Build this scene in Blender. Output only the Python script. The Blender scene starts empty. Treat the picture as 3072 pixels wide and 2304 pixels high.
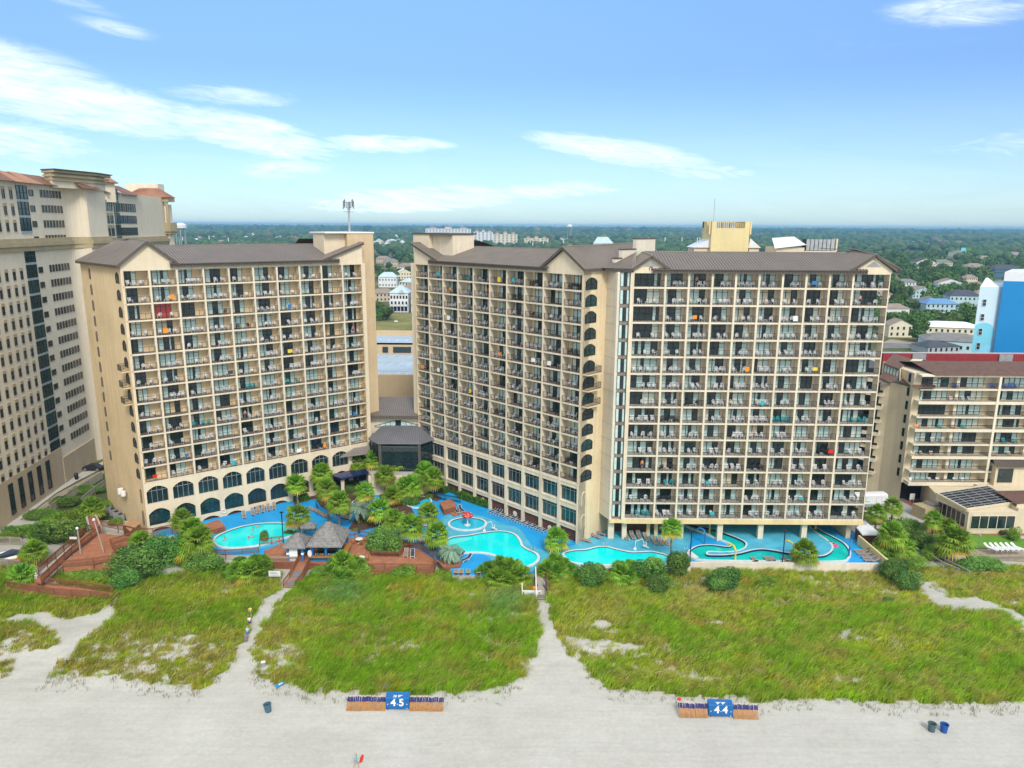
import bpy, bmesh, math, random
import numpy as np
from math import sin, cos, tan, pi, radians, sqrt, atan2, hypot
from mathutils import Vector, Matrix, noise as mnoise
from mathutils.geometry import tessellate_polygon
random.seed(7)
SC = bpy.context.scene
COL = SC.collection
# ------------------------------------------------------------------ camera
FPX = 2190.0; PITCH = math.atan(475 / FPX); ROLL = radians(.35); CAMH = 53.0
Fv = np.array([0, cos(PITCH), -sin(PITCH)])
_R0 = np.array([1., 0, 0]); _U0 = np.array([0, sin(PITCH), cos(PITCH)])
Rv = _R0 * cos(ROLL) + _U0 * sin(ROLL); Uv = _U0 * cos(ROLL) - _R0 * sin(ROLL)
CAM = np.array([0, 0, CAMH])
cd = bpy.data.cameras.new('camera'); cam = bpy.data.objects.new('camera', cd); COL.objects.link(cam)
cd.sensor_fit = 'HORIZONTAL'; cd.sensor_width = 36; cd.lens = FPX / 3072 * 36
cd.clip_start = .5; cd.clip_end = 60000
M = Matrix.Identity(4)
for i in range(3):
 M[i][0] = Rv[i]; M[i][1] = Uv[i]; M[i][2] = -Fv[i]; M[i][3] = CAM[i]
cam.matrix_world = M
SC.camera = cam
# ------------------------------------------------------------------ light
SUN_EL, SUN_AZ = radians(43), radians(163)      # azimuth clockwise from +Y (view direction)
sd = bpy.data.lights.new('sun', 'SUN'); sun = bpy.data.objects.new('sun', sd); COL.objects.link(sun)
sd.energy = 2.1; sd.angle = radians(16); sd.color = (1, .95, .87)
sv = Vector((sin(SUN_AZ) * cos(SUN_EL), cos(SUN_AZ) * cos(SUN_EL), sin(SUN_EL)))
sun.rotation_euler = sv.to_track_quat('Z', 'Y').to_euler()
SC.view_settings.view_transform = 'Standard'; SC.view_settings.look = 'None'
SC.view_settings.exposure = .58; SC.view_settings.gamma = 1; SC.view_settings.use_curve_mapping = False
class NT:
 """small helper to wire nodes"""
 def __init__(s, tree): s.t = tree; s.n = tree.nodes; s.l = tree.links
 def new(s, typ, **kw):
  n = s.n.new(typ)
  for k, v in kw.items():
   if k.startswith('i_'):
    key = k[2:]
    key = int(key) if key.isdigit() else key.replace('_', ' ')
    s.set(n.inputs[key], v)
   else: setattr(n, k, v)
  return n
 def set(s, sock, v):
  if hasattr(v, 'links') or isinstance(v, bpy.types.NodeSocket): s.l.new(v, sock)
  else: sock.default_value = v
 def math(s, op, a, b=None, c=None, clamp=False):
  n = s.n.new('ShaderNodeMath'); n.operation = op; n.use_clamp = clamp
  for i, v in enumerate((a, b, c)):
   if v is not None: s.set(n.inputs[i], v)
  return n.outputs[0]
 def noise(s, vec, scale, detail=4, rough=.55, dist=0):
  n = s.n.new('ShaderNodeTexNoise'); s.l.new(vec, n.inputs['Vector'])
  n.inputs['Scale'].default_value = scale; n.inputs['Detail'].default_value = detail
  n.inputs['Roughness'].default_value = rough; n.inputs['Distortion'].default_value = dist
  return n.outputs['Fac']
 def ramp(s, fac, stops, interp='LINEAR'):
  n = s.n.new('ShaderNodeValToRGB'); n.color_ramp.interpolation = interp
  e = n.color_ramp.elements
  while len(e) < len(stops): e.new(.5)
  for el, (p, c) in zip(e, stops):
   el.position = p; el.color = (c, c, c, 1) if isinstance(c, (int, float)) else (*c, 1)
  s.l.new(fac, n.inputs[0]); return n.outputs[0]
 def mix(s, fac, a, b, blend='MIX'):
  n = s.n.new('ShaderNodeMix'); n.data_type = 'RGBA'; n.blend_type = blend
  s.set(n.inputs[0], fac)
  for k, v in ((6, a), (7, b)): s.set(n.inputs[k], (*v, 1) if isinstance(v, tuple) and len(v) == 3 else v)
  return n.outputs[2]
 def smooth(s, v, a, b):
  n = s.n.new('ShaderNodeMapRange'); n.interpolation_type = 'SMOOTHSTEP'
  s.set(n.inputs[0], v); n.inputs[1].default_value = a; n.inputs[2].default_value = b
  return n.outputs[0]
# ------------------------------------------------------------------ sky with thin cloud, and added bright fill cloud out of view
W = bpy.data.worlds.new('World'); SC.world = W; W.use_nodes = True
def make_sky():
 k = NT(W.node_tree); k.n.clear()
 sky = k.new('ShaderNodeTexSky', sky_type='NISHITA', sun_disc=False, sun_elevation=SUN_EL, sun_rotation=SUN_AZ,
    altitude=50, air_density=1.0, dust_density=.6, ozone_density=2.2)
 tc = k.new('ShaderNodeTexCoord')
 sep = k.new('ShaderNodeSeparateXYZ'); k.l.new(tc.outputs['Generated'], sep.inputs[0])
 x, y, z = sep.outputs
 az = k.math('ARCTAN2', x, y); el = k.math('ARCSINE', z)
 AZ = k.math('MULTIPLY', az, 57.2958); EL = k.math('MULTIPLY', el, 57.2958)   # degrees
 hs = k.new('ShaderNodeHueSaturation'); k.l.new(sky.outputs[0], hs.inputs['Color'])
 hs.inputs['Hue'].default_value = .512; hs.inputs['Saturation'].default_value = 1.12; hs.inputs['Value'].default_value = 1.0
 cmb = k.new('ShaderNodeCombineXYZ')
 k.l.new(k.math('MULTIPLY', AZ, .038), cmb.inputs[0]); k.l.new(k.math('MULTIPLY', k.math('ADD', EL, k.math('MULTIPLY', AZ, .12)), .22), cmb.inputs[1])
 n1 = k.noise(cmb.outputs[0], 2.0, 9, .66, 1.6)
 cmb2 = k.new('ShaderNodeCombineXYZ')
 k.l.new(k.math('MULTIPLY', AZ, .11), cmb2.inputs[0]); k.l.new(k.math('MULTIPLY', k.math('ADD', EL, k.math('MULTIPLY', AZ, .10)), .6), cmb2.inputs[1]); cmb2.inputs[2].default_value = 3.3
 n2 = k.noise(cmb2.outputs[0], 2.2, 10, .7, 2.0)
 def blob(a0, e0, ra, re, tilt=0, p=1.):
  da = k.math('SUBTRACT', AZ, a0); de = k.math('SUBTRACT', EL, e0)
  de = k.math('SUBTRACT', de, k.math('MULTIPLY', da, tilt))
  q = k.math('ADD', k.math('POWER', k.math('ABSOLUTE', k.math('DIVIDE', da, ra)), 2.), k.math('POWER', k.math('ABSOLUTE', k.math('DIVIDE', de, re)), 2.))
  return k.math('MULTIPLY', k.math('SUBTRACT', 1.0, k.smooth(q, 0., 1.)), p)
 acc = None
 for b in [(-36, 9.4, 12, 2.6, -.10, 1.0), (-30, 7.6, 13, 2.6, -.14, 1.0), (-19, 6.2, 10, 2.0, -.16, 1.0), (-10, 5.8, 9, 1.0, .0, .95), (-20, 8.6, 7, 1.0, 0, .7), (-38, 5.0, 15, 2.8, 0, .9), (-17, 3.8, 7, 1.2, .1, .75),
    (8, 5.4, 11, 1.5, -.15, 1.0), (14, 3.9, 7, 1.0, -.05, .85), (-7, 1.9, 14, 1.6, .05, 1.0), (3, 2.6, 9, 1.1, .05, .95), (14, 1.2, 24, 1.3, .02, .6), (29, 13.2, 6, 1.4, -.12, .8), (33, 14.0, 8, 1.6, .12, .55), (-30, 13.6, 5, .6, -.2, .6), (-27, 12.2, 3.6, .7, -.1, .65), (-33, 15.0, 8, .6, -.12, .5), (-36, 17.6, 5, .5, -.05, .45),
    (-12, 18.4, 9, .9, -.05, .4), (35, 5.4, 12, 1.6, .08, .7), (20, 11, 20, 3, .1, .22), (25, 4, 15, 2.5, 0, .4)]:
  v = blob(*b); acc = v if acc is None else k.math('MAXIMUM', acc, v)
 tex = k.math('ADD', k.math('MULTIPLY', n1, .55), k.math('MULTIPLY', n2, .6))
 dens = k.smooth(k.math('ADD', k.math('MULTIPLY', tex, 1.3), k.math('MULTIPLY', acc, .60)), .80, 1.85)
 dens = k.math('MULTIPLY', dens, k.smooth(acc, .0, .8))
 veil = k.math('MULTIPLY', k.math('SUBTRACT', 1., k.smooth(EL, 0., 11.)), .34)     # pale band of thin cloud towards the horizon
 veil = k.math('MULTIPLY', veil, k.math('ADD', .6, k.math('MULTIPLY', n1, .8)))
 dens = k.math('MAXIMUM', k.math('MULTIPLY', dens, 1.15, None, True), veil)
 grade = k.ramp(k.math('DIVIDE', EL, 40.), [(0., (.46, .70, .90)), (.12, (.52, .78, .98)), (.27, (.82, .96, 1.10)), (.6, (1.65, 1.85, 1.75)), (1., (2., 2., 1.7))])
 base = k.mix(1., hs.outputs[0], grade, 'MULTIPLY')
 high = k.math('MAXIMUM', k.smooth(EL, 24., 55.), k.math('MULTIPLY', k.smooth(k.math('ABSOLUTE', AZ), 55., 100.), k.smooth(EL, -2., 8.)))  # added unseen cloud overhead and behind the camera, soft fill for the facades
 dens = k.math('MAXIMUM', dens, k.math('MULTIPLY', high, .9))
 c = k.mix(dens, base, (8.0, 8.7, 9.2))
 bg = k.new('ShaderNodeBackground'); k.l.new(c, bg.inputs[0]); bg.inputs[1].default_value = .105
 out = k.new('ShaderNodeOutputWorld'); k.l.new(bg.outputs[0], out.inputs[0])
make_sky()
# ------------------------------------------------------------------ pixel -> place (used to survey the site from the photograph)
def ray(x, y): return Fv + Rv * (x - 1536) / FPX - Uv * (y - 1152) / FPX
def G(p, z=0.):
 d = ray(*p); return CAM + d * ((z - CAMH) / d[2])
def GY(p, Y):
 d = ray(*p); return CAM + d * (Y / d[1])
def Hz(p, xy):
 """height above ground of the point seen at p that stands over xy"""
 d = ray(*p); t = (d[0] * xy[0] + d[1] * xy[1]) / (d[0] ** 2 + d[1] ** 2); return CAMH + d[2] * t
def zm(ox, oy, s): return lambda x, y: (ox + x / s, oy + y / s)
za = zm(600, 1250, 2.602); zb = zm(1250, 1350, 2.949); zc = zm(1900, 1350, 2.602); ze = zm(0, 1400, 2.458)
zd = zm(1450, 1750, 2.765); zk = zm(700, 1950, 2.765); zh = zm(2250, 1650, 2.536); zr = zm(2472, 1000, 2.2117)
zw = zm(0, 0, .72005); zs = zm(2472, 680, 3.6867); z6 = zm(1000, 1180, 5.53); z1 = zm(0, 480, 3.568); z8 = zm(1050, 560, 2.765)
# ------------------------------------------------------------------ objects
def tag(o, label=None, cat=None, group=None, kind=None):
 if label: o['label'] = label
 if cat: o['category'] = cat
 if group: o['group'] = group
 if kind: o['kind'] = kind
 return o
def thing(name, label, cat, loc=(0, 0, 0), rz=0, group=None):
 o = bpy.data.objects.new(name, None); COL.objects.link(o)
 o.location = loc; o.rotation_euler = (0, 0, rz); o.empty_display_size = .3
 return tag(o, label, cat, group)
def copy_tree(o, parent=None, kids=None):
 c = o.copy(); COL.objects.link(c)
 if parent is not None: c.parent = parent
 for ch in (kids if kids is not None else o.children): copy_tree(ch, c)
 return c
class MB:
 """collects faces; build() links them as ONE mesh object"""
 def __init__(s, fr=None):
  s.v = []; s.f = []; s.m = []; s.fr = fr; s.col = None
 def P(s, p):
  return s.fr(p) if s.fr else p
 def add(s, vs, fs, mi=0):
  b = len(s.v)
  s.v.extend([tuple(s.P(p)) for p in vs]); s.f.extend([tuple(b + i for i in f) for f in fs]); s.m.extend([mi] * len(fs))
  return b
 def face(s, vs, mi=0): s.add(vs, [tuple(range(len(vs)))], mi)
 def box(s, x0, x1, y0, y1, z0, z1, mi=0):
  s.add([(x0, y0, z0), (x1, y0, z0), (x1, y1, z0), (x0, y1, z0), (x0, y0, z1), (x1, y0, z1), (x1, y1, z1), (x0, y1, z1)],
    [(3, 2, 1, 0), (4, 5, 6, 7), (0, 1, 5, 4), (1, 2, 6, 5), (2, 3, 7, 6), (3, 0, 4, 7)], mi)
 def cbox(s, c, sx, sy, sz, mi=0, rz=0):
  cs, sn = cos(rz), sin(rz); vs = []
  for dz in (-sz / 2, sz / 2):
   for dx, dy in ((-sx / 2, -sy / 2), (sx / 2, -sy / 2), (sx / 2, sy / 2), (-sx / 2, sy / 2)):
    vs.append((c[0] + dx * cs - dy * sn, c[1] + dx * sn + dy * cs, c[2] + dz))
  s.add(vs, [(3, 2, 1, 0), (4, 5, 6, 7), (0, 1, 5, 4), (1, 2, 6, 5), (2, 3, 7, 6), (3, 0, 4, 7)], mi)
 def beam(s, a, b, w, h=None, mi=0, up=(0, 0, 1)):
  """rectangular bar from a to b"""
  h = h or w; a = Vector(a); b = Vector(b); d = (b - a)
  if d.length < 1e-6: return
  d.normalize(); sd_ = d.cross(Vector(up))
  if sd_.length < 1e-4: sd_ = d.cross(Vector((1, 0, 0)))
  sd_.normalize(); u = sd_.cross(d)
  vs = []
  for e in (a, b):
   for i, j in ((-1, -1), (1, -1), (1, 1), (-1, 1)): vs.append(tuple(e + sd_ * (i * w / 2) + u * (j * h / 2)))
  s.add(vs, [(3, 2, 1, 0), (4, 5, 6, 7), (0, 1, 5, 4), (1, 2, 6, 5), (2, 3, 7, 6), (3, 0, 4, 7)], mi)
 def tube(s, pts, rs, n=6, mi=0, cap=True):
  pts = [Vector(p) for p in pts]; rings = []; b = len(s.v)
  if isinstance(rs, (int, float)): rs = [rs] * len(pts)
  for i, p in enumerate(pts):
   d = (pts[min(i + 1, len(pts) - 1)] - pts[max(i - 1, 0)]).normalized()
   x = d.cross(Vector((0, 0, 1)))
   if x.length < 1e-3: x = Vector((1, 0, 0))
   x.normalize(); y = d.cross(x)
   rings.append([tuple(p + (x * cos(2 * pi * k / n) + y * sin(2 * pi * k / n)) * rs[i]) for k in range(n)])
  vs = [q for r in rings for q in r]; fs = []
  for i in range(len(pts) - 1):
   for k in range(n):
    fs.append((i * n + k, i * n + (k + 1) % n, (i + 1) * n + (k + 1) % n, (i + 1) * n + k))
  if cap: fs.append(tuple(range(n))[::-1]); fs.append(tuple((len(pts) - 1) * n + k for k in range(n)))
  s.add(vs, fs, mi)
 def lathe(s, prof, c=(0, 0, 0), n=16, mi=0, cap=True):
  vs = [(c[0] + r * cos(2 * pi * k / n), c[1] + r * sin(2 * pi * k / n), c[2] + z) for r, z in prof for k in range(n)]
  fs = [(i * n + k, i * n + (k + 1) % n, (i + 1) * n + (k + 1) % n, (i + 1) * n + k) for i in range(len(prof) - 1) for k in range(n)]
  if cap:
   fs.append(tuple(range(n))[::-1]); fs.append(tuple((len(prof) - 1) * n + k for k in range(n)))
  s.add(vs, fs, mi)
 def prism(s, poly, z0, z1, mi=0, mtop=None, bottom=True):
  n = len(poly); ar = sum(poly[i][0] * poly[(i + 1) % n][1] - poly[(i + 1) % n][0] * poly[i][1] for i in range(n))
  if ar < 0: poly = poly[::-1]
  vs = [(p[0], p[1], z0) for p in poly] + [(p[0], p[1], z1) for p in poly]
  s.add(vs, [(i, (i + 1) % n, n + (i + 1) % n, n + i) for i in range(n)], mi)
  tr = tessellate_polygon([[Vector((p[0], p[1], 0)) for p in poly]])
  def fix(t):
   a, b, c = (poly[i] for i in t)
   return t if (b[0] - a[0]) * (c[1] - a[1]) - (c[0] - a[0]) * (b[1] - a[1]) > 0 else t[::-1]
  tr = [fix(tuple(t)) for t in tr]
  s.add(vs[n:], tr, mi if mtop is None else mtop)
  if bottom: s.add(vs[:n], [t[::-1] for t in tr], mi)
 def sheet(s, poly, z, mi=0):
  n = len(poly)
  tr = tessellate_polygon([[Vector((p[0], p[1], 0)) for p in poly]]); out = []
  for t in tr:
   a, b, c = (poly[i] for i in t)
   out.append(tuple(t) if (b[0] - a[0]) * (c[1] - a[1]) - (c[0] - a[0]) * (b[1] - a[1]) > 0 else tuple(t)[::-1])
  s.add([(p[0], p[1], z) for p in poly], out, mi)
 def wall(s, pts, th, z0, z1, mi=0):
  """a wall of thickness th along a polyline"""
  for a, b in zip(pts[:-1], pts[1:]):
   s.beam((a[0], a[1], (z0 + z1) / 2), (b[0], b[1], (z0 + z1) / 2), th, z1 - z0, mi)
 def merge(s, o, d=(0, 0, 0), rz=0, sc=1):
  b = len(s.v); cs, sn = cos(rz) * sc, sin(rz) * sc
  s.v.extend([(d[0] + x * cs - y * sn, d[1] + x * sn + y * cs, d[2] + z * sc) for x, y, z in o.v])
  s.f.extend([tuple(b + i for i in f) for f in o.f]); s.m.extend(o.m)
 def mesh(s, name, mats, origin=(0, 0, 0), smooth=False):
  me = bpy.data.meshes.new(name)
  o = origin
  me.from_pydata([(x - o[0], y - o[1], z - o[2]) for x, y, z in s.v], [], s.f)
  for m in (mats if isinstance(mats, (list, tuple)) else [mats]): me.materials.append(m)
  if len(s.f): me.polygons.foreach_set('material_index', s.m)
  if smooth: me.polygons.foreach_set('use_smooth', [True] * len(s.f))
  if s.col is not None:
   at = me.color_attributes.new('tint', 'FLOAT_COLOR', 'POINT')
   at.data.foreach_set('color', np.asarray(s.col, dtype=np.float32).ravel())
  me.update(); return me
 def build(s, name, mats, parent=None, smooth=False, origin=None, local=False):
  org = (0, 0, 0) if local else (tuple(parent.location) if parent is not None else (origin or (0, 0, 0)))
  me = s.mesh(name, mats, org, smooth)
  ob = bpy.data.objects.new(name, me); COL.objects.link(ob)
  if parent is not None: ob.parent = parent
  elif not local: ob.location = org
  return ob
def many(mbs, name, mats, parent, limit=96):
 """the first `limit` as parts of their own, the rest as one part of kind stuff"""
 obs = [m.build(name, mats, parent) for m in mbs[:limit]]
 if len(mbs) > limit:
  r = MB()
  for m in mbs[limit:]: r.merge(m)
  o = r.build(name, mats, parent); o['kind'] = 'stuff'
 return obs
def frame2(P, d, nb, z0=0):
 """local (u along, v back, z) -> world"""
 return lambda q: (P[0] + d[0] * q[0] + nb[0] * q[1], P[1] + d[1] * q[0] + nb[1] * q[1], z0 + q[2])
def rnd(a, b): return random.uniform(a, b)
ORD = ['top', 'second', 'third', 'fourth', 'fifth', 'sixth', 'seventh', 'eighth', 'ninth', 'tenth', 'eleventh', 'twelfth', 'thirteenth', 'fourteenth', 'fifteenth', 'sixteenth', 'seventeenth', 'eighteenth', 'nineteenth', 'twentieth']
# ------------------------------------------------------------------ materials
def mat(name, col, rough=.75, var=.12, scale=.6, bump=0., bscale=20., metal=0., spec=.4, col2=None, tint=False, streak=0., detail=5):
 m = bpy.data.materials.new(name); m.use_nodes = True
 k = NT(m.node_tree); b = k.n['Principled BSDF']
 ge = k.new('ShaderNodeNewGeometry'); P = ge.outputs['Position']
 f = k.noise(P, scale, detail, .6)
 lo = tuple(c * (1 - var) for c in col); hi = tuple(min(1, c * (1 + var)) for c in col) if col2 is None else col2
 c = k.ramp(f, [(.32, lo), (.68, hi)])
 f2 = k.noise(P, scale * 9, 3, .6)
 c = k.mix(1., c, k.ramp(f2, [(.3, 1 - var * .7), (.7, 1 + var * .5)]), 'MULTIPLY')
 if streak:
  mp = k.new('ShaderNodeMapping'); k.l.new(P, mp.inputs[0]); mp.inputs['Scale'].default_value = (1.3, 1.3, .06)
  c = k.mix(1., c, k.ramp(k.noise(mp.outputs[0], 1.2, 5, .65), [(.35, 1.), (.72, 1 - streak)]), 'MULTIPLY')
 if tint:
  a = k.new('ShaderNodeAttribute', attribute_name='tint')
  c = k.mix(1., c, a.outputs['Color'], 'MULTIPLY')
 k.l.new(c, b.inputs['Base Color'])
 b.inputs['Roughness'].default_value = rough; b.inputs['Metallic'].default_value = metal
 b.inputs['Specular IOR Level'].default_value = spec
 if bump:
  bn = k.new('ShaderNodeBump'); bn.inputs['Strength'].default_value = bump; bn.inputs['Distance'].default_value = .05
  k.l.new(k.noise(P, bscale, 4, .6), bn.inputs['Height']); k.l.new(bn.outputs[0], b.inputs['Normal'])
 return m
def leafmat(name, col, var=.3, trans=.35, rough=.55):
 m = bpy.data.materials.new(name); m.use_nodes = True
 k = NT(m.node_tree); b = k.n['Principled BSDF']; out = k.n['Material Output']
 a = k.new('ShaderNodeAttribute', attribute_name='tint')
 ge = k.new('ShaderNodeNewGeometry'); oi = k.new('ShaderNodeObjectInfo')
 f = k.noise(ge.outputs['Position'], .9, 3, .6)
 c = k.mix(1., (*col, 1), k.ramp(f, [(.3, 1 - var), (.7, 1 + var)]), 'MULTIPLY')
 c = k.mix(1., c, a.outputs['Color'], 'MULTIPLY')
 hv = k.new('ShaderNodeHueSaturation'); k.l.new(c, hv.inputs['Color'])
 k.l.new(k.math('ADD', .485, k.math('MULTIPLY', oi.outputs['Random'], .03)), hv.inputs['Hue'])
 k.l.new(k.math('ADD', .8, k.math('MULTIPLY', oi.outputs['Random'], .4)), hv.inputs['Value'])
 c = hv.outputs[0]
 k.l.new(c, b.inputs['Base Color']); b.inputs['Roughness'].default_value = rough; b.inputs['Specular IOR Level'].default_value = .25
 t = k.new('ShaderNodeBsdfTranslucent'); k.l.new(c, t.inputs[0])
 mx = k.new('ShaderNodeMixShader'); mx.inputs[0].default_value = trans
 k.l.new(b.outputs[0], mx.inputs[1]); k.l.new(t.outputs[0], mx.inputs[2]); k.l.new(mx.outputs[0], out.inputs[0])
 return m
MT = {}
def defmats():
 MT.update(
  cream=mat('cream stucco', (.68, .565, .41), .85, .06, .15, .05, 6, streak=.10),
  gold=mat('golden stucco', (.72, .55, .33), .85, .08, .15, .05, 6, streak=.2),
  ochre=mat('ochre stucco', (.70, .56, .36), .85, .08, .2, .05, 6, streak=.18),
  frame=mat('pale concrete frame', (.69, .585, .44), .8, .09, .4, .05, 8, streak=.18),
  yellowbeam=mat('yellow beam paint', (.70, .54, .27), .75, .06, .4, streak=.12),
  panel=mat('precast panel', (.66, .59, .48), .8, .06, .3, .04, 8, streak=.14),
  tan=mat('tan stucco', (.56, .42, .26), .85, .06, .15, .05, 6, streak=.10),
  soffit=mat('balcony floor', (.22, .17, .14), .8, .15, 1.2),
  roof=mat('brown metal roof', (.135, .108, .088), .5, .14, .25, spec=.4, streak=.1),
  roofrib=mat('roof seam', (.225, .19, .16), .5, .1, .4),
  roofdark=mat('brown fascia', (.085, .068, .056), .55, .12, .5),
  black=mat('black metal', (.018, .018, .02), .45, .1, 2),
  dglass=mat('dark glass', (.014, .028, .031), .08, .4, .35, spec=.7),
  gglass=mat('green tinted glass', (.006, .040, .044), .06, .7, .22, spec=.7),
  curtain=mat('curtain behind glass', (.46, .60, .57), .22, .12, 1.5, spec=.6),
  curtain2=mat('white curtain', (.62, .66, .56), .25, .12, 1.5, spec=.6),
  redcurtain=mat('red curtain', (.55, .06, .06), .3, .1, 1.5, spec=.5),
  white=mat('white plastic', (.66, .66, .66), .4, .05, 2),
  teal=mat('teal plastic', (.02, .36, .38), .45, .08, 2),
  whitep=mat('white paint', (.78, .77, .74), .6, .06, .8, streak=.08),
  brick=mat('brown brick', (.115, .048, .033), .85, .3, 2.5, .2, 12),
  metal=mat('galvanised metal', (.42, .43, .44), .4, .15, 1.5, metal=.6),
  wood=mat('red brown decking', (.34, .135, .07), .7, .2, 1.1, .1, 10),
  woodrail=mat('stained rail', (.21, .078, .038), .7, .2, 1.4),
  greywood=mat('weathered wood', (.33, .29, .24), .85, .2, 1.4, .1, 10),
  orangewood=mat('varnished wood', (.38, .165, .035), .5, .2, 3),
  shingle=mat('grey cedar shingle', (.20, .19, .18), .9, .3, 2.2, .25, 6),
  bluepaint=mat('blue paint', (.02, .15, .38), .5, .08, 1.5),
  trunk=mat('palm trunk', (.20, .155, .115), .95, .3, 3, .3, 14),
  bark=mat('bark', (.10, .075, .055), .95, .3, 3, .2, 10),
  taupe=mat('taupe sling fabric', (.235, .175, .135), .8, .12, 3),
  navyfab=mat('navy sling fabric', (.035, .045, .075), .8, .2, 3),
  navy=mat('navy tile', (.012, .022, .09), .25, .2, 3),
  coping=mat('pool coping', (.58, .62, .60), .6, .1, 1.2),
  concrete=mat('concrete', (.42, .40, .36), .85, .12, .4, .08, 10, streak=.05),
  asphalt=mat('asphalt', (.16, .16, .16), .9, .15, .3, .1, 12),
  mulch=mat('mulch', (.09, .045, .025), .95, .35, 2.5, .3, 14),
  redbrick=mat('red paving', (.30, .085, .06), .85, .2, 2.),
  red=mat('red paint', (.58, .02, .015), .4, .08, 2),
  yellow=mat('yellow paint', (.68, .50, .03), .45, .08, 2),
  orange=mat('orange plastic', (.80, .24, .01), .5, .08, 2),
 )
defmats()
# ================================================================== GROUND
def vn(x, y, seed=0):
 """smooth lattice noise 0..1 (vectorised)"""
 xi = np.floor(x).astype(np.int64); yi = np.floor(y).astype(np.int64); fx = x - xi; fy = y - yi
 fx = fx * fx * (3 - 2 * fx); fy = fy * fy * (3 - 2 * fy)
 def h(a, b):
  n = (a * 374761393 + b * 668265263 + seed * 982451653) & 0x7fffffff
  n = (n ^ (n >> 13)) * 1274126177 & 0x7fffffff
  return ((n ^ (n >> 16)) & 0xffff) / 65535.
 return (h(xi, yi) * (1 - fx) + h(xi + 1, yi) * fx) * (1 - fy) + (h(xi, yi + 1) * (1 - fx) + h(xi + 1, yi + 1) * fx) * fy
def fbm(x, y, seed=0, o=4):
 t = 0; a = .5; s = 0
 for i in range(o):
  t = t + a * vn(x * 2 ** i, y * 2 ** i, seed + i); s += a; a *= .5
 return t / s
def inpoly(x, y, poly):
 r = np.zeros(x.shape, bool); n = len(poly)
 for i in range(n):
  x1, y1 = poly[i][:2]; x2, y2 = poly[(i + 1) % n][:2]
  c = ((y1 > y) != (y2 > y)) & (x < (x2 - x1) * (y - y1) / (y2 - y1 + 1e-12) + x1)
  r ^= c
 return r
def npmesh(name, V, faces_idx, sizes, mats, tint=None, midx=None, smooth=False):
 me = bpy.data.meshes.new(name)
 me.vertices.add(len(V)); me.vertices.foreach_set('co', V.astype(np.float32).ravel())
 me.loops.add(len(faces_idx)); me.loops.foreach_set('vertex_index', faces_idx.astype(np.int32))
 st = np.concatenate([[0], np.cumsum(sizes)[:-1]]).astype(np.int32)
 me.polygons.add(len(sizes)); me.polygons.foreach_set('loop_start', st)
 try: me.polygons.foreach_set('loop_total', np.asarray(sizes, dtype=np.int32))
 except Exception: pass
 for m in mats: me.materials.append(m)
 if midx is not None: me.polygons.foreach_set('material_index', midx.astype(np.int32))
 if smooth: me.polygons.foreach_set('use_smooth', np.ones(len(sizes), bool))
 if tint is not None:
  at = me.color_attributes.new('tint', 'FLOAT_COLOR', 'POINT')
  at.data.foreach_set('color', np.c_[tint, np.ones(len(tint))].astype(np.float32).ravel())
 me.update(calc_edges=True)
 ob = bpy.data.objects.new(name, me); COL.objects.link(ob); return ob
def W2(pts, z=-1.0): return [tuple(G(zw(*p), z)[:2]) for p in pts]
GRASS = [W2(p) for p in [
 [(95, 1462), (140, 1420), (212, 1368), (252, 1318), (262, 1290), (330, 1250), (480, 1225), (604, 1240), (607, 1275), (562, 1310), (536, 1350), (514, 1400), (497, 1445), (470, 1462), (420, 1476), (330, 1466), (220, 1452), (150, 1458)],
 [(560, 1460), (543, 1410), (558, 1360), (600, 1312), (640, 1265), (700, 1225), (940, 1235), (1130, 1240), (1158, 1300), (1167, 1345), (1163, 1395), (1140, 1442), (1100, 1476), (980, 1488), (850, 1492), (700, 1484), (620, 1472)],
 [(1184, 1300), (1186, 1235), (1260, 1225), (1500, 1215), (1900, 1215), (1960, 1235), (1992, 1280), (2025, 1318), (2090, 1326), (2160, 1326), (2225, 1390), (2400, 1420), (2400, 1520), (2212, 1506), (1900, 1504), (1500, 1495), (1330, 1478), (1262, 1440), (1232, 1405), (1200, 1358)],
 [(1965, 1230), (2100, 1225), (2400, 1225), (2400, 1350), (2225, 1335), (2150, 1308), (2050, 1290), (2010, 1268)],
 [(-200, 1270), (0, 1268), (80, 1285), (235, 1298), (236, 1315), (196, 1338), (100, 1330), (0, 1338), (-200, 1335)],
 [(-200, 1352), (0, 1350), (60, 1345), (126, 1374), (132, 1392), (60, 1402), (0, 1412), (-200, 1410)],
 [(-200, 1420), (0, 1423), (34, 1435), (0, 1460), (-200, 1465)],
 [(-200, 1225), (60, 1225), (70, 1250), (18, 1285), (-200, 1280)],
 [(105, 1256), (150, 1232), (245, 1205), (330, 1225), (310, 1290), (240, 1294)],
]]
BARE = [(*G(zw(x, y), -1)[:2], rx, ry, p) for x, y, rx, ry, p in [(1300, 1347, 1.7, 1.0, 1), (385, 1416, 1.6, .9, .9), (300, 1440, 3, .9, .5), (632, 1336, 1, .6, .9), (630, 1410, 2.2, 1.5, .6), (1090, 1395, 1.6, .8, .7),
  (1310, 1400, 4.0, 1.5, .75), (1250, 1385, 1.8, 1.2, .7), (1140, 1430, 1.6, 1.4, .7), (2080, 1305, 2.5, 1.2, .8), (1870, 1262, 2.5, 1.5, .35), (360, 1395, 6, 2.5, .35), (1500, 1262, 6, 1.8, .3), (1990, 1460, 5, 2, .35), (1580, 1400, 9, 2, .15), (1700, 1470, 4, 1, .3)]]
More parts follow.
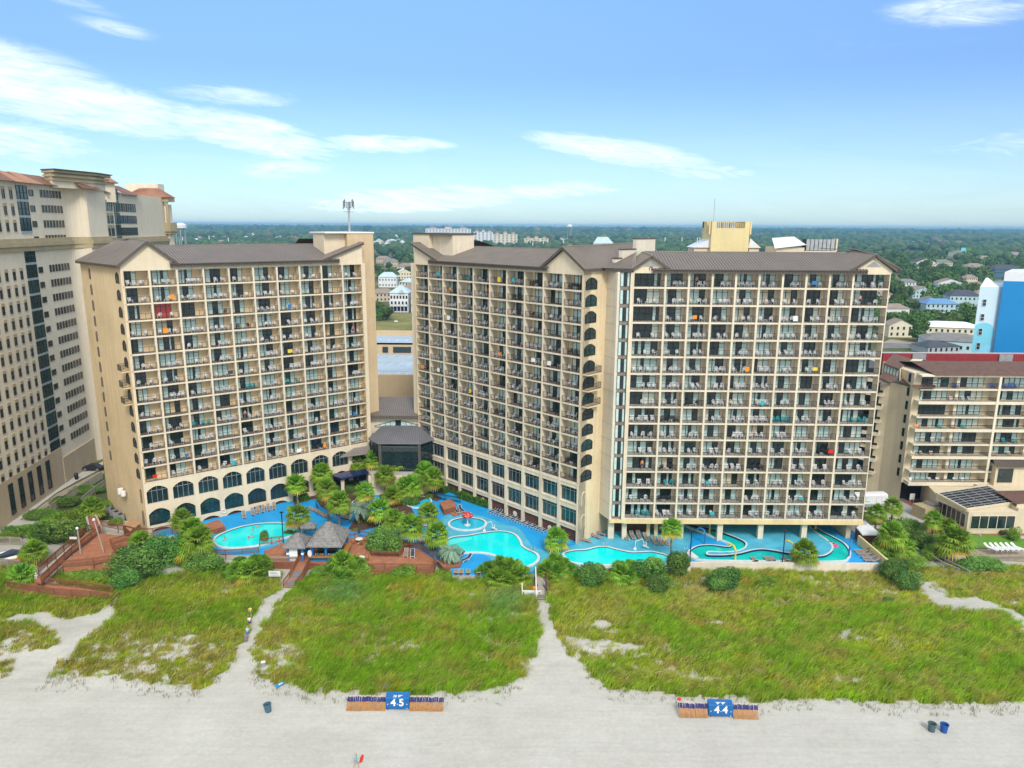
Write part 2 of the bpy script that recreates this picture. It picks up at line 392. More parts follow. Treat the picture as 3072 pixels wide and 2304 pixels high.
def grass_mask(x, y):
 """how densely the dune is overgrown, 0..1"""
 jx = x + (fbm(x * .8, y * .8, 3) - .5) * 2.4; jy = y + (fbm(x * .8 + 40, y * .8, 5) - .5) * 2.4
 m = np.zeros(x.shape)
 for p in GRASS: m = np.maximum(m, inpoly(jx, jy, p) * 1.)
 for bx, by, rx, ry, p in BARE:
  q = ((jx - bx) / rx) ** 2 + ((jy - by) / ry) ** 2
  m = m * (1 - p * np.clip(1.5 - q, 0, 1))
 f = fbm(x * .35, y * .5, 11); h = fbm(x * 1.5, y * 1.5, 19)
 thin = np.maximum(np.maximum(np.clip((-24 - x) / 6, 0, 1) * np.clip((90 - y) / 4, 0, 1), np.clip(1.4 - ((x - 14) / 9) ** 2 - ((y - 84) / 3.2) ** 2, 0, 1)), np.clip((x - 16) / 8, 0, 1) * np.clip((y - 96) / 5, 0, 1) * .75)
 thin = np.maximum(thin, np.clip(1.2 - ((x + 17) / 6) ** 2 - ((y - 86) / 4) ** 2, 0, .9))
 m = m * (1 - thin * np.clip((h - .46) * 4, 0, .72))
 m = m * np.clip(1.15 - np.clip((f - .60) * 5, 0, .85), 0, 1)
 return m
def dune_z(x, y):
 base = np.interp(y, [30, 70, 78, 83, 90, 98, 104, 108, 140], [-2.3, -1.9, -1.6, -1.15, -.75, -.85, -1.0, -.95, -.95])
 amp = np.interp(y, [30, 76, 82, 98, 106, 112], [.03, .05, .55, .5, .15, .0])
 return base + (fbm(x * .16, y * .22, 21) - .5) * 2 * amp + (fbm(x * 1.1, y * 1.1, 9) - .5) * np.interp(y, [30, 60, 76, 85, 104, 110], [.07, .09, .16, .2, .1, 0.])
def sandmat():
 m = bpy.data.materials.new('dune sand'); m.use_nodes = True
 k = NT(m.node_tree); b = k.n['Principled BSDF']
 P = k.new('ShaderNodeNewGeometry').outputs['Position']
 a = k.new('ShaderNodeAttribute', attribute_name='tint')
 sep = k.new('ShaderNodeSeparateColor'); k.l.new(a.outputs['Color'], sep.inputs[0])
 sand = k.ramp(k.noise(P, .12, 5, .6), [(.3, (.395, .376, .332)), (.7, (.455, .437, .39))])
 sand = k.mix(1., sand, k.ramp(k.noise(P, 2.4, 6, .75), [(.25, .86), (.65, 1.05)]), 'MULTIPLY')
 mp = k.new('ShaderNodeMapping'); k.l.new(P, mp.inputs[0]); mp.inputs['Scale'].default_value = (.08, 1.4, 1)
 sand = k.mix(1., sand, k.ramp(k.noise(mp.outputs[0], 1.6, 5, .6), [(.35, .95), (.62, 1.02)]), 'MULTIPLY')     # faint tyre and rake tracks along the beach
 litter = k.ramp(k.noise(P, 2.2, 5, .65), [(.3, (.10, .15, .018)), (.7, (.22, .24, .05))])
 f = k.smooth(k.math('ADD', sep.outputs[0], k.math('MULTIPLY', k.math('SUBTRACT', k.noise(P, 2.5, 4, .6), .5), .5)), .30, .75)
 k.l.new(k.mix(f, sand, litter), b.inputs['Base Color'])
 b.inputs['Roughness'].default_value = .95; b.inputs['Specular IOR Level'].default_value = .1
 bn = k.new('ShaderNodeBump'); bn.inputs['Strength'].default_value = .4; bn.inputs['Distance'].default_value = .07
 k.l.new(k.math('ADD', k.noise(P, 1.6, 5, .65), k.math('MULTIPLY', k.noise(P, 7, 3, .6), .35)), bn.inputs['Height']); k.l.new(bn.outputs[0], b.inputs['Normal'])
 return m
def landmat():
 m = bpy.data.materials.new('inland ground'); m.use_nodes = True
 k = NT(m.node_tree); b = k.n['Principled BSDF']
 P = k.new('ShaderNodeNewGeometry').outputs['Position']
 c = k.ramp(k.noise(P, .012, 6, .6), [(.35, (.05, .075, .022)), (.5, (.09, .10, .035)), (.68, (.22, .19, .11))])
 c = k.mix(1., c, k.ramp(k.noise(P, .25, 5, .65), [(.3, .7), (.7, 1.25)]), 'MULTIPLY')
 k.l.new(c, b.inputs['Base Color']); b.inputs['Roughness'].default_value = .95; b.inputs['Specular IOR Level'].default_value = .1
 return m
def make_ground():
 xs = np.concatenate([np.arange(-140, -70, 2.), np.arange(-70, 70.1, .45), np.arange(72, 142, 2.)])
 ys = np.concatenate([np.arange(20, 56, 2.), np.arange(56, 112, .45), np.arange(112, 130, 3.)])
 X, Y = np.meshgrid(xs, ys); Z = dune_z(X, Y); m = grass_mask(X, Y)
 V = np.c_[X.ravel(), Y.ravel(), Z.ravel()]; nx, ny = len(xs), len(ys)
 i = (np.arange(ny - 1)[:, None] * nx + np.arange(nx - 1)[None]).ravel()
 F = np.c_[i, i + 1, i + nx + 1, i + nx].ravel()
 t = np.repeat(m.ravel()[:, None], 3, 1)
 o = npmesh('beach', V, F, np.full(len(i), 4), [sandmat()], t, smooth=True); o['kind'] = 'structure'
 g = MB(); xs = [-40000, -4000, -800, -200, 200, 800, 4000, 40000]; ys = [119, 400, 900, 3000, 9000, 45000]
 for x0, x1 in zip(xs[:-1], xs[1:]):
  for y0, y1 in zip(ys[:-1], ys[1:]): g.face([(x0, y0, -1.02), (x1, y0, -1.02), (x1, y1, -1.02), (x0, y1, -1.02)])
 g.face([(-40000, -300, -3.0), (40000, -300, -3.0), (40000, 100, -3.0), (-40000, 100, -3.0)], 1)
 for a, b in ((-40000, -139), (139, 40000)): g.face([(a, 100, -3), (b, 100, -3), (b, 119, -1.02), (a, 119, -1.02)], 1)
 g.build('ground', [landmat(), MT['sandflat']])['kind'] = 'structure'
MT['sandflat'] = mat('sand', (.43, .415, .375), .95, .08, .1)
make_ground()
# ------------------------------------------------------------------ dune grass
def blades(rng, px, py, pz, n, h, w, lean, spread, col, curl=.55):
 """n blades around every tuft centre; returns V, F, sizes, tint"""
 N = len(px) * n
 cx = np.repeat(px, n) + rng.normal(0, 1, N) * np.repeat(spread, n); cy = np.repeat(py, n) + rng.normal(0, 1, N) * np.repeat(spread, n); cz = np.repeat(pz, n)
 hh = np.repeat(h, n) * rng.uniform(.6, 1.15, N); a = rng.uniform(0, 2 * pi, N)
 lx = np.cos(a) * .30 + lean; ly = np.sin(a) * .30 - .05
 b = rng.uniform(0, pi, N); wx = np.cos(b) * w / 2; wy = np.sin(b) * w / 2
 v = np.empty((N, 5, 3))
 v[:, 0] = np.c_[cx - wx, cy - wy, cz - .05]; v[:, 1] = np.c_[cx + wx, cy + wy, cz - .05]
 mx = cx + lx * hh * .42; my = cy + ly * hh * .42; mz = cz + hh * .58
 v[:, 2] = np.c_[mx + wx * .75, my + wy * .75, mz]; v[:, 3] = np.c_[mx - wx * .75, my - wy * .75, mz]
 v[:, 4] = np.c_[cx + lx * hh * (1 + curl * .4), cy + ly * hh * (1 + curl * .4), cz + hh * (1.06 - curl * .25)]
 base = (np.arange(N) * 5)[:, None]
 F = np.concatenate([base + np.array([[0, 1, 2, 3]]), base + np.array([[3, 2, 4]])], 1).ravel()
 sizes = np.tile([4, 3], N)
 c = np.repeat(col, n, 0) * rng.uniform(.72, 1.28, N)[:, None]
 t = np.repeat(c[:, None, :], 5, 1).copy(); t[:, 4] *= np.array([1.2, 1.12, 1.0]);
 return v.reshape(-1, 3), F, sizes, t.reshape(-1, 3)
def cat(parts):
 V = []; F = []; S = []; T = []; o = 0
 for v, f, s, t in parts: V.append(v); F.append(f + o); S.append(s); T.append(t); o += len(v)
 return np.concatenate(V), np.concatenate(F), np.concatenate(S), np.concatenate(T)
def make_grass():
 rng = np.random.default_rng(3)
 n = 76000
 y = rng.uniform(71, 112, n); x = rng.uniform(-1, 1, n) * (y * .80 + 10)
 m = grass_mask(x, y); keep = rng.uniform(0, 1, n) < m * 1.02
 x, y, m = x[keep], y[keep], m[keep]
 ok = ~inpoly(x, y, DECK) & ~inpoly(x, y, WOODTERR)
 for p in NOGRASS: ok &= ~inpoly(x, y, p)
 x, y, m = x[ok], y[ok], m[ok]; z = dune_z(x, y)
 f = fbm(x * .10, y * .16, 31); g = fbm(x * .45, y * .6, 37); q = fbm(x * 1.4, y * 1.4, 41)
 lush = np.clip((f - .36) * 3.2 + (y > 72) * .1 - (x > 28) * (y > 97) * .5 - (x < -28) * (y < 90) * .45, 0, 1); dry = np.clip((g - .50) * 3.2 + (1 - m) * .7 + (y > 99) * (x > 25) * .35 + np.clip((-25 - x) / 6, 0, 1) * np.clip((91 - y) / 4, 0, 1) * .55, 0, 1)
 c1 = np.array([.235, .48, .016]); c2 = np.array([.40, .53, .03]); c3 = np.array([.50, .40, .10]); c4 = np.array([.17, .40, .12])
 col = c1 * lush[:, None] + c2 * (1 - lush[:, None]); col = col * (1 - .7 * dry[:, None]) + c3 * .7 * dry[:, None]
 bl = np.maximum(np.exp(-((x + 1) / 2.6) ** 2 - ((y - 99) / 5) ** 2), np.exp(-((x + 25.5) / 3) ** 2 - ((y - 100) / 3) ** 2)); bl = np.clip(bl * 1.3 * (q + .35), 0, .75)[:, None]; col = col * (1 - bl) + c4 * bl
 col *= (.5 + .95 * q)[:, None]
 gold = (fbm(x * .5, y * .5, 77) > .71) & (rng.uniform(0, 1, len(x)) < .5)
 col[gold] = np.array([.55, .46, .03])
 h = (.42 + .55 * lush + .35 * q) * np.interp(m, [0, .5, 1], [.55, .8, 1.0])
 parts = [blades(rng, x, y, z, 9, h, .06, .42, np.full(len(x), .21), col)]
 k = rng.uniform(0, 1, len(x)) < (.10 + .26 * np.clip((fbm(x * .22, y * .3, 51) - .48) * 5, 0, 1))
 xs, ys, zs_ = x[k], y[k], z[k]
 co = np.array([.60, .55, .19]) * rng.uniform(.75, 1.2, len(xs))[:, None]
 parts.append(blades(rng, xs, ys, zs_, 3, np.full(len(xs), 1.2), .05, .6, np.full(len(xs), .25), co, .9))
 n = 2600; yb = rng.uniform(72.5, 81, n); xb = rng.uniform(-60, 60, n)
 near = grass_mask(xb, yb + 2.2) + grass_mask(xb, yb + 1.1) + .5 * grass_mask(xb, yb + 3.2); here = grass_mask(xb, yb)
 k = (near > .5) & (here < .4) & (fbm(xb * .4, yb * .4, 61) > .36)
 xb, yb = xb[k], yb[k]
 cb = np.where(rng.uniform(0, 1, (len(xb), 1)) < .62, np.array([[.27, .21, .12]]), np.array([[.20, .24, .045]]))
 parts.append(blades(rng, xb, yb, dune_z(xb, yb), 5, rng.uniform(.25, .6, len(xb)), .04, .1, np.full(len(xb), .16), cb))
 V, F, S, T = cat(parts)
 o = npmesh('dune_grass', V, F, S, [leafmat('dune grass blade', (1, 1, 1), .18, .3, .6)], T)
 tag(o, 'wind blown green dune grass and straw coloured sea oats above the beach', 'grass', kind='stuff')
# ================================================================== POOL DECK
def cr(pts, sub=6, closed=True):
 """smooth curve through points"""
 n = len(pts); out = []
 for i in range(n if closed else n - 1):
  p = [pts[(i + k) % n] if closed else pts[min(max(i + k, 0), n - 1)] for k in (-1, 0, 1, 2)]
  for j in range(sub):
   t = j / sub; t2 = t * t; t3 = t2 * t
   out.append(tuple(.5 * (2 * p[1][a] + (p[2][a] - p[0][a]) * t + (2 * p[0][a] - 5 * p[1][a] + 4 * p[2][a] - p[3][a]) * t2 + (3 * p[1][a] - p[0][a] - 3 * p[2][a] + p[3][a]) * t3) for a in range(2)))
 if not closed: out.append(tuple(pts[-1][:2]))
 return out
def ccw(p):
 a = sum(p[i][0] * p[(i + 1) % len(p)][1] - p[(i + 1) % len(p)][0] * p[i][1] for i in range(len(p)))
 return p if a > 0 else p[::-1]
def offset(p, d):
 n = len(p); out = []
 for i in range(n):
  a = np.array(p[i - 1][:2]); b = np.array(p[(i + 1) % n][:2]); t = b - a; t = t / (np.linalg.norm(t) + 1e-9)
  out.append((p[i][0] + t[1] * d, p[i][1] - t[0] * d))
 return out
def ring(mb, p, w, z0, z1, mtop, mside, out=True):
 """raised kerb along closed outline p (ccw); out: kerb lies outside p, its inner face shows over the water"""
 p = ccw(p); q = offset(p, w if out else -w); n = len(p)
 for i in range(n):
  j = (i + 1) % n
  a, b, c, d = p[i], p[j], q[j], q[i]
  f = [(*a, z1), (*b, z1), (*c, z1), (*d, z1)]; mb.face(f if not out else f[::-1], mtop)
  f = [(*a, z0), (*b, z0), (*b, z1), (*a, z1)]; mb.face(f[::-1] if out else f, mside)
  f = [(*d, z0), (*c, z0), (*c, z1), (*d, z1)]; mb.face(f if out else f[::-1], mtop)
def D2(z, *pts): return [tuple(G(p, z)[:2]) for p in pts]
def watermat(name, col, col2, emit=0):
 m = bpy.data.materials.new(name); m.use_nodes = True
 k = NT(m.node_tree); b = k.n['Principled BSDF']; P = k.new('ShaderNodeNewGeometry').outputs['Position']
 c = k.ramp(k.noise(P, .22, 3, .5), [(.3, col), (.7, col2)])
 vo = k.new('ShaderNodeTexVoronoi', feature='SMOOTH_F1'); k.l.new(P, vo.inputs['Vector']); vo.inputs['Scale'].default_value = 1.1
 c = k.mix(1., c, k.ramp(vo.outputs['Distance'], [(.0, 1.), (.8, .93)]), 'MULTIPLY')
 k.l.new(c, b.inputs['Base Color']); b.inputs['Roughness'].default_value = .12; b.inputs['Specular IOR Level'].default_value = .3
 bn = k.new('ShaderNodeBump'); bn.inputs['Strength'].default_value = .10; bn.inputs['Distance'].default_value = .05
 k.l.new(k.noise(P, 2.6, 3, .6), bn.inputs['Height']); k.l.new(bn.outputs[0], b.inputs['Normal'])
 return m
MT['water'] = watermat('pool water', (.0, .66, .66), (.0, .76, .74))
MT['river'] = watermat('lazy river water', (.005, .42, .40), (.01, .60, .52))
MT['kidwater'] = watermat('shallow water', (.01, .42, .62), (.02, .52, .70))
MT['deckblue'] = mat('blue deck coating', (.010, .30, .64), .55, .10, .35, .03, 8, streak=0)
MT['decklight'] = mat('pale blue deck coating', (.075, .38, .53), .6, .16, .5, .03, 8)
MT['steps'] = mat('pool step', (.10, .72, .70), .3, .08, 2)
DECK = [(-63.2, 119.7), (-52, 113.5)] + D2(0, za(0, 1045), za(100, 1075), za(520, 1090), za(640, 990), za(900, 960), za(1300, 960), za(1560, 1050), za(1700, 1030), za(1960, 1190), zb(318, 1108), zb(900, 1108), zb(1040, 1098), zb(1160, 1098), zb(1300, 1030), zb(2212, 1030), zc(430, 884), zc(1970, 898)) + \
 [(61.2, 117.5), (61.2, 139), (19, 139), (14.5, 131), (-19.5, 147), (-29.5, 145.5)]
WOODTERR = D2(.3, za(500, 1045), za(650, 985), za(900, 990), za(1130, 940), za(1320, 940), za(1330, 1080), za(1560, 1095), za(1600, 1035), za(1720, 1035), za(1840, 1130), za(1820, 1200), za(1310, 1195), za(1100, 1180), za(870, 1140), za(540, 1130))
NOGRASS = []
def deck():
 mb = MB(); mb.prism(DECK, -1.2, 0., 1, 0, bottom=False)
 mb.build('pool_deck', [MT['deckblue'], MT['concrete']])['kind'] = 'structure'
 mb = MB()
 light = [
  cr(D2(0, zb(215, 610), zb(330, 565), zb(560, 580), zb(760, 650), zb(900, 690), zb(980, 790), zb(1040, 860), zb(1150, 885), zb(1280, 860), zb(1390, 840), zb(1480, 770), zb(1640, 770), zb(1700, 690), zb(2212, 690), zb(2212, 1025), zb(1320, 1025), zb(1160, 1075), zb(1060, 1075), zb(900, 1070), zb(700, 1040), zb(640, 950), zb(540, 905), zb(420, 920), zb(240, 920), zb(180, 860), zb(250, 780), zb(225, 700)), 4),
  cr(D2(0, za(92, 985), za(110, 935), za(240, 870), za(400, 838), za(600, 815), za(760, 825), za(835, 850), za(840, 900), za(760, 950), za(560, 1010), za(330, 1045), za(160, 1035)), 5),
  D2(0, zb(1700, 690), zc(430, 600), zc(460, 700), zc(410, 790), zc(430, 878), zb(2205, 1020), zb(2200, 700)),
 ]
 for i, p in enumerate(light): mb.sheet(p, .004 + .004 * i)
 o = mb.build('deck_walkway', [MT['decklight']]); o['kind'] = 'structure'
def pool(name, label, out, wm, steps=None, w=.42, zt=.2, tile='navy'):
 p = ccw(out); mb = MB(); mb.sheet(p, .06)
 t = thing(name, label, 'pool', (*np.mean(np.array(p), 0), 0))
 mb.build('water', [MT[wm]], t)
 mb = MB(); ring(mb, p, w, 0.0, zt, 0, 1); mb.build('coping', [MT['coping'], MT[tile]], t)
 if steps:
  mb = MB()
  for i, s in enumerate(steps): mb.sheet(ccw(s), .064 + .004 * i)
  mb.build('step', [MT['steps']], t)
 return t
def pools():
 z = .06
 pool('swimming_pool', 'oval turquoise swimming pool in front of the arched tower', cr(D2(z, za(118, 970), za(150, 932), za(250, 888), za(350, 860), za(450, 843), za(560, 838), za(680, 842), za(755, 857), za(790, 880), za(765, 910), za(660, 945), za(570, 975), za(470, 1000), za(330, 1020), za(200, 1020), za(140, 1002)), 5), 'water')
 pool('swimming_pool', 'large free form turquoise pool beside the red mushroom splash pool', cr(D2(z, zb(228, 850), zb(280, 798), zb(340, 775), zb(450, 765), zb(560, 745), zb(700, 727), zb(800, 732), zb(865, 757), zb(905, 805), zb(925, 855), zb(985, 892), zb(1045, 920), zb(1068, 960), zb(1035, 1003), zb(960, 1032), zb(890, 1040), zb(830, 1010), zb(760, 960), zb(660, 920), zb(560, 905), zb(460, 905), zb(360, 915), zb(270, 905)), 5), 'water',
   [cr(D2(z, zb(290, 800), zb(370, 782), zb(470, 772), zb(480, 790), zb(400, 812), zb(300, 832)), 4)])
 c = G(zb(450, 655), z)
 rx = abs(G(zb(605, 655), z)[0] - c[0]); ry = abs(G(zb(450, 605), z)[1] - c[1])
 pool('splash_pool', 'round shallow kids pool around the red mushroom fountain', [(c[0] + rx * cos(a), c[1] + ry * sin(a)) for a in np.linspace(0, 2 * pi, 40, endpoint=False)], 'kidwater')
 pool('swimming_pool', 'long wavy turquoise pool between the dune and the rightmost tower', cr(D2(z, zb(1312, 918), zb(1400, 895), zb(1500, 890), zb(1590, 868), zb(1680, 865), zb(1760, 885), zb(1880, 910), zb(1960, 912), zb(2080, 908), zb(2150, 922), zc(235, 820), zc(285, 850), zc(270, 885), zc(200, 895), zc(0, 898), zb(1700, 1018), zb(1500, 1010), zb(1380, 992), zb(1325, 955)), 5), 'water',
   [cr(D2(z, zc(180, 815), zc(240, 825), zc(280, 852), zc(262, 880), zc(225, 888), zc(200, 850)), 4)])
 c = G(zc(1095, 655), z); rx = abs(G(zc(1190, 655), z)[0] - c[0]); ry = abs(G(zc(1095, 612), z)[1] - c[1])
 pool('hot_tub', 'round hot tub sunk in the deck under the rightmost tower', [(c[0] + rx * cos(a), c[1] + ry * sin(a)) for a in np.linspace(0, 2 * pi, 32, endpoint=False)], 'kidwater', [[(c[0] + .6 * rx * cos(a), c[1] + .6 * ry * sin(a)) for a in np.linspace(0, 2 * pi, 24, endpoint=False)]])
 for nm, lb, q, rx, ry in [('garden_pool', 'small blue pool between the palms below the lobby', za(1300, 672), 2.6, 2.4), ('garden_pool', 'small blue pool with white rim beside the brown wooden bench planter', za(1705, 668), 2.4, 2.8), ('hot_tub', 'raised hot tub behind the white picket rail among the palms', za(1670, 905), 5.0, 2.8), ('garden_pool', 'small green tinted pool on the sandy patio by the boardwalk', ze(1110, 610), 2.6, 2.2)]:
  c = G(q, z)
  pool(nm, lb, [(c[0] + rx * cos(a), c[1] + ry * sin(a)) for a in np.linspace(0, 2 * pi, 28, endpoint=False)], 'river' if 'green' in lb else 'kidwater', w=.3)
 outer = cr(D2(z, zc(405, 590), zc(530, 640), zc(650, 692), zc(745, 728), zc(772, 746), zc(740, 766), zc(620, 752), zc(515, 757), zc(455, 785), zc(432, 815), zc(450, 838), zc(540, 862), zc(800, 868), zc(1200, 872), zc(1600, 872), zc(1672, 845), zc(1682, 795), zc(1640, 737), zc(1560, 690), zc(1470, 645), zc(1405, 600), zc(1375, 570), zc(1200, 545), zc(800, 545), zc(450, 560)), 5)
 isle = cr(D2(z, zc(440, 585), zc(620, 632), zc(760, 682), zc(852, 722), zc(876, 752), zc(850, 782), zc(790, 800), zc(690, 806), zc(590, 803), zc(566, 818), zc(585, 835), zc(720, 836), zc(830, 822), zc(940, 795), zc(1020, 790), zc(1100, 800), zc(1230, 822), zc(1450, 845), zc(1535, 818), zc(1562, 775), zc(1540, 735), zc(1480, 690), zc(1400, 632), zc(1355, 590), zc(1200, 568), zc(800, 568)), 5)
 t = thing('lazy_river', 'winding lazy river with navy kerbs under and in front of the rightmost tower', 'lazy river', (*G(zc(1000, 800), 0)[:2], 0))
 mb = MB(); mb.sheet(ccw(outer), .055); mb.build('water', [MT['river']], t)
 mb = MB(); ring(mb, outer, .3, 0, .3, 0, 1); ring(mb, isle, .3, .05, .42, 0, 1, out=False); mb.build('kerb', [MT['coping'], MT['navy']], t)
 mb = MB(); mb.prism(offset(ccw(isle), -.28), .05, .40, 0, bottom=False); mb.build('island_deck', [MT['decklight']], t)
 mb = MB()
 for i in range(3): mb.cbox((*G(zc(452 + i * 12, 812 + i * 8), z)[:2], .07 + .03 * (2 - i)), .9, 1.3, .06, 0, .3)
 mb.build('step', [MT['coping']], t)
deck(); pools(); make_grass()
# ================================================================== THE THREE TOWERS
def unit(a): a = np.array(a, float); return a / np.linalg.norm(a)
PA, PB = np.array([-63.6, 119.4]), np.array([-29.5, 145.0])          # arched tower facade, left to right
PD, PC = np.array([-19.5, 146.6]), np.array([11.3, 116.2])           # middle tower facade
DL = unit(PB - PA); NL = np.array([-DL[1], DL[0]]); WL = float(np.linalg.norm(PB - PA))
DM = unit(PC - PD); NM = np.array([-DM[1], DM[0]]); WM = float(np.linalg.norm(PC - PD))
DR = np.array([1., 0]); NR = np.array([0., 1.])
BD = 1.7                                                              # balcony depth
DOORMATS = ['black', 'dglass', 'curtain', 'curtain2', 'redcurtain', 'gglass']
def door_mesh(w, h, npan, pat, vdep=0):
 """sliding glass door: black frame, panes with or without a drawn curtain"""
 mb = MB(); pw = w / npan
 for i in range(npan):
  c = pat[i]
  x0, x1 = i * pw + .05, (i + 1) * pw - .05
  if c == 'o': continue
  if c in 'hH':     # curtain half drawn behind the pane
   xm = x0 + (x1 - x0) * (.5 if c == 'h' else .35)
   mb.face([(x0, -.03, .06), (xm, -.03, .06), (xm, -.03, h - .05), (x0, -.03, h - .05)], 2)
   mb.face([(xm, -.03, .06), (x1, -.03, .06), (x1, -.03, h - .05), (xm, -.03, h - .05)], 1)
  else:
   mb.face([(x0, -.03, .06), (x1, -.03, .06), (x1, -.03, h - .05), (x0, -.03, h - .05)], {'g': 1, 'c': 2, 'w': 3, 'r': 4, 't': 5}[c])
 for i in range(npan + 1): mb.box(max(0, i * pw - .05), min(w, i * pw + .05), -.09, .0, 0, h, 0)
 mb.box(0, w, -.085, 0, h - .07, h, 0); mb.box(0, w, -.085, 0, 0, .07, 0); mb.box(.06, w - .06, -.075, 0, h - .55, h - .49, 0)
 if 'o' in pat:
  i = pat.index('o'); mb.face([(i * pw + .05, .12, 0), ((i + 1) * pw - .05, .12, 0), ((i + 1) * pw - .05, .12, h), (i * pw + .05, .12, h)], 1)
 return mb
PATS3 = ['cgc', 'cgh', 'hgc', 'hgg', 'gwc', 'cgH', 'ccg', 'cgg', 'cgt', 'wgc', 'hgw', 'cog', 'cgc', 'chc', 'tgc', 'chg', 'ccc', 'cHc', 'cgc', 'wcc']
PATS2 = ['cg', 'gc', 'hg', 'wg', 'gg', 'cc', 'og', 'ch', 'gw', 'cg']
def rail_mesh(w, z0=.08, h=1.08):
 mb = MB()
 mb.box(0, w, .0, .05, h - .05, h, 0); mb.box(0, w, .01, .04, z0, z0 + .035, 0)
 n = int(w / .13)
 for i in range(n + 1):
  x = i * w / n; mb.box(x - .008, x + .008, .015, .031, z0, h - .04, 0)
 for i in range(5): x = .02 + i * (w - .04) / 4; mb.box(x - .022, x + .022, .0, .045, 0, h, 0)
 return mb
CH = []      # balcony furniture: (x, y, z, rz, kind, words)
def furnish(fr, rz, u0, u1, z, words, towards):
 """chairs and a small table on one balcony"""
 n = random.choice([2, 2, 2, 2, 3, 3, 4]); w = u1 - u0; r = random.random()
 if r < .13: return
 kind = 'white' if r < .93 else ('teal' if r < .965 else 'dark')
 low = random.random() < .09
 slots = {2: [(.22, .45), (.75, .55)], 3: [(.18, .5), (.55, .6), (.80, .5)], 4: [(.12, .5), (.36, .55), (.63, .5), (.87, .55)]}[n]
 if random.random() < .45: slots = [(min(.9, a * .62 + (.36 if towards > 0 else .06)), b) for a, b in slots]
 nm = {2: ['left', 'right'], 3: ['left', 'middle', 'right'], 4: ['leftmost', 'second', 'third', 'rightmost']}[n]
 for (a, b), q in zip(slots, nm):
  p = fr((u0 + a * w, b * BD + rnd(-.1, .1), z))
  CH.append((*p, rz + rnd(-.7, .7), ('low' if low else '') + kind, q, words))
 if random.random() < .55:
  p = fr((u0 + rnd(.4, .6) * w, .5, z)); CH.append((*p, rz, 'table', 'small', words))
RIBS = .48
def slope(mb, a, b, c, d, rib=True, mi=0, mr=1, th=.0):
 """roof plane a-b along the eave, d-c along the ridge, with standing seams running up it"""
 a, b, c, d = (np.array(p, float) for p in (a, b, c, d))
 mb.face([tuple(a), tuple(b), tuple(c), tuple(d)], mi)
 if rib:
  n = np.cross(b - a, d - a); n = n / np.linalg.norm(n); n = n if n[2] > 0 else -n
  L = np.linalg.norm(b - a); k = max(1, int(L / RIBS))
  for i in range(k + 1):
   t = i / k; p = a + (b - a) * t; q = d + (c - d) * t
   if np.linalg.norm(q - p) < .3: continue
   mb.beam(tuple(p + n * .03), tuple(q + n * .03), .12, .10, mr, up=tuple(n))
def gable_front(mb, fr, um, hw, zlow, zap, v0, v1, zr_back=None, left=True, right=True):
 """cross gable: apex um, half width hw, ridge from v0 to v1"""
 zb_ = zap if zr_back is None else zr_back
 for s, on in ((-1, left), (1, right)):
  if not on: continue
  a, b = fr((um + s * hw, v0, zlow)), fr((um + s * hw, v1, zlow)); c, d = fr((um, v1, zb_)), fr((um, v0, zap))
  slope(mb, a, b, c, d)
  mb.beam(fr((um + s * hw, v0 - .03, zlow - .2)), fr((um, v0 - .03, zap - .2)), .12, .42, 2)
  mb.beam(fr((um + s * hw, v0, zlow - .22)), fr((um + s * hw, v1, zlow - .22)), .1, .40, 2)
 mb.beam(fr((um, v0, zap + .04)), fr((um, v1, zb_ + .04)), .3, .12, 1)
def main_roof(mb, fr, u0, u1, ze, zr, vd, gut=True):
 vm = vd / 2
 slope(mb, fr((u0, -.55, ze)), fr((u1, -.55, ze)), fr((u1, vm, zr)), fr((u0, vm, zr)))
 slope(mb, fr((u0, vd + .5, ze)), fr((u1, vd + .5, ze)), fr((u1, vm, zr)), fr((u0, vm, zr)), False)
 mb.beam(fr((u0, vm, zr + .05)), fr((u1, vm, zr + .05)), .35, .14, 1)
 fa = [fr((u0, -.5, ze - .62)), fr((u1, -.5, ze - .62)), fr((u1, -.5, ze - .02)), fr((u0, -.5, ze - .02))]
 mb.face(fa, 2); mb.face([fr((u0, -.5, ze - .62)), fr((u1, -.5, ze - .62)), fr((u1, .1, ze - .62)), fr((u0, .1, ze - .62))][::-1], 2)
 n = int((u1 - u0) / .5)
 for i in range(n + 1):
  u = u0 + (u1 - u0) * i / n; mb.beam(fr((u, -.53, ze - .62)), fr((u, -.53, ze - .12)), .09, .05, 0, up=(0, 1, 0))
 mb.beam(fr((u0, -.62, ze - .06)), fr((u1, -.62, ze - .06)), .16, .14, 2)
def archpts(u0, u1, zs, rise, n=10):
 return [(u0 + (u1 - u0) * i / n, zs + rise * sin(pi * i / n) ** .8) for i in range(n + 1)]
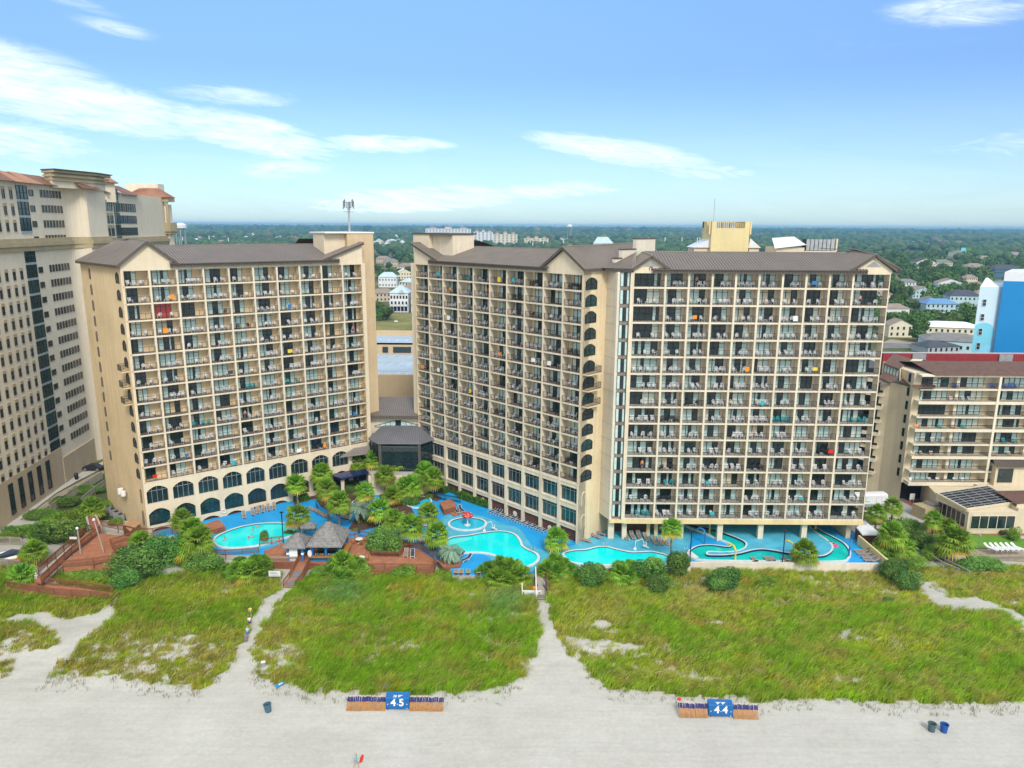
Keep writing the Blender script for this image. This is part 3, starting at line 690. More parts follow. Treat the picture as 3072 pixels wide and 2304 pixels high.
def arch_wall(mb, fr, u0, u1, z0, z1, a0, a1, zsill, zs, rise, vf=0., vb=.55, mi=0):
 """wall panel with one arched opening and its reveals"""
 q = lambda u, v, z: fr((u, v, z))
 for x0, x1, y0, y1 in ((u0, u1, z0, zsill), (u0, a0, zsill, zs), (a1, u1, zsill, zs)):
  if y1 - y0 > 1e-3: mb.face([q(x0, vf, y0), q(x1, vf, y0), q(x1, vf, y1), q(x0, vf, y1)], mi)
 ap = archpts(a0, a1, zs, rise)
 mb.face([q(u0, vf, zs), q(a0, vf, zs), q(a0, vf, z1), q(u0, vf, z1)], mi); mb.face([q(a1, vf, zs), q(u1, vf, zs), q(u1, vf, z1), q(a1, vf, z1)], mi)
 for (x0, y0), (x1, y1) in zip(ap[:-1], ap[1:]):
  mb.face([q(x0, vf, y0), q(x1, vf, y1), q(x1, vf, z1), q(x0, vf, z1)], mi)
  mb.face([q(x0, vf, y0), q(x0, vb, y0), q(x1, vb, y1), q(x1, vf, y1)], mi)
 for u in (a0, a1): mb.face([q(u, vf, zsill), q(u, vb, zsill), q(u, vb, zs), q(u, vf, zs)], mi)
 mb.face([q(a0, vf, zsill), q(a1, vf, zsill), q(a1, vb, zsill), q(a0, vb, zsill)], mi)
def arch_pane(fr, a0, a1, zsill, zs, rise, v, nm=4, hbar=True, mull=.07):
 """glass with mullions filling an arched opening: materials frame, glass"""
 mb = MB(); ap = archpts(a0, a1, zs, rise)
 mb.face([fr((a0, v, zsill)), fr((a1, v, zsill))] + [fr((x, v, z)) for x, z in ap[::-1]], 1)
 for i in range(nm + 1):
  u = a0 + (a1 - a0) * i / nm; top = zs + rise * sin(pi * i / nm) ** .8 if 0 < i < nm else zs
  mb.beam(fr((u, v - .03, zsill)), fr((u, v - .03, top)), mull, .08, 0, up=tuple(np.array(fr((0, 1, 0))) - np.array(fr((0, 0, 0)))))
 if hbar: mb.beam(fr((a0, v - .03, zs)), fr((a1, v - .03, zs)), .06, .08, 0)
 mb.beam(fr((a0, v - .03, zsill + .03)), fr((a1, v - .03, zsill + .03)), .08, .09, 0)
 for (x0, y0), (x1, y1) in zip(ap[:-1], ap[1:]): mb.beam(fr((x0, v - .03, y0 - .03)), fr((x1, v - .03, y1 - .03)), .07, .08, 0)
 return mb
def place(me, name, parent, p, rz):
 o = bpy.data.objects.new(name, me); COL.objects.link(o); o.parent = parent
 o.location = Vector(p) - parent.location; o.rotation_euler = (0, 0, rz); return o
def balconies(root, fr, d, us, S, ztop, doors, tname, towards, dmats):
 """doors(i) -> (offset, width, panes); every railing and door its own part, past the limit one stuff part"""
 rz = atan2(d[1], d[0]); nb = len(us) - 1; cache = {}
 cells = [(k, i) for k in range(len(S)) for i in range(nb)]
 mid = fr(((us[0] + us[-1]) / 2, 0, 0))
 cells.sort(key=lambda c: (fr((us[c[1]], 0, 0))[1]) * 1.0 + abs(fr((us[c[1]], 0, 0))[0]) * .3 + c[0] * .05)
 restr, restd = MB(), MB(); nr = nd = 0
 for k, i in cells:
  u0, u1 = us[i] + .16, us[i + 1] - .16; z = S[k] + .29
  zc_ = (S[k - 1] if k else ztop)
  w = round(u1 - u0, 2)
  if ('r', w) not in cache:
   mb = rail_mesh(w); cache['r', w] = (mb, mb.mesh('railing', MT['black']))
  mb, me = cache['r', w]; p = fr((u0, .06, z)); nr += 1
  if nr <= 98: place(me, 'railing', root, p, rz)
  else: restr.merge(mb, p, rz)
  off, dw, npan = doors(i); hh = round(min(2.42, zc_ - z - .02) if k else min(2.6, zc_ - z - .05), 2)
  pats = PATS3 if npan == 3 else PATS2
  pat = random.choice(pats) if npan in (2, 3) else ''.join(random.choice(['c', 'g', 'g', 'c', 'h', 'w', 'g']) for _ in range(npan))
  if tname == 'arched tower' and (k, i) == (2, 1): pat = 'r' * npan
  key = ('d', dw, hh, pat)
  if key not in cache:
   mb = door_mesh(dw, hh, npan, pat); cache[key] = (mb, mb.mesh('sliding_door', dmats))
  mb, me = cache[key]; p = fr((us[i] + off, BD - .003, z)); nd += 1
  if nd <= 98:
   o = place(me, 'sliding_door', root, p, rz)
   if 'r' in pat: o['label'] = 'sliding door with red curtains drawn'
  else: restd.merge(mb, p, rz)
  furnish(fr, rz, u0 + .1, u1 - .1, z + .01, (ORD[k], ORD[i].replace('top', 'first'), tname), towards)
 for r, n, m in ((restr, 'railing', MT['black']), (restd, 'sliding_door', dmats)):
  if r.f:
   o = r.build(n, m, root); o['kind'] = 'stuff'
def balcony_frame(mb, fr, us, S, ztop, mi=0, mf=1, ends=(True, True)):
 for k, s in enumerate(S):
  mb.box(us[0], us[-1], .0, BD, s, s + .27, mi)
  mb.box(us[0] + .2, us[-1] - .2, .05, BD - .01, s + .272, s + .285, mf)
 for i, u in enumerate(us):
  a, b = u - .16, u + .16
  if i == 0: a = u
  if i == len(us) - 1: b = u
  mb.box(a, b, -.035, BD, S[-1] - .05, ztop, mi)
def vents(root, fr, spots, mname='vent_pipe'):
 for u, v, z in spots:
  mb = MB(); p = fr((u, v, z)); mb.lathe([(.14, -.5), (.14, .55), (.22, .55), (.22, .7), (.0, .75)], p, 8, 0, False); mb.build(mname, MT['white'], root)
DM_ = None
def arched_tower():
 dm = [MT[n] for n in DOORMATS]
 fr = frame2(PA, DL, NL); root = thing('apartment_tower', 'cream apartment tower with three rows of arched windows at its foot', 'apartment tower', (*PA, 0))
 us = [WL * i / 10 for i in range(11)]; S = [42.63 - 2.811 * k for k in range(13)]; zt = 45.9
 F = np.array([-79.0, 134.8]); Bk = PB + NL * 19;
 wl = MB()
 foot = [tuple(PA + NL * 0 + DL * .0), tuple(PA + DL * .42), tuple(PA + DL * .42 + NL * BD), tuple(PB - DL * .3 + NL * BD), tuple(PB - DL * .3), tuple(PB), tuple(Bk), tuple(F + NL * 1.0 + DL * 3), tuple(F)]
 wl.prism(foot, 9.0, 46.2, 0)
 q = fr
 wl.face([q((0, -.01, 45.4)), q((8.9, -.01, 45.4)), q((8.9, -.01, 46.2)), q((4.26, -.01, 49.75)), q((0, -.01, 46.2))], 1)
 wl.face([q((WL - 8.2, -.01, 45.4)), q((WL, -.01, 45.4)), q((WL, -.01, 49.3)), q((WL - 8.2, -.01, 46.4))], 1)
 wl.face([q((WL, -.01, 45.4)), q((WL, 9, 45.4)), q((WL, 9, 49.3)), q((WL, -.01, 49.3))], 1)
 wl.prism([tuple(PA + NL * .56), tuple(PB + NL * .56), tuple(Bk), tuple(F)], -1.2, 9.2, 0)
 wl.build('wall', [MT['gold'], MT['cream']], root)
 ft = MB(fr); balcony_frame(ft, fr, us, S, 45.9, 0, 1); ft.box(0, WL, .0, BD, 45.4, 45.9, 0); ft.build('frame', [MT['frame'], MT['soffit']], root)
 ar = MB()
 arcs = [(3.05, 9.0, 5.11, 7.45, .85), (.55, 5.05, 1.0, 3.2, .95), (-1.2, .9, -.9, -.35, .85)]
 panes = []
 for i in range(10):
  u0, u1 = us[i], us[i + 1]
  zz = [-1.2, .86, 4.95, 8.9]
  for j, (sill, spr, rise) in enumerate([(-1.1, -.15, .75), (1.05, 3.15, .95), (5.1, 7.35, .9)]):
   arch_wall(ar, fr, u0, u1, zz[j], zz[j + 1], u0 + .4, u1 - .4, sill, spr, rise, -.02, .5)
   if j: panes.append((arch_pane(fr, u0 + .4, u1 - .4, sill, spr, rise, .42), j, i))
   else:
    m = MB(); ap = archpts(u0 + .4, u1 - .4, spr, rise)
    m.face([fr((u0 + .4, .45, sill)), fr((u1 - .4, .45, sill))] + [fr((x, .45, z)) for x, z in ap[::-1]], 0)
    for n in range(12): m.beam(fr((u0 + .5 + n * .3, .42, sill)), fr((u0 + .5 + n * .3, .42, spr + .1)), .03, .03, 0)
    m.build('wood_infill', [MT['brick']], root)
 ar.face([fr((0, -.02, -1.2)), fr((0, .6, -1.2)), fr((0, .6, 8.9)), fr((0, -.02, 8.9))], 0)
 ar.build('arcade', [MT['cream']], root)
 for m, j, i in panes: m.build('arched_window', [MT['metal'] if j == 2 else MT['black'], MT['gglass'] if (j == 1 and i < 4) else MT['dglass']], root)
 balconies(root, fr, DL, us, S, zt, lambda i: ((.18, 2.3, 3) if i == 0 else (.2 + .45 * (i % 2), 2.55, 3)), 'arched tower', 1, dm)
 eL = float(np.linalg.norm(F - PA)); ed = unit(F - PA); en = np.array([ed[1], -ed[0]]);
 if en @ (CAM[:2] - PA) > 0: en = -en          # en points into the wall
 fe = lambda qq: (PA[0] + ed[0] * qq[0] + en[0] * qq[1], PA[1] + ed[1] * qq[0] + en[1] * qq[1], qq[2])
 def end_window(u, w, sill, spr, rise, glass):
  m = arch_pane(fe, u - w / 2, u + w / 2, sill, spr, rise, -.02, 2 if w > 1 else 1, w > 1, .06)
  wo = m.build('arched_window', [MT['roofdark'], MT[glass]], root)
  t = MB(); ap = archpts(u - w / 2 - .06, u + w / 2 + .06, spr, rise + .05)
  for (x0, y0), (x1, y1) in zip(ap[:-1], ap[1:]): t.beam(fe((x0, -.06, y0)), fe((x1, -.06, y1)), .14, .14, 0)
  t.beam(fe((u - w / 2 - .1, -.08, sill)), fe((u + w / 2 + .1, -.08, sill)), .2, .1, 0)
  t.build('trim', [MT['gold']], wo)
 for k in range(13):
  end_window(1.75, 1.7, S[k] + .75, S[k] + 1.9, .62, 'dglass'); end_window(16.5, .8, S[k] + .7, S[k] + 2.1, .4, 'soffit')
 for z in (5.2, 1.2): end_window(1.6, .5, z, z + 2.2, .3, 'tan')
 for k in (5, 6, 7):
  m = MB(fe); m.box(.9, 2.9, -1.2, 0, S[k] + .02, S[k] + .2, 1)
  for a, b in (((.9, -1.15), (2.9, -1.15)), ((.9, -1.15), (.9, 0)), ((2.9, -1.15), (2.9, 0))):
   for zz in (.3, 1.25): m.beam((*a, S[k] + zz), (*b, S[k] + zz), .05, .05, 0)
   n = int(hypot(a[0] - b[0], a[1] - b[1]) / .14)
   for t in range(n + 1):
    p = (a[0] + (b[0] - a[0]) * t / n, a[1] + (b[1] - a[1]) * t / n); m.beam((*p, S[k] + .3), (*p, S[k] + 1.25), .025, .025, 0)
  m.build('corner_balcony', [MT['black'], MT['gold']], root)
 rf = MB(); main_roof(rf, fr, 7.5, WL - 5, 46.45, 49.15, 20)
 gable_front(rf, fr, 4.26, 4.8, 46.35, 50.2, -.5, 13.5, 50.3)
 e0 = (F[0] - .5, F[1] - .5); a = fr((-.55, -.5, 46.35)); b = (e0[0], e0[1], 46.3); c = fr((2.5, 17, 49.9)); d_ = fr((4.26, 13.5, 50.3))
 slope(rf, a, b, c, fr((4.26, -.5, 50.2)))
 rf.beam((a[0], a[1], a[2] - .22), (b[0], b[1], b[2] - .22), .12, .4, 2)
 rf.face([b, (F[0] + 4, F[1] + 6, 46.3), c], 0); rf.face([c, fr((9, 20, 46.4)), fr((9, 12, 48.8)), d_], 0)
 gable_front(rf, fr, WL + .25, 8.4, 46.6, 49.62, -.4, 9.5, None, True, False)
 slope(rf, fr((WL - 8, 20, 46.6)), fr((WL, 20, 46.6)), fr((WL, 9.5, 50.2)), fr((WL - 8, 12, 50.2)), False)
 ro = rf.build('roof', [MT['roof'], MT['roofrib'], MT['roofdark']], root)
 mb = MB(); p = fr((WL - 9.5, 3.0, 47.3)); mb.cbox(p, 1.6, 1.0, .35, 0, atan2(DL[1], DL[0])); mb.build('skylight', MT['metal'], ro)
 for u, v, z in [(12, 5, 47.9), (21, 5, 47.9), (30, 6, 48.2), (3, 8, 49.4), (WL - 7, 3, 47.5)]:
  mb = MB(); mb.lathe([(.13, -.5), (.13, .5), (.2, .5), (.2, .65), (.0, .7)], fr((u, v, z)), 8, 0, False); mb.build('vent_pipe', MT['white'], ro)
 sh = MB(fr); c0 = WL - 2.1
 sh.box(c0, c0 + 5.6, 2.0, 9.5, -1, 51.35, 0); sh.box(c0 - 4.3, c0, 3.2, 8.5, 44, 51.2, 1); sh.box(c0 - 4.5, c0 + 5.75, 1.85, 9.7, 51.35, 51.6, 2)
 so = sh.build('lift_shaft', [MT['tan'], MT['cream'], MT['whitep']], root)
 sh = MB(fr); sh.box(WL - .02, WL + .5, -.01, 2.6, 8.9, 45.6, 0); sh.build('pilaster', [MT['cream']], root)
 sh = MB(fr); sh.tube([(WL + .62, 1.0, 44), (WL + .62, 1.0, 9)], .12, 6, 0); sh.build('drain_pipe', [MT['roofdark']], root)
 m = MB(); m.lathe([(.0, 0), (.5, .02), (.5, 1.0), (0, 1.05)], fe((10.5, -.7, 4.6)), 12, 0); m.lathe([(.0, 0), (.42, .02), (.42, .9), (0, .95)], fe((9.2, -.65, 4.5)), 12, 0); m.build('exhaust_fan', [MT['whitep']], root)
 return root
def middle_tower():
 dm = [MT[n] for n in DOORMATS]
 fr = frame2(PD, DM, NM); root = thing('apartment_tower', 'cream apartment tower with tall rectangular windows at its foot, between the other two towers', 'apartment tower', (*PC, 0))
 us = [WM * i / 10 for i in range(11)]; S = [42.72 - 2.685 * k for k in range(13)]; zt = 45.9
 wl = MB(); E = PC + NM * 14; Dk = PD + NM * 20
 foot = [tuple(PD), tuple(PD + DM * .3), tuple(PD + DM * .3 + NM * BD), tuple(PC - DM * .42 + NM * BD), tuple(PC - DM * .42), tuple(PC), tuple(PC + NM * 19), tuple(Dk)]
 wl.prism(foot, 10.5, 46.2, 0, 0); q = fr
 wl.face([q((WM - 8.8, -.01, 45.4)), q((WM, -.01, 45.4)), q((WM, -.01, 46.2)), q((WM - 4.25, -.01, 49.3)), q((WM - 8.8, -.01, 46.2))], 1)
 wl.face([q((0, -.01, 45.4)), q((8.2, -.01, 45.4)), q((8.2, -.01, 46.2)), q((0, -.01, 49.2))], 1)
 wl.prism([tuple(PD + NM * .62), tuple(PC + NM * .62), tuple(PC + NM * 19), tuple(Dk)], -.5, 10.55, 0)
 wl.build('wall', [MT['ochre'], MT['cream']], root)
 ft = MB(fr); balcony_frame(ft, fr, us, S, 45.9, 0, 1); ft.box(0, WM, .0, BD, 45.4, 45.9, 0)
 for z0, z1 in ((2.15, 2.95), (5.85, 6.9), (9.65, 10.5)): ft.box(0, WM, -.0, .6, z0, z1, 0); ft.box(0, WM, -.09, .0, z1 - .22, z1 - .04, 0)
 for i, u in enumerate(us): ft.box(u - .28 if i else 0, u + .28 if i < 10 else WM, -.12, .62, -.6, 10.5, 0)
 ft.box(WM - .06, WM, -.02, 1.9, -.6, 10.6, 0)
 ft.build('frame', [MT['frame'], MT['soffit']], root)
 for i in range(10):
  u0, u1 = us[i] + .28, us[i + 1] - .28
  for j, (z0, z1) in enumerate(((2.95, 5.85), (6.9, 9.65))):
   m = MB(fr); gl = 1
   m.face([(u0, .48, z0), (u1, .48, z0), (u1, .48, z1), (u0, .48, z1)], 1)
   for k in range(5): x = u0 + (u1 - u0) * k / 4; m.box(max(u0, x - .035), min(u1, x + .035), .40, .48, z0, z1, 0)
   for z in (z0, z1 - .7, z1 - .08): m.box(u0, u1, .39, .48, z, z + .07, 0)
   m.build('window', [MT['metal'], MT['gglass'] if i > 4 and (i + j) % 2 == 0 or i > 7 else MT['dglass']], root)
  m = MB(fr); m.box(u0, u1, .36, .6, -.6, 2.15, 0)
  for k in range(14): x = u0 + .1 + k * (u1 - u0 - .2) / 13; m.box(x, x + .05, .33, .36, -.5, 2.0, 0)
  m.build('brick_panel', [MT['brick']], root)
 balconies(root, fr, DM, us, S, zt, lambda i: ((.95, 2.5, 3) if i % 2 else (.3, 2.5, 3)), 'middle tower', -1, dm)
 fe = lambda qq: (PC[0] + NM[0] * qq[0] - DM[0] * qq[1], PC[1] + NM[1] * qq[0] - DM[1] * qq[1], qq[2])
 for k in range(13):
  z = S[k]; m = arch_pane(fe, .45, 3.25, z + .35, z + 1.65, .62, -.02, 2, False, .09)
  m.beam(fe((.45, -.07, z + 1.2)), fe((3.25, -.07, z + 1.2)), .05, .05, 0); wo = m.build('arched_window', [MT['black'], MT['gglass'] if k % 3 == 1 else MT['dglass']], root)
  m = MB(fe); m.face([(.6, -.035, z + .45), (1.25, -.035, z + .45), (1.25, -.035, z + 1.75), (.6, -.035, z + 1.75)], 0); m.face([(2.2, -.035, z + .45), (3.1, -.035, z + .45), (3.1, -.035, z + 1.2), (2.2, -.035, z + 1.2)], 0)
  m.build('curtain', [MT['curtain']], wo)
  t = MB(); ap = archpts(.38, 3.32, z + 1.65, .68)
  for (x0, y0), (x1, y1) in zip(ap[:-1], ap[1:]): t.beam(fe((x0, -.05, y0)), fe((x1, -.05, y1)), .13, .16, 0)
  t.beam(fe((.3, -.06, z + .3)), fe((3.4, -.06, z + .3)), .2, .14, 0)
  t.build('trim', [MT['ochre']], wo)
 for z in (6.5, 2.4):
  t = MB()
  m = MB(fe); ap = archpts(.9, 1.9, z + 1.9, .5); m.face([fe((.9, -.02, z)), fe((1.9, -.02, z))] + [fe((x, -.02, y)) for x, y in ap[::-1]], 0); m.fr = None
  for (x0, y0), (x1, y1) in zip(ap[:-1], ap[1:]): t.beam(fe((x0, -.05, y0)), fe((x1, -.05, y1)), .12, .14, 0)
  t.beam(fe((.85, -.04, z)), fe((.85, -.04, z + 1.9)), .12, .1, 0); t.beam(fe((1.95, -.04, z)), fe((1.95, -.04, z + 1.9)), .12, .1, 0)
  t.build('blind_arch', [MT['ochre']], root)
 for k in (5, 6, 7):
  m = MB(fe); m.box(.2, 3.6, -1.3, 0, S[k], S[k] + .22, 1)
  for a, b in (((.2, -1.25), (3.6, -1.25)), ((.2, -1.25), (.2, 0)), ((3.6, -1.25), (3.6, 0))):
   for zz in (.3, 1.28): m.beam((*a, S[k] + zz), (*b, S[k] + zz), .05, .05, 0)
   n = int(hypot(a[0] - b[0], a[1] - b[1]) / .14)
   for q_ in range(n + 1):
    p = (a[0] + (b[0] - a[0]) * q_ / n, a[1] + (b[1] - a[1]) * q_ / n); m.beam((*p, S[k] + .3), (*p, S[k] + 1.28), .025, .025, 0)
  m.build('corner_balcony', [MT['black'], MT['ochre']], root)
 rf = MB(); main_roof(rf, fr, 5, WM - 7.5, 46.35, 48.9, 19)
 gable_front(rf, fr, WM - 4.25, 4.75, 46.4, 49.75, -.5, 18.5, 50.1)
 gable_front(rf, fr, -.55, 8.5, 46.3, 49.6, -.4, 9, None, False, True)
 slope(rf, fr((8, 19, 46.6)), fr((0, 19, 46.6)), fr((0, 9, 50.0)), fr((7, 11, 50.0)), False)
 slope(rf, fr((8, 19, 46.4)), fr((14, 19, 46.4)), fr((7, 11, 50.0)), fr((4, 9, 50.0)), False)
 ro = rf.build('roof', [MT['roof'], MT['roofrib'], MT['roofdark']], root)
 mb = MB(); mb.cbox(fr((9.2, 3.4, 47.5)), 1.6, 1.0, .3, 0, atan2(DM[1], DM[0])); mb.build('skylight', MT['metal'], ro)
 for u, v, z in [(15, 5, 47.8), (22, 4, 47.6), (30, 5, 47.9), (19, 2, 47)]:
  mb = MB(); mb.lathe([(.13, -.5), (.13, .5), (.2, .5), (.2, .65), (.0, .7)], fr((u, v, z)), 8, 0, False); mb.build('vent_pipe', MT['white'], ro)
 sh = MB(fr); sh.box(-2.8, 2.2, 2.0, 9, -1, 51.2, 1); sh.box(2.2, 8.2, 3.0, 8.5, 44, 51.2, 0); sh.box(-2.95, 8.35, 1.85, 9.15, 51.2, 51.5, 2)
 sh.build('lift_shaft', [MT['frame'], MT['cream'], MT['roofdark']], root)
 sh = MB(fr); sh.box(-1.6, .02, .3, 2.4, -.5, 45.6, 0); sh.build('pilaster', [MT['cream']], root)
 return root
def right_tower():
 dm = [MT[n] for n in DOORMATS]; X0, Y0 = 19.2, 117.
 P = np.array([X0, Y0]); fr = frame2(P, DR, NR); root = thing('apartment_tower', 'wide cream apartment tower raised on columns over the lazy river', 'apartment tower', (X0, Y0, 0))
 xs = [19.2] + [24.35 + 3.73 * i for i in range(9)] + [60.04]; us = [x - X0 for x in xs]; WR = us[-1]
 S = [43.29 - 2.8014 * k for k in range(15)]; zt = 46.0
 wl = MB(fr); wl.box(0, WR - 1.6, BD, 16, 3.4, 46.2, 0); wl.box(WR - 1.6, WR - 1.59, BD + .02, 4, 4.2, 46, 0)
 wl.face([(-.05, -.01, 45.9), (5.4, -.01, 45.9), (5.4, -.01, 46.3), (2.7, -.01, 48.1), (-.05, -.01, 46.3)], 1)
 wl.face([(35.0, -.01, 45.9), (WR + .15, -.01, 45.9), (WR + .15, -.01, 46.4), (37.95, -.01, 48.5), (35.0, -.01, 46.4)], 1)
 wl.build('wall', [MT['cream'], MT['cream']], root)
 for u, z in ((2.7, 46.85), (37.95, 47.0)):
  m = MB(fr)
  for i in range(7): w = 1.15 * (1 - i / 7.5); m.beam((u - w, -.05, z + i * .12), (u + w, -.05, z + i * .12), .06, .07, 0)
  m.build('gable_vent', [MT['metal']], root)
 m = MB(fr); m.tube([(2.5, -.05, 46.2), (2.42, -.05, 46.5), (2.6, -.05, 46.75), (2.9, -.05, 46.72), (2.95, -.05, 46.4), (2.75, -.05, 46.25), (2.8, -.05, 46.6)], .07, 5, 0); m.build('emblem', [MT['brick']], root)
 ft = MB(fr); balcony_frame(ft, fr, us, S, 46, 0, 1); ft.box(0, WR, 0, BD, 45.75, 46.05, 0)
 ft.build('frame', [MT['frame'], MT['concrete']], root)
 b = MB(fr); b.box(-.0, WR + .1, -.12, 16, 3.35, 4.05, 0); b.box(-2.4, 0, -.1, 3, 3.45, 3.95, 0); b.build('edge_beam', [MT['yellowbeam']], root)
 for x, y, w in [(36.0, 117.6, .9), (43.0, 117.6, .9), (50.6, 117.8, .9), (17.3, 118.2, 1.0), (19.6, 118.2, .8), (29.5, 118.6, .9), (36.0, 128, .9), (43.0, 128, .9), (50.6, 128, .9)]:
  m = MB(); m.box(x - w / 2, x + w / 2, y, y + .7, -.3, 3.5, 0); m.build('column', [MT['frame']], root)
 m = MB(); m.box(58.4, 59.2, 119, 134, -.3, 3.4, 0); m.box(20.2, 27.5, 122.5, 123, -.3, 3.4, 1); m.box(14, 17, 130, 131, -.3, 3.4, 0); m.box(28, 59, 136, 136.5, -.3, 3.4, 0)
 m.build('undercroft_wall', [MT['tan'], MT['soffit']], root)
 balconies(root, fr, DR, us, S, zt, lambda i: ((.35, 4.3, 4) if i == 0 else ((.35, 4.4, 5) if i == 9 else (.3, 2.75, 3))), 'rightmost tower', 1, dm)
 pl = MB(); a, b_ = (15.2, 121.0), (16.75, 117.3)
 pl.prism([a, b_, (17.2, 117.5), (17.2, 121.5)], 3.9, 45.9, 0)
 for k in range(15): z = 45.9 - (k + 1) * 2.8; pl.beam((a[0], a[1] - .02, z), (b_[0], b_[1] - .03, z), .06, .05, 1)
 pl.build('precast_panel', [MT['panel'], MT['concrete']], root)
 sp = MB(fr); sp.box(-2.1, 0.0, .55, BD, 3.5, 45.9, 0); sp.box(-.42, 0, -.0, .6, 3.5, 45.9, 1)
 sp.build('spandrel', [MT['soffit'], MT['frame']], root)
 for k in range(15):
  z = S[k] + .3; m = MB(fr)
  m.face([(-2.0, .5, z), (-.45, .5, z), (-.45, .5, z + 2.25), (-2.0, .5, z + 2.25)], 1)
  for x in (-2.0, -1.25, -.5): m.box(x, x + .07, .42, .5, z, z + 2.25, 0)
  m.face([(-1.92, .47, z + .05), (-1.5, .47, z + .05), (-1.5, .47, z + 2.2), (-1.92, .47, z + 2.2)], 2); m.face([(-.85, .47, z + .05), (-.52, .47, z + .05), (-.52, .47, z + 2.2), (-.85, .47, z + 2.2)], 2)
  m.build('strip_window', dm, root)
 rf = MB(); main_roof(rf, fr, 3, WR - 4, 46.4, 48.85, 16)
 gable_front(rf, fr, 2.7, 3.0, 46.5, 48.55, -.45, 8, 48.8); gable_front(rf, fr, 37.95, 3.6, 46.6, 48.95, -.45, 8, 49.1)
 slope(rf, fr((WR + 1.6, -.3, 46.5)), fr((WR + 1.6, 16, 46.5)), fr((37.95, 9, 49.6)), fr((37.95, -.1, 48.95)), True)
 rf.beam(fr((37.95, 8, 49.3)), fr((WR - 5, 16, 49.4)), .3, .12, 1)
 a, b_, c = (15.4, 120.4, 46.45), (19.3, 116.3, 46.45), fr((1.6, 8, 48.8))
 slope(rf, a, b_, c, (21.2, 126, 48.9)); rf.face([(14.8, 118.4, 46.4), (18.8, 116.4, 46.4), (18.8, 116.5, 45.9), (14.8, 118.5, 45.9)], 2)
 rf.face([(13.9, 118.6, 46.45), b_, c], 0)
 ro = rf.build('roof', [MT['roof'], MT['roofrib'], MT['roofdark']], root)
 for u in (5.6, 11, 16.5, 21.5, 22.3, 23, 26.5):
  mb = MB(); mb.lathe([(.12, -.5), (.12, .5), (.2, .5), (.2, .7), (.0, .75)], fr((u, 7.6, 48.8)), 8, 0, False); mb.build('vent_pipe', MT['white'], ro)
 st = MB(); d = unit(np.array([7., 8.]));
 for i, (t0, t1, z) in enumerate([(.2, 2.0, 47.8), (2.0, 6.2, 49.2), (6.2, 12.5, 50.9)]):
  a = np.array([16.6, 120.2]) + d * t0; b_ = np.array([16.6, 120.2]) + d * t1; n = np.array([-d[1], d[0]]) * .6
  st.prism([tuple(a), tuple(b_), tuple(b_ + n), tuple(a + n)], 46, z, 0); st.prism([tuple(a - n * .15 - d * .1), tuple(b_ - n * .15 + d * .1), tuple(b_ + n * 1.2), tuple(a + n * 1.2)], z, z + .18, 1)
 st.build('stepped_parapet', [MT['panel'], MT['roofdark']], root)
 return root
arched_tower(); middle_tower(); right_tower()
# ------------------------------------------------------------------ balcony chairs
def chair_mb():
 m = MB()
 for sx in (-.24, .24):
  m.beam((sx * 1.1, -.27, 0), (sx, -.2, .42), .05, .05); m.beam((sx * 1.1, .30, 0), (sx, .2, .42), .05, .05)
  m.beam((sx * 1.15, -.24, .64), (sx * 1.08, .24, .66), .06, .035); m.beam((sx * 1.15, -.24, .64), (sx, -.2, .42), .045, .045)
 m.cbox((0, 0, .43), .5, .48, .04)
 n = 6
 for i in range(n):
  x = -.2 + .4 * i / (n - 1); h = .94 - .12 * abs(i - 2.5) / 2.5
  m.beam((x, .21, .43), (x * 1.05, .36, h), .055, .02)
 pts = [(-.25, .24, .45), (-.26, .33, .78), (-.14, .365, .93), (0, .375, .97), (.14, .365, .93), (.26, .33, .78), (.25, .24, .45)]
 for a, b in zip(pts[:-1], pts[1:]): m.beam(a, b, .05, .035)
 return m
def low_mb():
 m = MB()
 for x in np.linspace(-.24, .24, 5): m.beam((x, .05, .3), (x * 1.1, .55, .95), .09, .02)
 for y in np.linspace(-.35, .1, 4): m.beam((-.28, y, .33 - y * .1), (.28, y, .33 - y * .1), .1, .02)
 for sx in (-.31, .31): m.beam((sx, -.4, 0), (sx, -.36, .55), .06, .06); m.beam((sx, .45, 0), (sx, -.3, .33), .06, .06); m.beam((sx, -.45, .56), (sx, .35, .56), .1, .03)
 return m
def table_mb():
 m = MB(); m.cbox((0, 0, .42), .45, .45, .03)
 for a in (-.19, .19):
  for b in (-.19, .19): m.beam((a * 1.1, b * 1.1, 0), (a, b, .42), .05, .05)
 return m
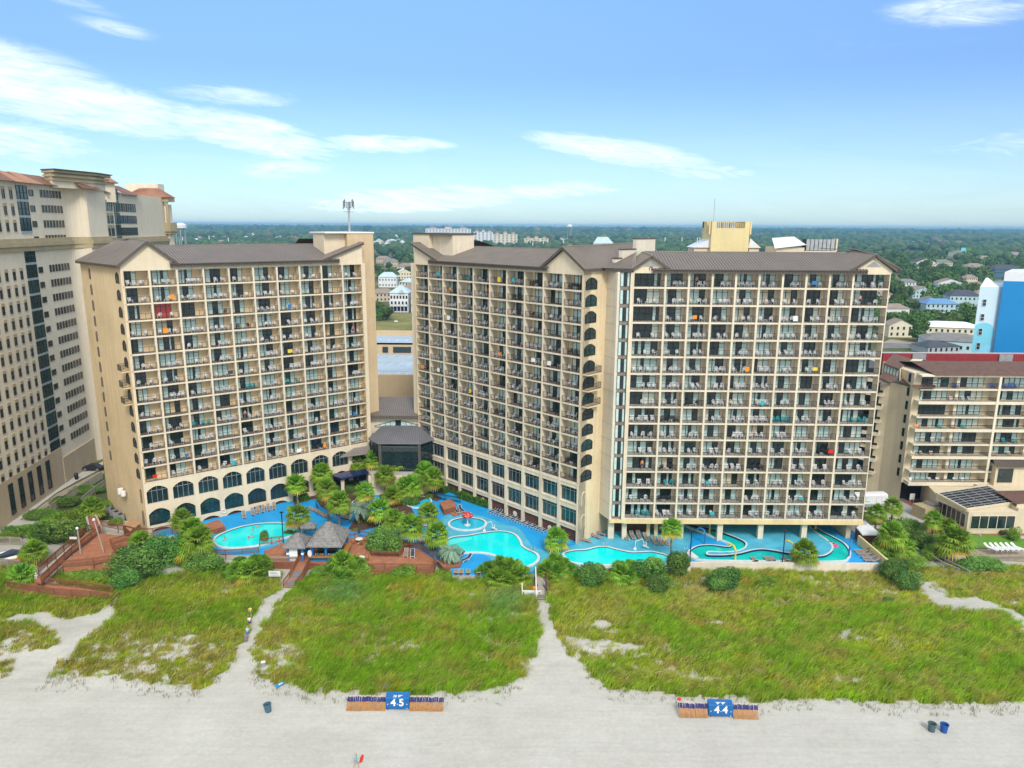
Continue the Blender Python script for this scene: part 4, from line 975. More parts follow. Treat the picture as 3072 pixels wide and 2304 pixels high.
def balcony_chairs():
 pr = {}
 for kind, mk in (('white', chair_mb), ('low', low_mb), ('table', table_mb)): pr[kind] = mk()
 mats = {'white': MT['white'], 'teal': MT['teal'], 'dark': MT['black'], 'table': MT['white']}
 def key(t): return ('table' if t == 'table' else 'low' if t.startswith('low') else 'white', 'table' if t == 'table' else t.replace('low', ''))
 ms = {}
 CH.sort(key=lambda c: c[0] ** 2 + c[1] ** 2 + (c[2] - CAMH) ** 2)
 rest = {}; nch = 0
 for c in CH:
  shape, colr = key(c[4])
  if shape == 'table' and nch >= 270 or nch >= 290:
   rest.setdefault(colr, MB()).merge(pr[shape], c[:3], c[3]); continue
  nch += 1
  if (shape, colr) not in ms: ms[shape, colr] = pr[shape].mesh('balcony_' + ('table' if shape == 'table' else 'chair'), mats[colr])
  nm = 'plastic_table' if shape == 'table' else ('lounge_chair' if shape == 'low' else 'plastic_chair')
  o = bpy.data.objects.new(nm, ms[shape, colr]); COL.objects.link(o); o.location = c[:3]; o.rotation_euler = (0, 0, c[3])
  row, bay, tn = c[6]
  cn = {'white': 'white', 'teal': 'teal', 'dark': 'black', 'table': 'white'}[colr]
  what = 'side table' if shape == 'table' else ('lounge chair' if shape == 'low' else 'plastic chair')
  pos = '' if shape == 'table' else f'{c[5]} '
  tag(o, f'{pos}{cn} {what}, {tn}, {row} row from roof, {bay} bay from left', 'table' if shape == 'table' else 'chair', 'furniture on the balconies')
 for i, (k, m) in enumerate(rest.items()):
  o = m.build('balcony_furniture', mats[k]); tag(o, f'the many {k if k != "table" else "small white table"} chairs on the farther balconies'.replace('table chairs', 'tables'), 'chairs', kind='stuff')
balcony_chairs()
def towels():
 rng = random.Random(21); done = set()
 cols = {'red': 'red', 'turquoise': 'teal', 'navy': 'navyfab', 'yellow': 'yellow', 'white': 'whitep', 'blue': 'bluepaint', 'orange': 'orange'}
 for fr, d, w, S0, h, n, nm in ((frame2(PA, DL, NL), DL, WL / 10, 42.63, 2.811, 13, 'arched tower'), (frame2(PD, DM, NM), DM, WM / 10, 42.72, 2.685, 13, 'middle tower'), (frame2((24.35, 117.), DR, NR), DR, 3.73, 43.29, 2.8014, 15, 'rightmost tower')):
  for _ in range(11):
   k, i = rng.randrange(n), rng.randrange(8 if nm[0] == 'r' else 10); c = rng.choice(list(cols))
   if (nm, k, i) in done: continue
   done.add((nm, k, i)); u = (i + rng.uniform(.2, .7)) * w; z = S0 - h * k + .29; m = MB(); q = rng.uniform(.5, .9); L = rng.uniform(.45, .85)
   m.box(0, q, .0, .012, 1.09 - L, 1.10, 0); m.box(0, q, .0, .07, 1.10, 1.11, 0); m.box(0, q, .07, .08, 1.1 - L * .7, 1.10, 0); o = m.build('towel', MT[cols[c]], local=True); o.location = fr((u, .045, z)); o.rotation_euler = (0, 0, atan2(d[1], d[0]))
   tag(o, f'{c} towel over the balcony railing, {nm}, {ORD[k]} row from roof, {ORD[i + (1 if nm[0] == "r" else 0)].replace("top", "first")} bay', 'towel', 'towels hung on balcony railings')
towels()
# ================================================================== NEIGHBOURING BUILDINGS
def win(fr, u0, u1, z0, z1, v=-.02, cols=1, rows=1, mull=.07, mi=0, gi=1):
 m = MB(fr); m.face([(u0, v, z0), (u1, v, z0), (u1, v, z1), (u0, v, z1)], gi)
 for i in range(cols + 1): x = u0 + (u1 - u0) * i / cols; m.box(x - mull / 2, x + mull / 2, v - .08, v, z0, z1, mi)
 for i in range(rows + 1): z = z0 + (z1 - z0) * i / rows; m.box(u0, u1, v - .07, v, z - mull / 2, z + mull / 2, mi)
 return m
MT['hotel'] = mat('grey beige stucco', (.68, .59, .45), .85, .06, .12, .04, 6, streak=.10)
MT['hotelbase'] = mat('tan base stucco', (.44, .34, .22), .85, .08, .15, streak=.1)
MT['cornice'] = mat('mustard cornice', (.40, .32, .19), .8, .1, .4, streak=.15)
MT['copper'] = mat('copper tile roof', (.30, .135, .08), .6, .15, .5); MT['copperrib'] = mat('copper seam', (.42, .23, .15), .6)
MT['copperdark'] = mat('brown tile roof', (.20, .095, .06), .7, .2, .6)
def left_hotel():
 e = unit((-.119, .993)); n = np.array([-e[1], e[0]])      # wall runs away from the viewpoint, back of building to the left
 Q = np.array([-91.0, 115.0]); fr = lambda q: (Q[0] + e[0] * q[0] + n[0] * q[1], Q[1] + e[1] * q[0] + n[1] * q[1], q[2])
 root = thing('hotel_tower', 'tall grey beige hotel tower with copper roofs at the left edge', 'hotel', (*Q, 0))
 def U(px, py=700):   # distance along the wall seen at a pixel column
  d = ray(px, py); a = np.array([[e[0], -d[0]], [e[1], -d[1]]]); return float(np.linalg.solve(a, -Q)[0])
 uA, uB, uC, uD = U(45, 555), U(77, 555), U(190, 560), U(294, 600)
 w = MB(fr)
 w.box(-30, uC, .0, 16, -1.2, 60.7, 0)                     # window wall and stair wall
 cx = uC - 1.5
 arc = [(cx + 3.8 * sin(a) , -3.4 * (1 - cos(a)) * 1.0) for a in np.linspace(0, pi / 2, 9)]
 poly = [(cx, 3)] + [(x, y) for x, y in arc] + [(cx + 12, -4.0), (cx + 12, 3)]
 P2 = lambda pl: [fr((x, y, 0))[:2] for x, y in pl]
 w.fr = None
 w.prism(P2(poly), -1.2, 60.4, 0); bx = [(cx - 4.5, -.6), (cx + 6, -4.2), (cx + 12.2, -4.3), (cx + 12.2, 2), (cx - 2, 2)]; w.prism(P2(bx), 60.2, 63.6, 0)
 w.prism(P2([(cx + 12, -.6), (cx + 62, -.6), (cx + 62, 16), (cx + 12, 16)]), -1.2, 60.5, 0)
 w.build('wall', [MT['hotel']], root)
 b = MB(fr); b.box(-30, uB, -.18, 0, -1.2, 7.0, 0); b.box(uB, uC - .5, -.3, 0, -1.2, 4.6, 0); b.build('base', [MT['hotelbase']], root)
 c = MB(fr)
 for z, d, h in ((47.6, .5, .9), (48.5, .85, .8), (49.3, .5, .7)): c.box(-30, uC, -d, 0, z, z + h, 0)
 c.fr = None
 for z, d, h in ((47.6, .5, .9), (48.5, .85, .8), (49.3, .5, .7)):
  c.prism(P2([(x, y - d * .6) for x, y in arc] + [(cx + 12.3, -4 - d)] + [(cx + 12.3, -3), (cx, -.1)]), z, z + h, 0); c.prism(P2([(cx + 12, -.6 - d), (cx + 62, -.6 - d), (cx + 62, -.5), (cx + 12, -.5)]), z - .6, z + h - .6, 0)
 for z, d in ((61.6, .4), (62.4, .7), (63.2, 1.0)): c.prism(P2([(x - d * (i in (0, 4)) + d * (i in (2, 3)), y - d * (i < 3)) for i, (x, y) in enumerate(bx)]), z, z + .45, 0)
 c.prism(P2([(x - 1.3 * (i in (0, 4)) + 1.3 * (i in (2, 3)), y - 1.3 * (i < 3)) for i, (x, y) in enumerate(bx)]), 63.7, 63.9, 1)
 c.build('cornice', [MT['cornice'], MT['roofdark']], root)
 wins = []; N = 18
 du = U(30, 570) - U(7, 570); cols = [U(30, 570) - i * du for i in range(9)]
 for k in range(N):
  z = 58.4 - 3.0 * k
  if 46.3 < z < 49.6: continue
  for u in cols:
   if z > 6.5: wins.append((u, z))
 wins.sort(key=lambda t: -t[0])
 mbs = []
 for u, z in wins:
  m = win(fr, u - .42, u + .42, z - 1.0, z + .55, -.03, 1, 2, .07)
  m.box(u - .55, u + .55, -.10, -.0, z + .55, z + 1.15, 2); m.box(u - .5, u + .5, -.1, 0, z - 1.12, z - 1.0, 2); mbs.append(m)
 many(mbs, 'window', [MT['roofdark'], MT['dglass'], MT['cornice']], root, 98)
 g = []
 for k in range(19):
  z0 = 3.2 + k * 3.0
  if 46.8 < z0 + 1.5 < 49.8: continue
  g.append(win(fr, uA, uB, z0 + .2, z0 + 2.75, -.03, 3, 2, .1, 0, 1 if k % 3 else 2))
  g[-1].box(uA, uB, -.12, 0, z0 - .25, z0 + .2, 3)
 many(g, 'glazed_bay', [MT['black'], MT['dglass'], MT['gglass'], MT['metal']], root)
 sm = []
 for k in range(19):
  z = 58.7 - 3.0 * k
  if z < 6 : continue
  if 46.6 < z < 49.4: continue
  sm.append(win(fr, U(84, 570), U(97, 570), z - .5, z + .6, -.03, 1, 1, .1))
  for i in range(7): u = U(119 + i * 9.2, 575); sm.append(win(fr, u, U(124.5 + i * 9.2, 575), z - .6, z + .8, -.03, 1, 1, .08))
 r = MB()
 for m in sm: r.merge(m)
 o = r.build('small_window', [MT['roofdark'], MT['dglass']], root); o['kind'] = 'stuff'
 for i in range(5): win(fr, uA - 3 - i * 3.4, uA - 1.6 - i * 3.4, .2, 6.0, -.22, 1, 3, .08).build('ground_window', [MT['black'], MT['dglass']], root)
 sm = []; u0 = cx + 13
 for k in range(6):
  z = 57.0 - 3.0 * k
  for i in range(3): u = U(308 + i * 12); sm.append(win(fr, u - .8, u + .8, z - 1.0, z + .8, -.63, 1, 1, .1)); sm[-1].box(u - .9, u + .9, -.72, -.6, z + .8, z + 1.5, 2)
  for i in range(4): u = U(360 + i * 13); sm.append(win(fr, u - 1.6, u + 1.6, z - 1.0, z + .9, -.63, 2, 2, .1))
 many(sm, 'wing_window', [MT['roofdark'], MT['dglass'], MT['cornice']], root)
 for a, b2 in ((287, 301), (342, 356)):
  m = MB(fr)
  for k in range(9): z = 35.5 + k * 2.9; m.merge(win(fr, U(a), U(b2), z, z + 2.6, -.65, 2, 1, .12, 0, 1 + k % 2));
  m.build('glazed_strip', [MT['black'], MT['dglass'], MT['gglass']], root)
 x0, x1, Yp = -113.2, -102.4, 222.
 p = MB(); p.box(x0, x1, Yp, Yp + 3, -1, 58.5, 0); p.box(x0 - 3, x1 - 4, Yp + 4, Yp + 8, 40, 64.6, 0)
 p.box(x0 - .6, x1 + .8, Yp - .8, Yp + 3.2, 50.0, 50.7, 1); p.box(x0 - .9, x1 + 1.1, Yp - 1.2, Yp + 3.2, 50.7, 53.2, 1); p.box(x0 - .4, x1 + .6, Yp - .5, Yp + 3.2, 38.2, 38.9, 1); p.box(x0 - .8, x1 + 1.0, Yp - 1.0, Yp + 3.2, 38.9, 40.0, 1); p.box(x0 - .3, x1 + .5, Yp - .4, Yp + 3.2, 36.6, 38.2, 1)
 p.box(x0 - .9, x1 + 1.1, Yp - 1.2, Yp + 3, 59.3, 60.5, 1)
 p.build('pavilion', [MT['hotel'], MT['cornice']], root)
 for i in range(5): m = MB(); m.lathe([(.42, 53.2), (.36, 57), (.34, 58.8), (.5, 59.3)], (x0 - .2 + i * (x1 - x0 + .6) / 4, Yp - .8, 0), 10, 0); m.build('column', [MT['cornice']], root)
 for a in (x0 + 2.6, x0 + 7.6):
  f2 = lambda q: (q[0], Yp + q[1], q[2]); arch_pane(f2, a - 1.3, a + 1.3, 53.4, 57.5, 1.2, -.03, 2).build('arched_window', [MT['black'], MT['dglass']], root)
 for a in (x0 + .6, x1 - .9):
  m = MB(); m.beam((a, Yp, 50.2), (a, Yp - .5, 49.9), .5, .6); m.beam((a, Yp - .2, 49.6), (a, Yp - .1, 45.5), .5, .4); m.build('bracket', [MT['cornice']], root)
 r = MB(); xm = (x0 + x1) / 2
 A = [(x0 - 1.4, Yp - 1.8, 60.5), (x1 + 1.6, Yp - 1.8, 60.5), (x1 + 1.0, Yp + 4, 60.5), (x0 - 1.4, Yp + 4, 60.5)]; T = [(xm - 3.0, Yp + 2, 63.2), (xm + 2.0, Yp + 2, 63.2), (xm + 2.0, Yp + 3, 63.2), (xm - 3.0, Yp + 3, 63.2)]
 for i in range(4): j = (i + 1) % 4; slope(r, A[i], A[j], T[j], T[i], i in (0, 1), 0, 0)
 r.face(T, 0); r.build('pavilion_roof', [MT['copper']], root)
 r = MB(fr); r.fr = None
 a, b = fr((-30, -1.1, 60.5)), fr((uC + .5, -1.1, 60.6)); slope(r, a, b, fr((uC - 3, 3.0, 62.6)), fr((-30, 3.0, 62.6)), False, 1)
 for s0, s1 in ((30, 66), (66, 110), (188, 232)): slope(r, fr((U(s0, 545), -1.2, 60.5)), fr((U(s1, 545), -1.2 - (1.6 if s0 > 100 else 0), 60.5)), fr((U(s1, 545) - 1, 2.9, 62.6)), fr((U(s0, 545) + 1, 2.9, 62.65)), True, 0, 3)
 slope(r, fr((cx + .5, -4.4, 60.3)), fr((cx + 8.5, -5.2, 60.3)), fr((cx + 5, -2.5, 62.0)), fr((cx + 1.5, -1, 62.4)), False, 1)
 for s0, s1 in ((302, 352), (352, 404)): slope(r, fr((U(s0, 585), -1.5, 60.2)), fr((U(s1, 585), -1.5, 60.2)), fr((U(s1, 585) - 2, 3, 62.6)), fr((U(s0, 585) + 2, 3, 62.6)), False, 1)
 c0 = fr((U(333), 1, 0));
 for i in range(6):
  a0, a1 = i * pi / 3, (i + 1) * pi / 3; r.face([(c0[0] + 4.2 * cos(a0), c0[1] + 4.2 * sin(a0), 62.6), (c0[0] + 4.2 * cos(a1), c0[1] + 4.2 * sin(a1), 62.6), (c0[0] + cos(a1), c0[1] + sin(a1), 64.6), (c0[0] + cos(a0), c0[1] + sin(a0), 64.6)], 0)
 r.lathe([(3.2, 58), (3.2, 62.5)], (c0[0], c0[1], 0), 6, 2)
 r.build('roof', [MT['copper'], MT['copperdark'], MT['hotel'], MT['copperrib']], root)
left_hotel()
def lobby():
 root = thing('lobby_building', 'glass fronted lobby with hipped metal roofs between the arched and middle towers', 'lobby', (-24.5, 143, 0))
 w = MB(); w.box(-33, -15.5, 147.2, 160, -1, 14.3, 0); w.build('wall', [MT['cream']], root)
 xs = np.linspace(-28.6, -18.8, 10); m = MB(); f2 = lambda q: q
 yb = 147.15; zb0 = 11.75
 zt = [zb0 + .25 + (1.35 if True else 0) * (1 - abs(i - 4.5) / 4.5) for i in range(10)]
 for i in range(9): m.face([(xs[i], yb, zb0), (xs[i + 1], yb, zb0), (xs[i + 1], yb, zt[i + 1]), (xs[i], yb, zt[i])], 1 if i != 4 else 2)
 for i in range(10): m.beam((xs[i], yb - .04, zb0), (xs[i], yb - .04, zt[i]), .07, .07, 0)
 for i in range(9): m.beam((xs[i], yb - .04, zt[i]), (xs[i + 1], yb - .04, zt[i + 1]), .08, .08, 0); m.beam((xs[i], yb - .04, zb0), (xs[i + 1], yb - .04, zb0), .08, .08, 0)
 m.build('window_band', [MT['black'], MT['curtain'], MT['dglass']], root)
 r = MB()
 a, b = G(z6(598, 372), 14.4), G(z6(1410, 372), 14.4); c, d = GY(z6(1310, 113), 156), GY(z6(830, 113), 156)
 a[1] = b[1] = 146.2
 a[2] = b[2] = 14.4; c[2] = d[2] = 16.1
 slope(r, a, b, c, d); e = (a[0] - 5, 152, 15.2); slope(r, (a[0] - 4, 150, 14.4), a, d, (d[0] - 5, 156, 16.1), False); slope(r, b, (b[0] + 4, 150, 14.4), (c[0] + 5, 156, 16.1), c, False)
 r.face([(a[0], 146.15, 13.7), (b[0], 146.15, 13.7), (b[0], 146.15, 14.4), (a[0], 146.15, 14.4)], 2)
 for i in range(34): x = a[0] + (b[0] - a[0]) * i / 33; r.beam((x, 146.1, 13.7), (x, 146.1, 14.35), .1, .05, 1)
 ro = r.build('roof', [MT['roof'], MT['roofrib'], MT['roofdark']], root)
 s = MB(); p = GY(z6(1210, 270), 149); s.cbox((p[0], 149, 15.2), 1.3, .9, .4, 0); s.build('skylight', MT['whitep'], ro)
 fx0, fx1 = -25.6, -16.9; Yf = 140.6; sx0, sx1 = -29.0, -13.6; Ys = 143.6; zt_ = 10.5
 pts = [(sx0, 147.2), (sx0, Ys), (fx0 - .8, Yf), (fx1 - 1.6, Yf), (sx1 - 2.4, Ys), (sx1 - 2.4, 147.2)]
 sx1 -= 2.4; fx0 -= .8; fx1 -= 1.6
 g = MB()
 for i in range(5):
  p, q = pts[i], pts[i + 1]; g.face([(*p, 4.4), (*q, 4.4), (*q, zt_), (*p, zt_)], 1)
  L = hypot(q[0] - p[0], q[1] - p[1]); n = max(2, int(L / 1.3))
  for k in range(n + 1):
   t = k / n; x, y = p[0] + (q[0] - p[0]) * t, p[1] + (q[1] - p[1]) * t; g.beam((x, y - .05, 4.4), (x, y - .05, zt_), .07, .07, 0)
  for z in (4.5, 6.4, 7.2, 8.4, zt_ - .05): g.beam((p[0], p[1] - .06, z), (q[0], q[1] - .06, z), .08, .08, 0)
 g.build('glass_front', [MT['black'], MT['dglass']], root)
 rl = MB()
 for k in range(40): x = fx0 + (fx1 - fx0) * k / 39; rl.beam((x, Yf - .16, 8.5), (x, Yf - .16, 9.5), .03, .03)
 rl.beam((fx0, Yf - .16, 9.5), (fx1, Yf - .16, 9.5), .06, .06); rl.build('railing', MT['metal'], root)
 for x in (fx0, fx1): m = MB(); m.box(x - .3, x + .3, Yf - .5, Yf + .1, 4.2, zt_, 0); m.build('column', [MT['roofdark']], root)
 r = MB(); ov = .7
 P0 = [(sx0 - .1, Ys - ov, zt_), (fx0 - .4, Yf - ov, zt_), (fx1 + .4, Yf - ov, zt_), (sx1 + .1, Ys - ov, zt_)]
 T = [(sx0 + 1.9, 147.1, 11.9), (fx0 + .5, 146.9, 12.1), (fx1 - .5, 146.9, 12.1), (sx1 - 1.9, 147.1, 11.9)]
 for i in range(3): slope(r, P0[i], P0[i + 1], T[i + 1], T[i]); r.beam((P0[i][0], P0[i][1], zt_ - .12), (P0[i + 1][0], P0[i + 1][1], zt_ - .12), .16, .3, 1)
 r.build('porch_roof', [MT['porch'], MT['porchrib']], root)
 t = MB(); t.prism([(sx0 - 1, 146.5), (sx0 - 1, 143.2), (fx0 - 1.5, 138.6), (fx1 + 1, 138.6), (sx1 + 1.2, 142.5), (sx1 + 1.2, 146.5)], -1, 4.2, 1, 0); t.build('terrace', [MT['concrete'], MT['cream']], root)
 t = MB(); t.prism([(-36.5, 139.6), (-29, 145), (-27.5, 142.6), (-33.5, 137.0)], 3.6, 3.9, 0); t.build('canopy', [MT['navy']], root)
 for x, y in ((-33.6, 138.0), (-28.4, 139.4), (-24, 138.4)): m = MB(); m.box(x - .3, x + .3, y - .3, y + .3, -.2, 3.7, 0); m.build('column', [MT['frame']], root)
 r = MB(); slope(r, (-34.6, 140.2, 7.2), (-29.6, 142.5, 7.2), (-28.8, 144.2, 8.6), (-32, 142.4, 8.6)); r.build('side_roof', [MT['roof'], MT['roofrib']], root)
MT['porch'] = mat('grey metal roof', (.125, .12, .13), .45, .12, .3); MT['porchrib'] = mat('grey seam', (.18, .175, .185), .45, .1, .5)
lobby()
def garage():
 root = thing('parking_garage', 'tan parking garage with pale blue parking decks between the towers', 'parking garage', (-32, 190, 0))
 w = MB(); x0, x1 = -52, -8
 w.box(x0, x1, 186, 187, 9.0, 13.9 + 1.0, 0); w.box(x0, x1, 186.2, 222, 13.4, 14.0, 1); w.box(x0, x1, 186, 187, 3.0, 6.6, 0); w.box(x0, x1, 187.5, 222, 6.0, 6.5, 1); w.box(x0, x1, 186, 187, -1, 1.5, 0)
 w.box(x0, x1, 193, 194, -1, 13.4, 2)
 w.box(x0, x1, 222, 223, 11, 17.4, 0); w.box(x0, x1, 222, 238, 17.0, 17.4, 1); w.box(x0, x1, 238, 239, 14, 19.0, 0)
 w.build('wall', [MT['tan'], MT['garagedeck'], MT['black']], root)
 for a, b in ((1148, 1164), (1180, 1233)):
  p, q = GY((a, 1050), 221.9), GY((b, 1050), 221.9); m = win(lambda t: (t[0], 221.9 + t[1], t[2]), p[0], q[0], 14.6, 16.3, -.04, 3, 1, .06); m.build('window', [MT['black'], MT['dglass']], root)
 m = MB()
 for i in range(16):
  for y0 in (190, 204, 216): m.cbox((x0 + 2 + i * 2.75 + (y0 - 190) * .1, y0 + 2.2, 14.012), .14, 4.2, .016, 0, -.25)
 for i in range(16): m.cbox((x0 + 2 + i * 2.75, 228, 17.412), .14, 4.2, .016, 0)
 m.build('bay_lines', MT['white'], root)
 m = MB()
 for i in range(60): m.beam((x0 + i * .74, 186.4, 14.9), (x0 + i * .74, 186.4, 15.8), .05, .05)
 m.beam((x0, 186.4, 15.8), (x1, 186.4, 15.8), .06, .06); m.build('railing', MT['metal'], root)
MT['garagedeck'] = mat('pale parking deck', (.33, .40, .46), .8, .1, .2)
garage()
# ------------------------------------------------------------------ rooftop plant behind the rightmost tower
def roof_plant():
 z0 = 44
 root = thing('rooftop_tower', 'yellow cream machine tower with antennas behind the rightmost roof', 'tower', (49, 140, 0))
 Y = 142.; a, b = GY(zw(1537, 500), Y), GY(zw(1619, 500), Y); xa, xb = a[0], b[0]; zt = GY(zw(1580, 490), Y)[2]; zt = 54.0
 m = MB(); m.box(xa, xb, Y, Y + 7, -1, zt - 1.4, 0); m.prism([(xa, Y), (xb, Y), (xb, Y + 7), (xa, Y + 7)], zt - 1.4, zt - 1.2, 0)
 m.box(xa, xa + .9, Y, Y + 7, zt - 1.2, zt, 0); m.box(xb - .9, xb, Y, Y + 7, zt - 1.2, zt, 0); m.box(xa, xb, Y + 6, Y + 7, zt - 1.2, zt, 0); m.build('wall', [MT['yellowstucco']], root)
 m = MB()
 for i in range(14): x = xa + 1.1 + i * (xb - xa - 2.2) / 13; m.beam((x, Y + .2, zt - 1.2), (x, Y + .2, zt - .1), .05, .05)
 m.beam((xa + .9, Y + .2, zt - .1), (xb - .9, Y + .2, zt - .1), .06, .06); m.build('railing', MT['black'], root)
 for i in range(3): m = MB(); m.cbox((xa + 1.6 + i * 1.5, Y + 2.5, zt - .7), 1.1, 1.2, 1.0, 0); m.build('fan_unit', MT['metal'], root)
 for x in (xa - .3, xb + .3):
  for k in range(3): m = MB(); m.cbox((x, Y + .4 + k * .9, zt - 1.2), .28, .3, 2.4, 0); m.beam((x, Y + .4 + k * .9, zt - .6), (x + (.3 if x < a[0] else -.3), Y + .4 + k * .9, zt - .6), .08, .08); m.build('panel_antenna', MT['yellowstucco'], root)
 m = MB(); m.tube([(xa + .8, Y + 2, zt - 1), (xa + .8, Y + 2, zt + 4.4)], .05, 5); m.build('whip_antenna', MT['metal'], root)
 for nm, p0, p1, lab in (('roof_shed', zw(1500, 530), zw(1537, 530), 'small white gabled roof shed left of the yellow machine tower'), ('roof_shed', zw(1619, 530), zw(1640, 530), 'small white gabled roof shed right of the yellow machine tower')):
  q0, q1 = GY(p0, 143), GY(p1, 143); t = thing(nm, lab, 'shed', (q0[0], 143, 0)); m = MB(); m.box(q0[0], q1[0], 143, 148, 40, 49.2, 0); m.build('wall', MT['cream'], t)
  m = MB(); xm = q1[0] if 'left' in lab else q0[0]; m.add([(q0[0] - .3, 142.7, 49.1), (q1[0] + .3, 142.7, 49.1), (xm, 142.7, 50.9), (q0[0] - .3, 148.3, 49.1), (q1[0] + .3, 148.3, 49.1), (xm, 148.3, 50.9)], [(0, 1, 2), (3, 5, 4), (0, 2, 5, 3), (1, 4, 5, 2)], 0); m.build('roof', MT['white'], t)
 t = thing('roof_plant_room', 'white gabled roof plant room beside slatted screen on the rightmost tower', 'plant room', (62, 140, 0))
 q0, q1, q2 = GY(zw(1672, 545), 136), GY(zw(1738, 545), 136), GY(zw(1806, 545), 136)
 m = MB(); m.box(q0[0] + .4, q1[0], 136.2, 142, 44, 49.4, 0); m.box(q1[0], q2[0], 136, 137, 44, 48.8, 0); m.build('wall', MT['cream'], t)
 m = MB(); m.add([(q0[0], 135.7, 49.2), (q1[0] + .1, 135.7, 49.9), (q1[0] + .1, 142, 51.3), (q0[0] + 1.5, 142, 51.0)], [(0, 1, 2, 3)], 0); m.build('roof', MT['white'], t)
 m = MB()
 for i in range(7): x = q1[0] + .3 + i * (q2[0] - q1[0] - .5) / 7; m.box(x, x + .62, 136.2, 136.3, 48.9, 50.9, 0)
 m.box(q1[0], q2[0], 137.5, 137.6, 48.8, 50.9, 1); m.box(q2[0] - .1, q2[0] + .15, 136, 138, 48.8, 51, 2); m.build('screen', [MT['metal'], MT['black'], MT['cream']], t)
MT['yellowstucco'] = mat('yellow stucco', (.68, .56, .29), .85, .06, .2, streak=.08)
roof_plant()
def antenna_mast():
 p = GY(zw(755, 497), 150); x, y = p[0], 150.
 root = thing('antenna_mast', 'grey cell antenna mast on the arched tower lift shaft', 'antenna', (x, y, 51))
 zt = GY(zw(755, 432), 150)[2]
 m = MB(); m.tube([(x, y, 50.5), (x, y, zt - .3)], [.22, .16], 8); m.build('pole', MT['metal'], root)
 m = MB()
 for zz in (zt - .5, zt - 1.5, zt - 2.3):
  for k in range(6): a = k * pi / 3; m.beam((x, y, zz), (x + cos(a) * 1.05, y + sin(a) * 1.05, zz), .06, .06)
 m.build('bracket', MT['grey2'], root)
 for k in range(12):
  a = k * 2 * pi / 12; m = MB(); m.cbox((x + cos(a) * 1.05, y + sin(a) * 1.05, zt - 1.2 + (k % 3) * .3), .14, .2, 1.2 + .3 * (k % 2), 0, a); m.build('panel', MT['grey2'] if k % 3 else MT['metal'], root)
 return root
MT['grey2'] = mat('dull grey', (.16, .17, .18), .6)
antenna_mast()
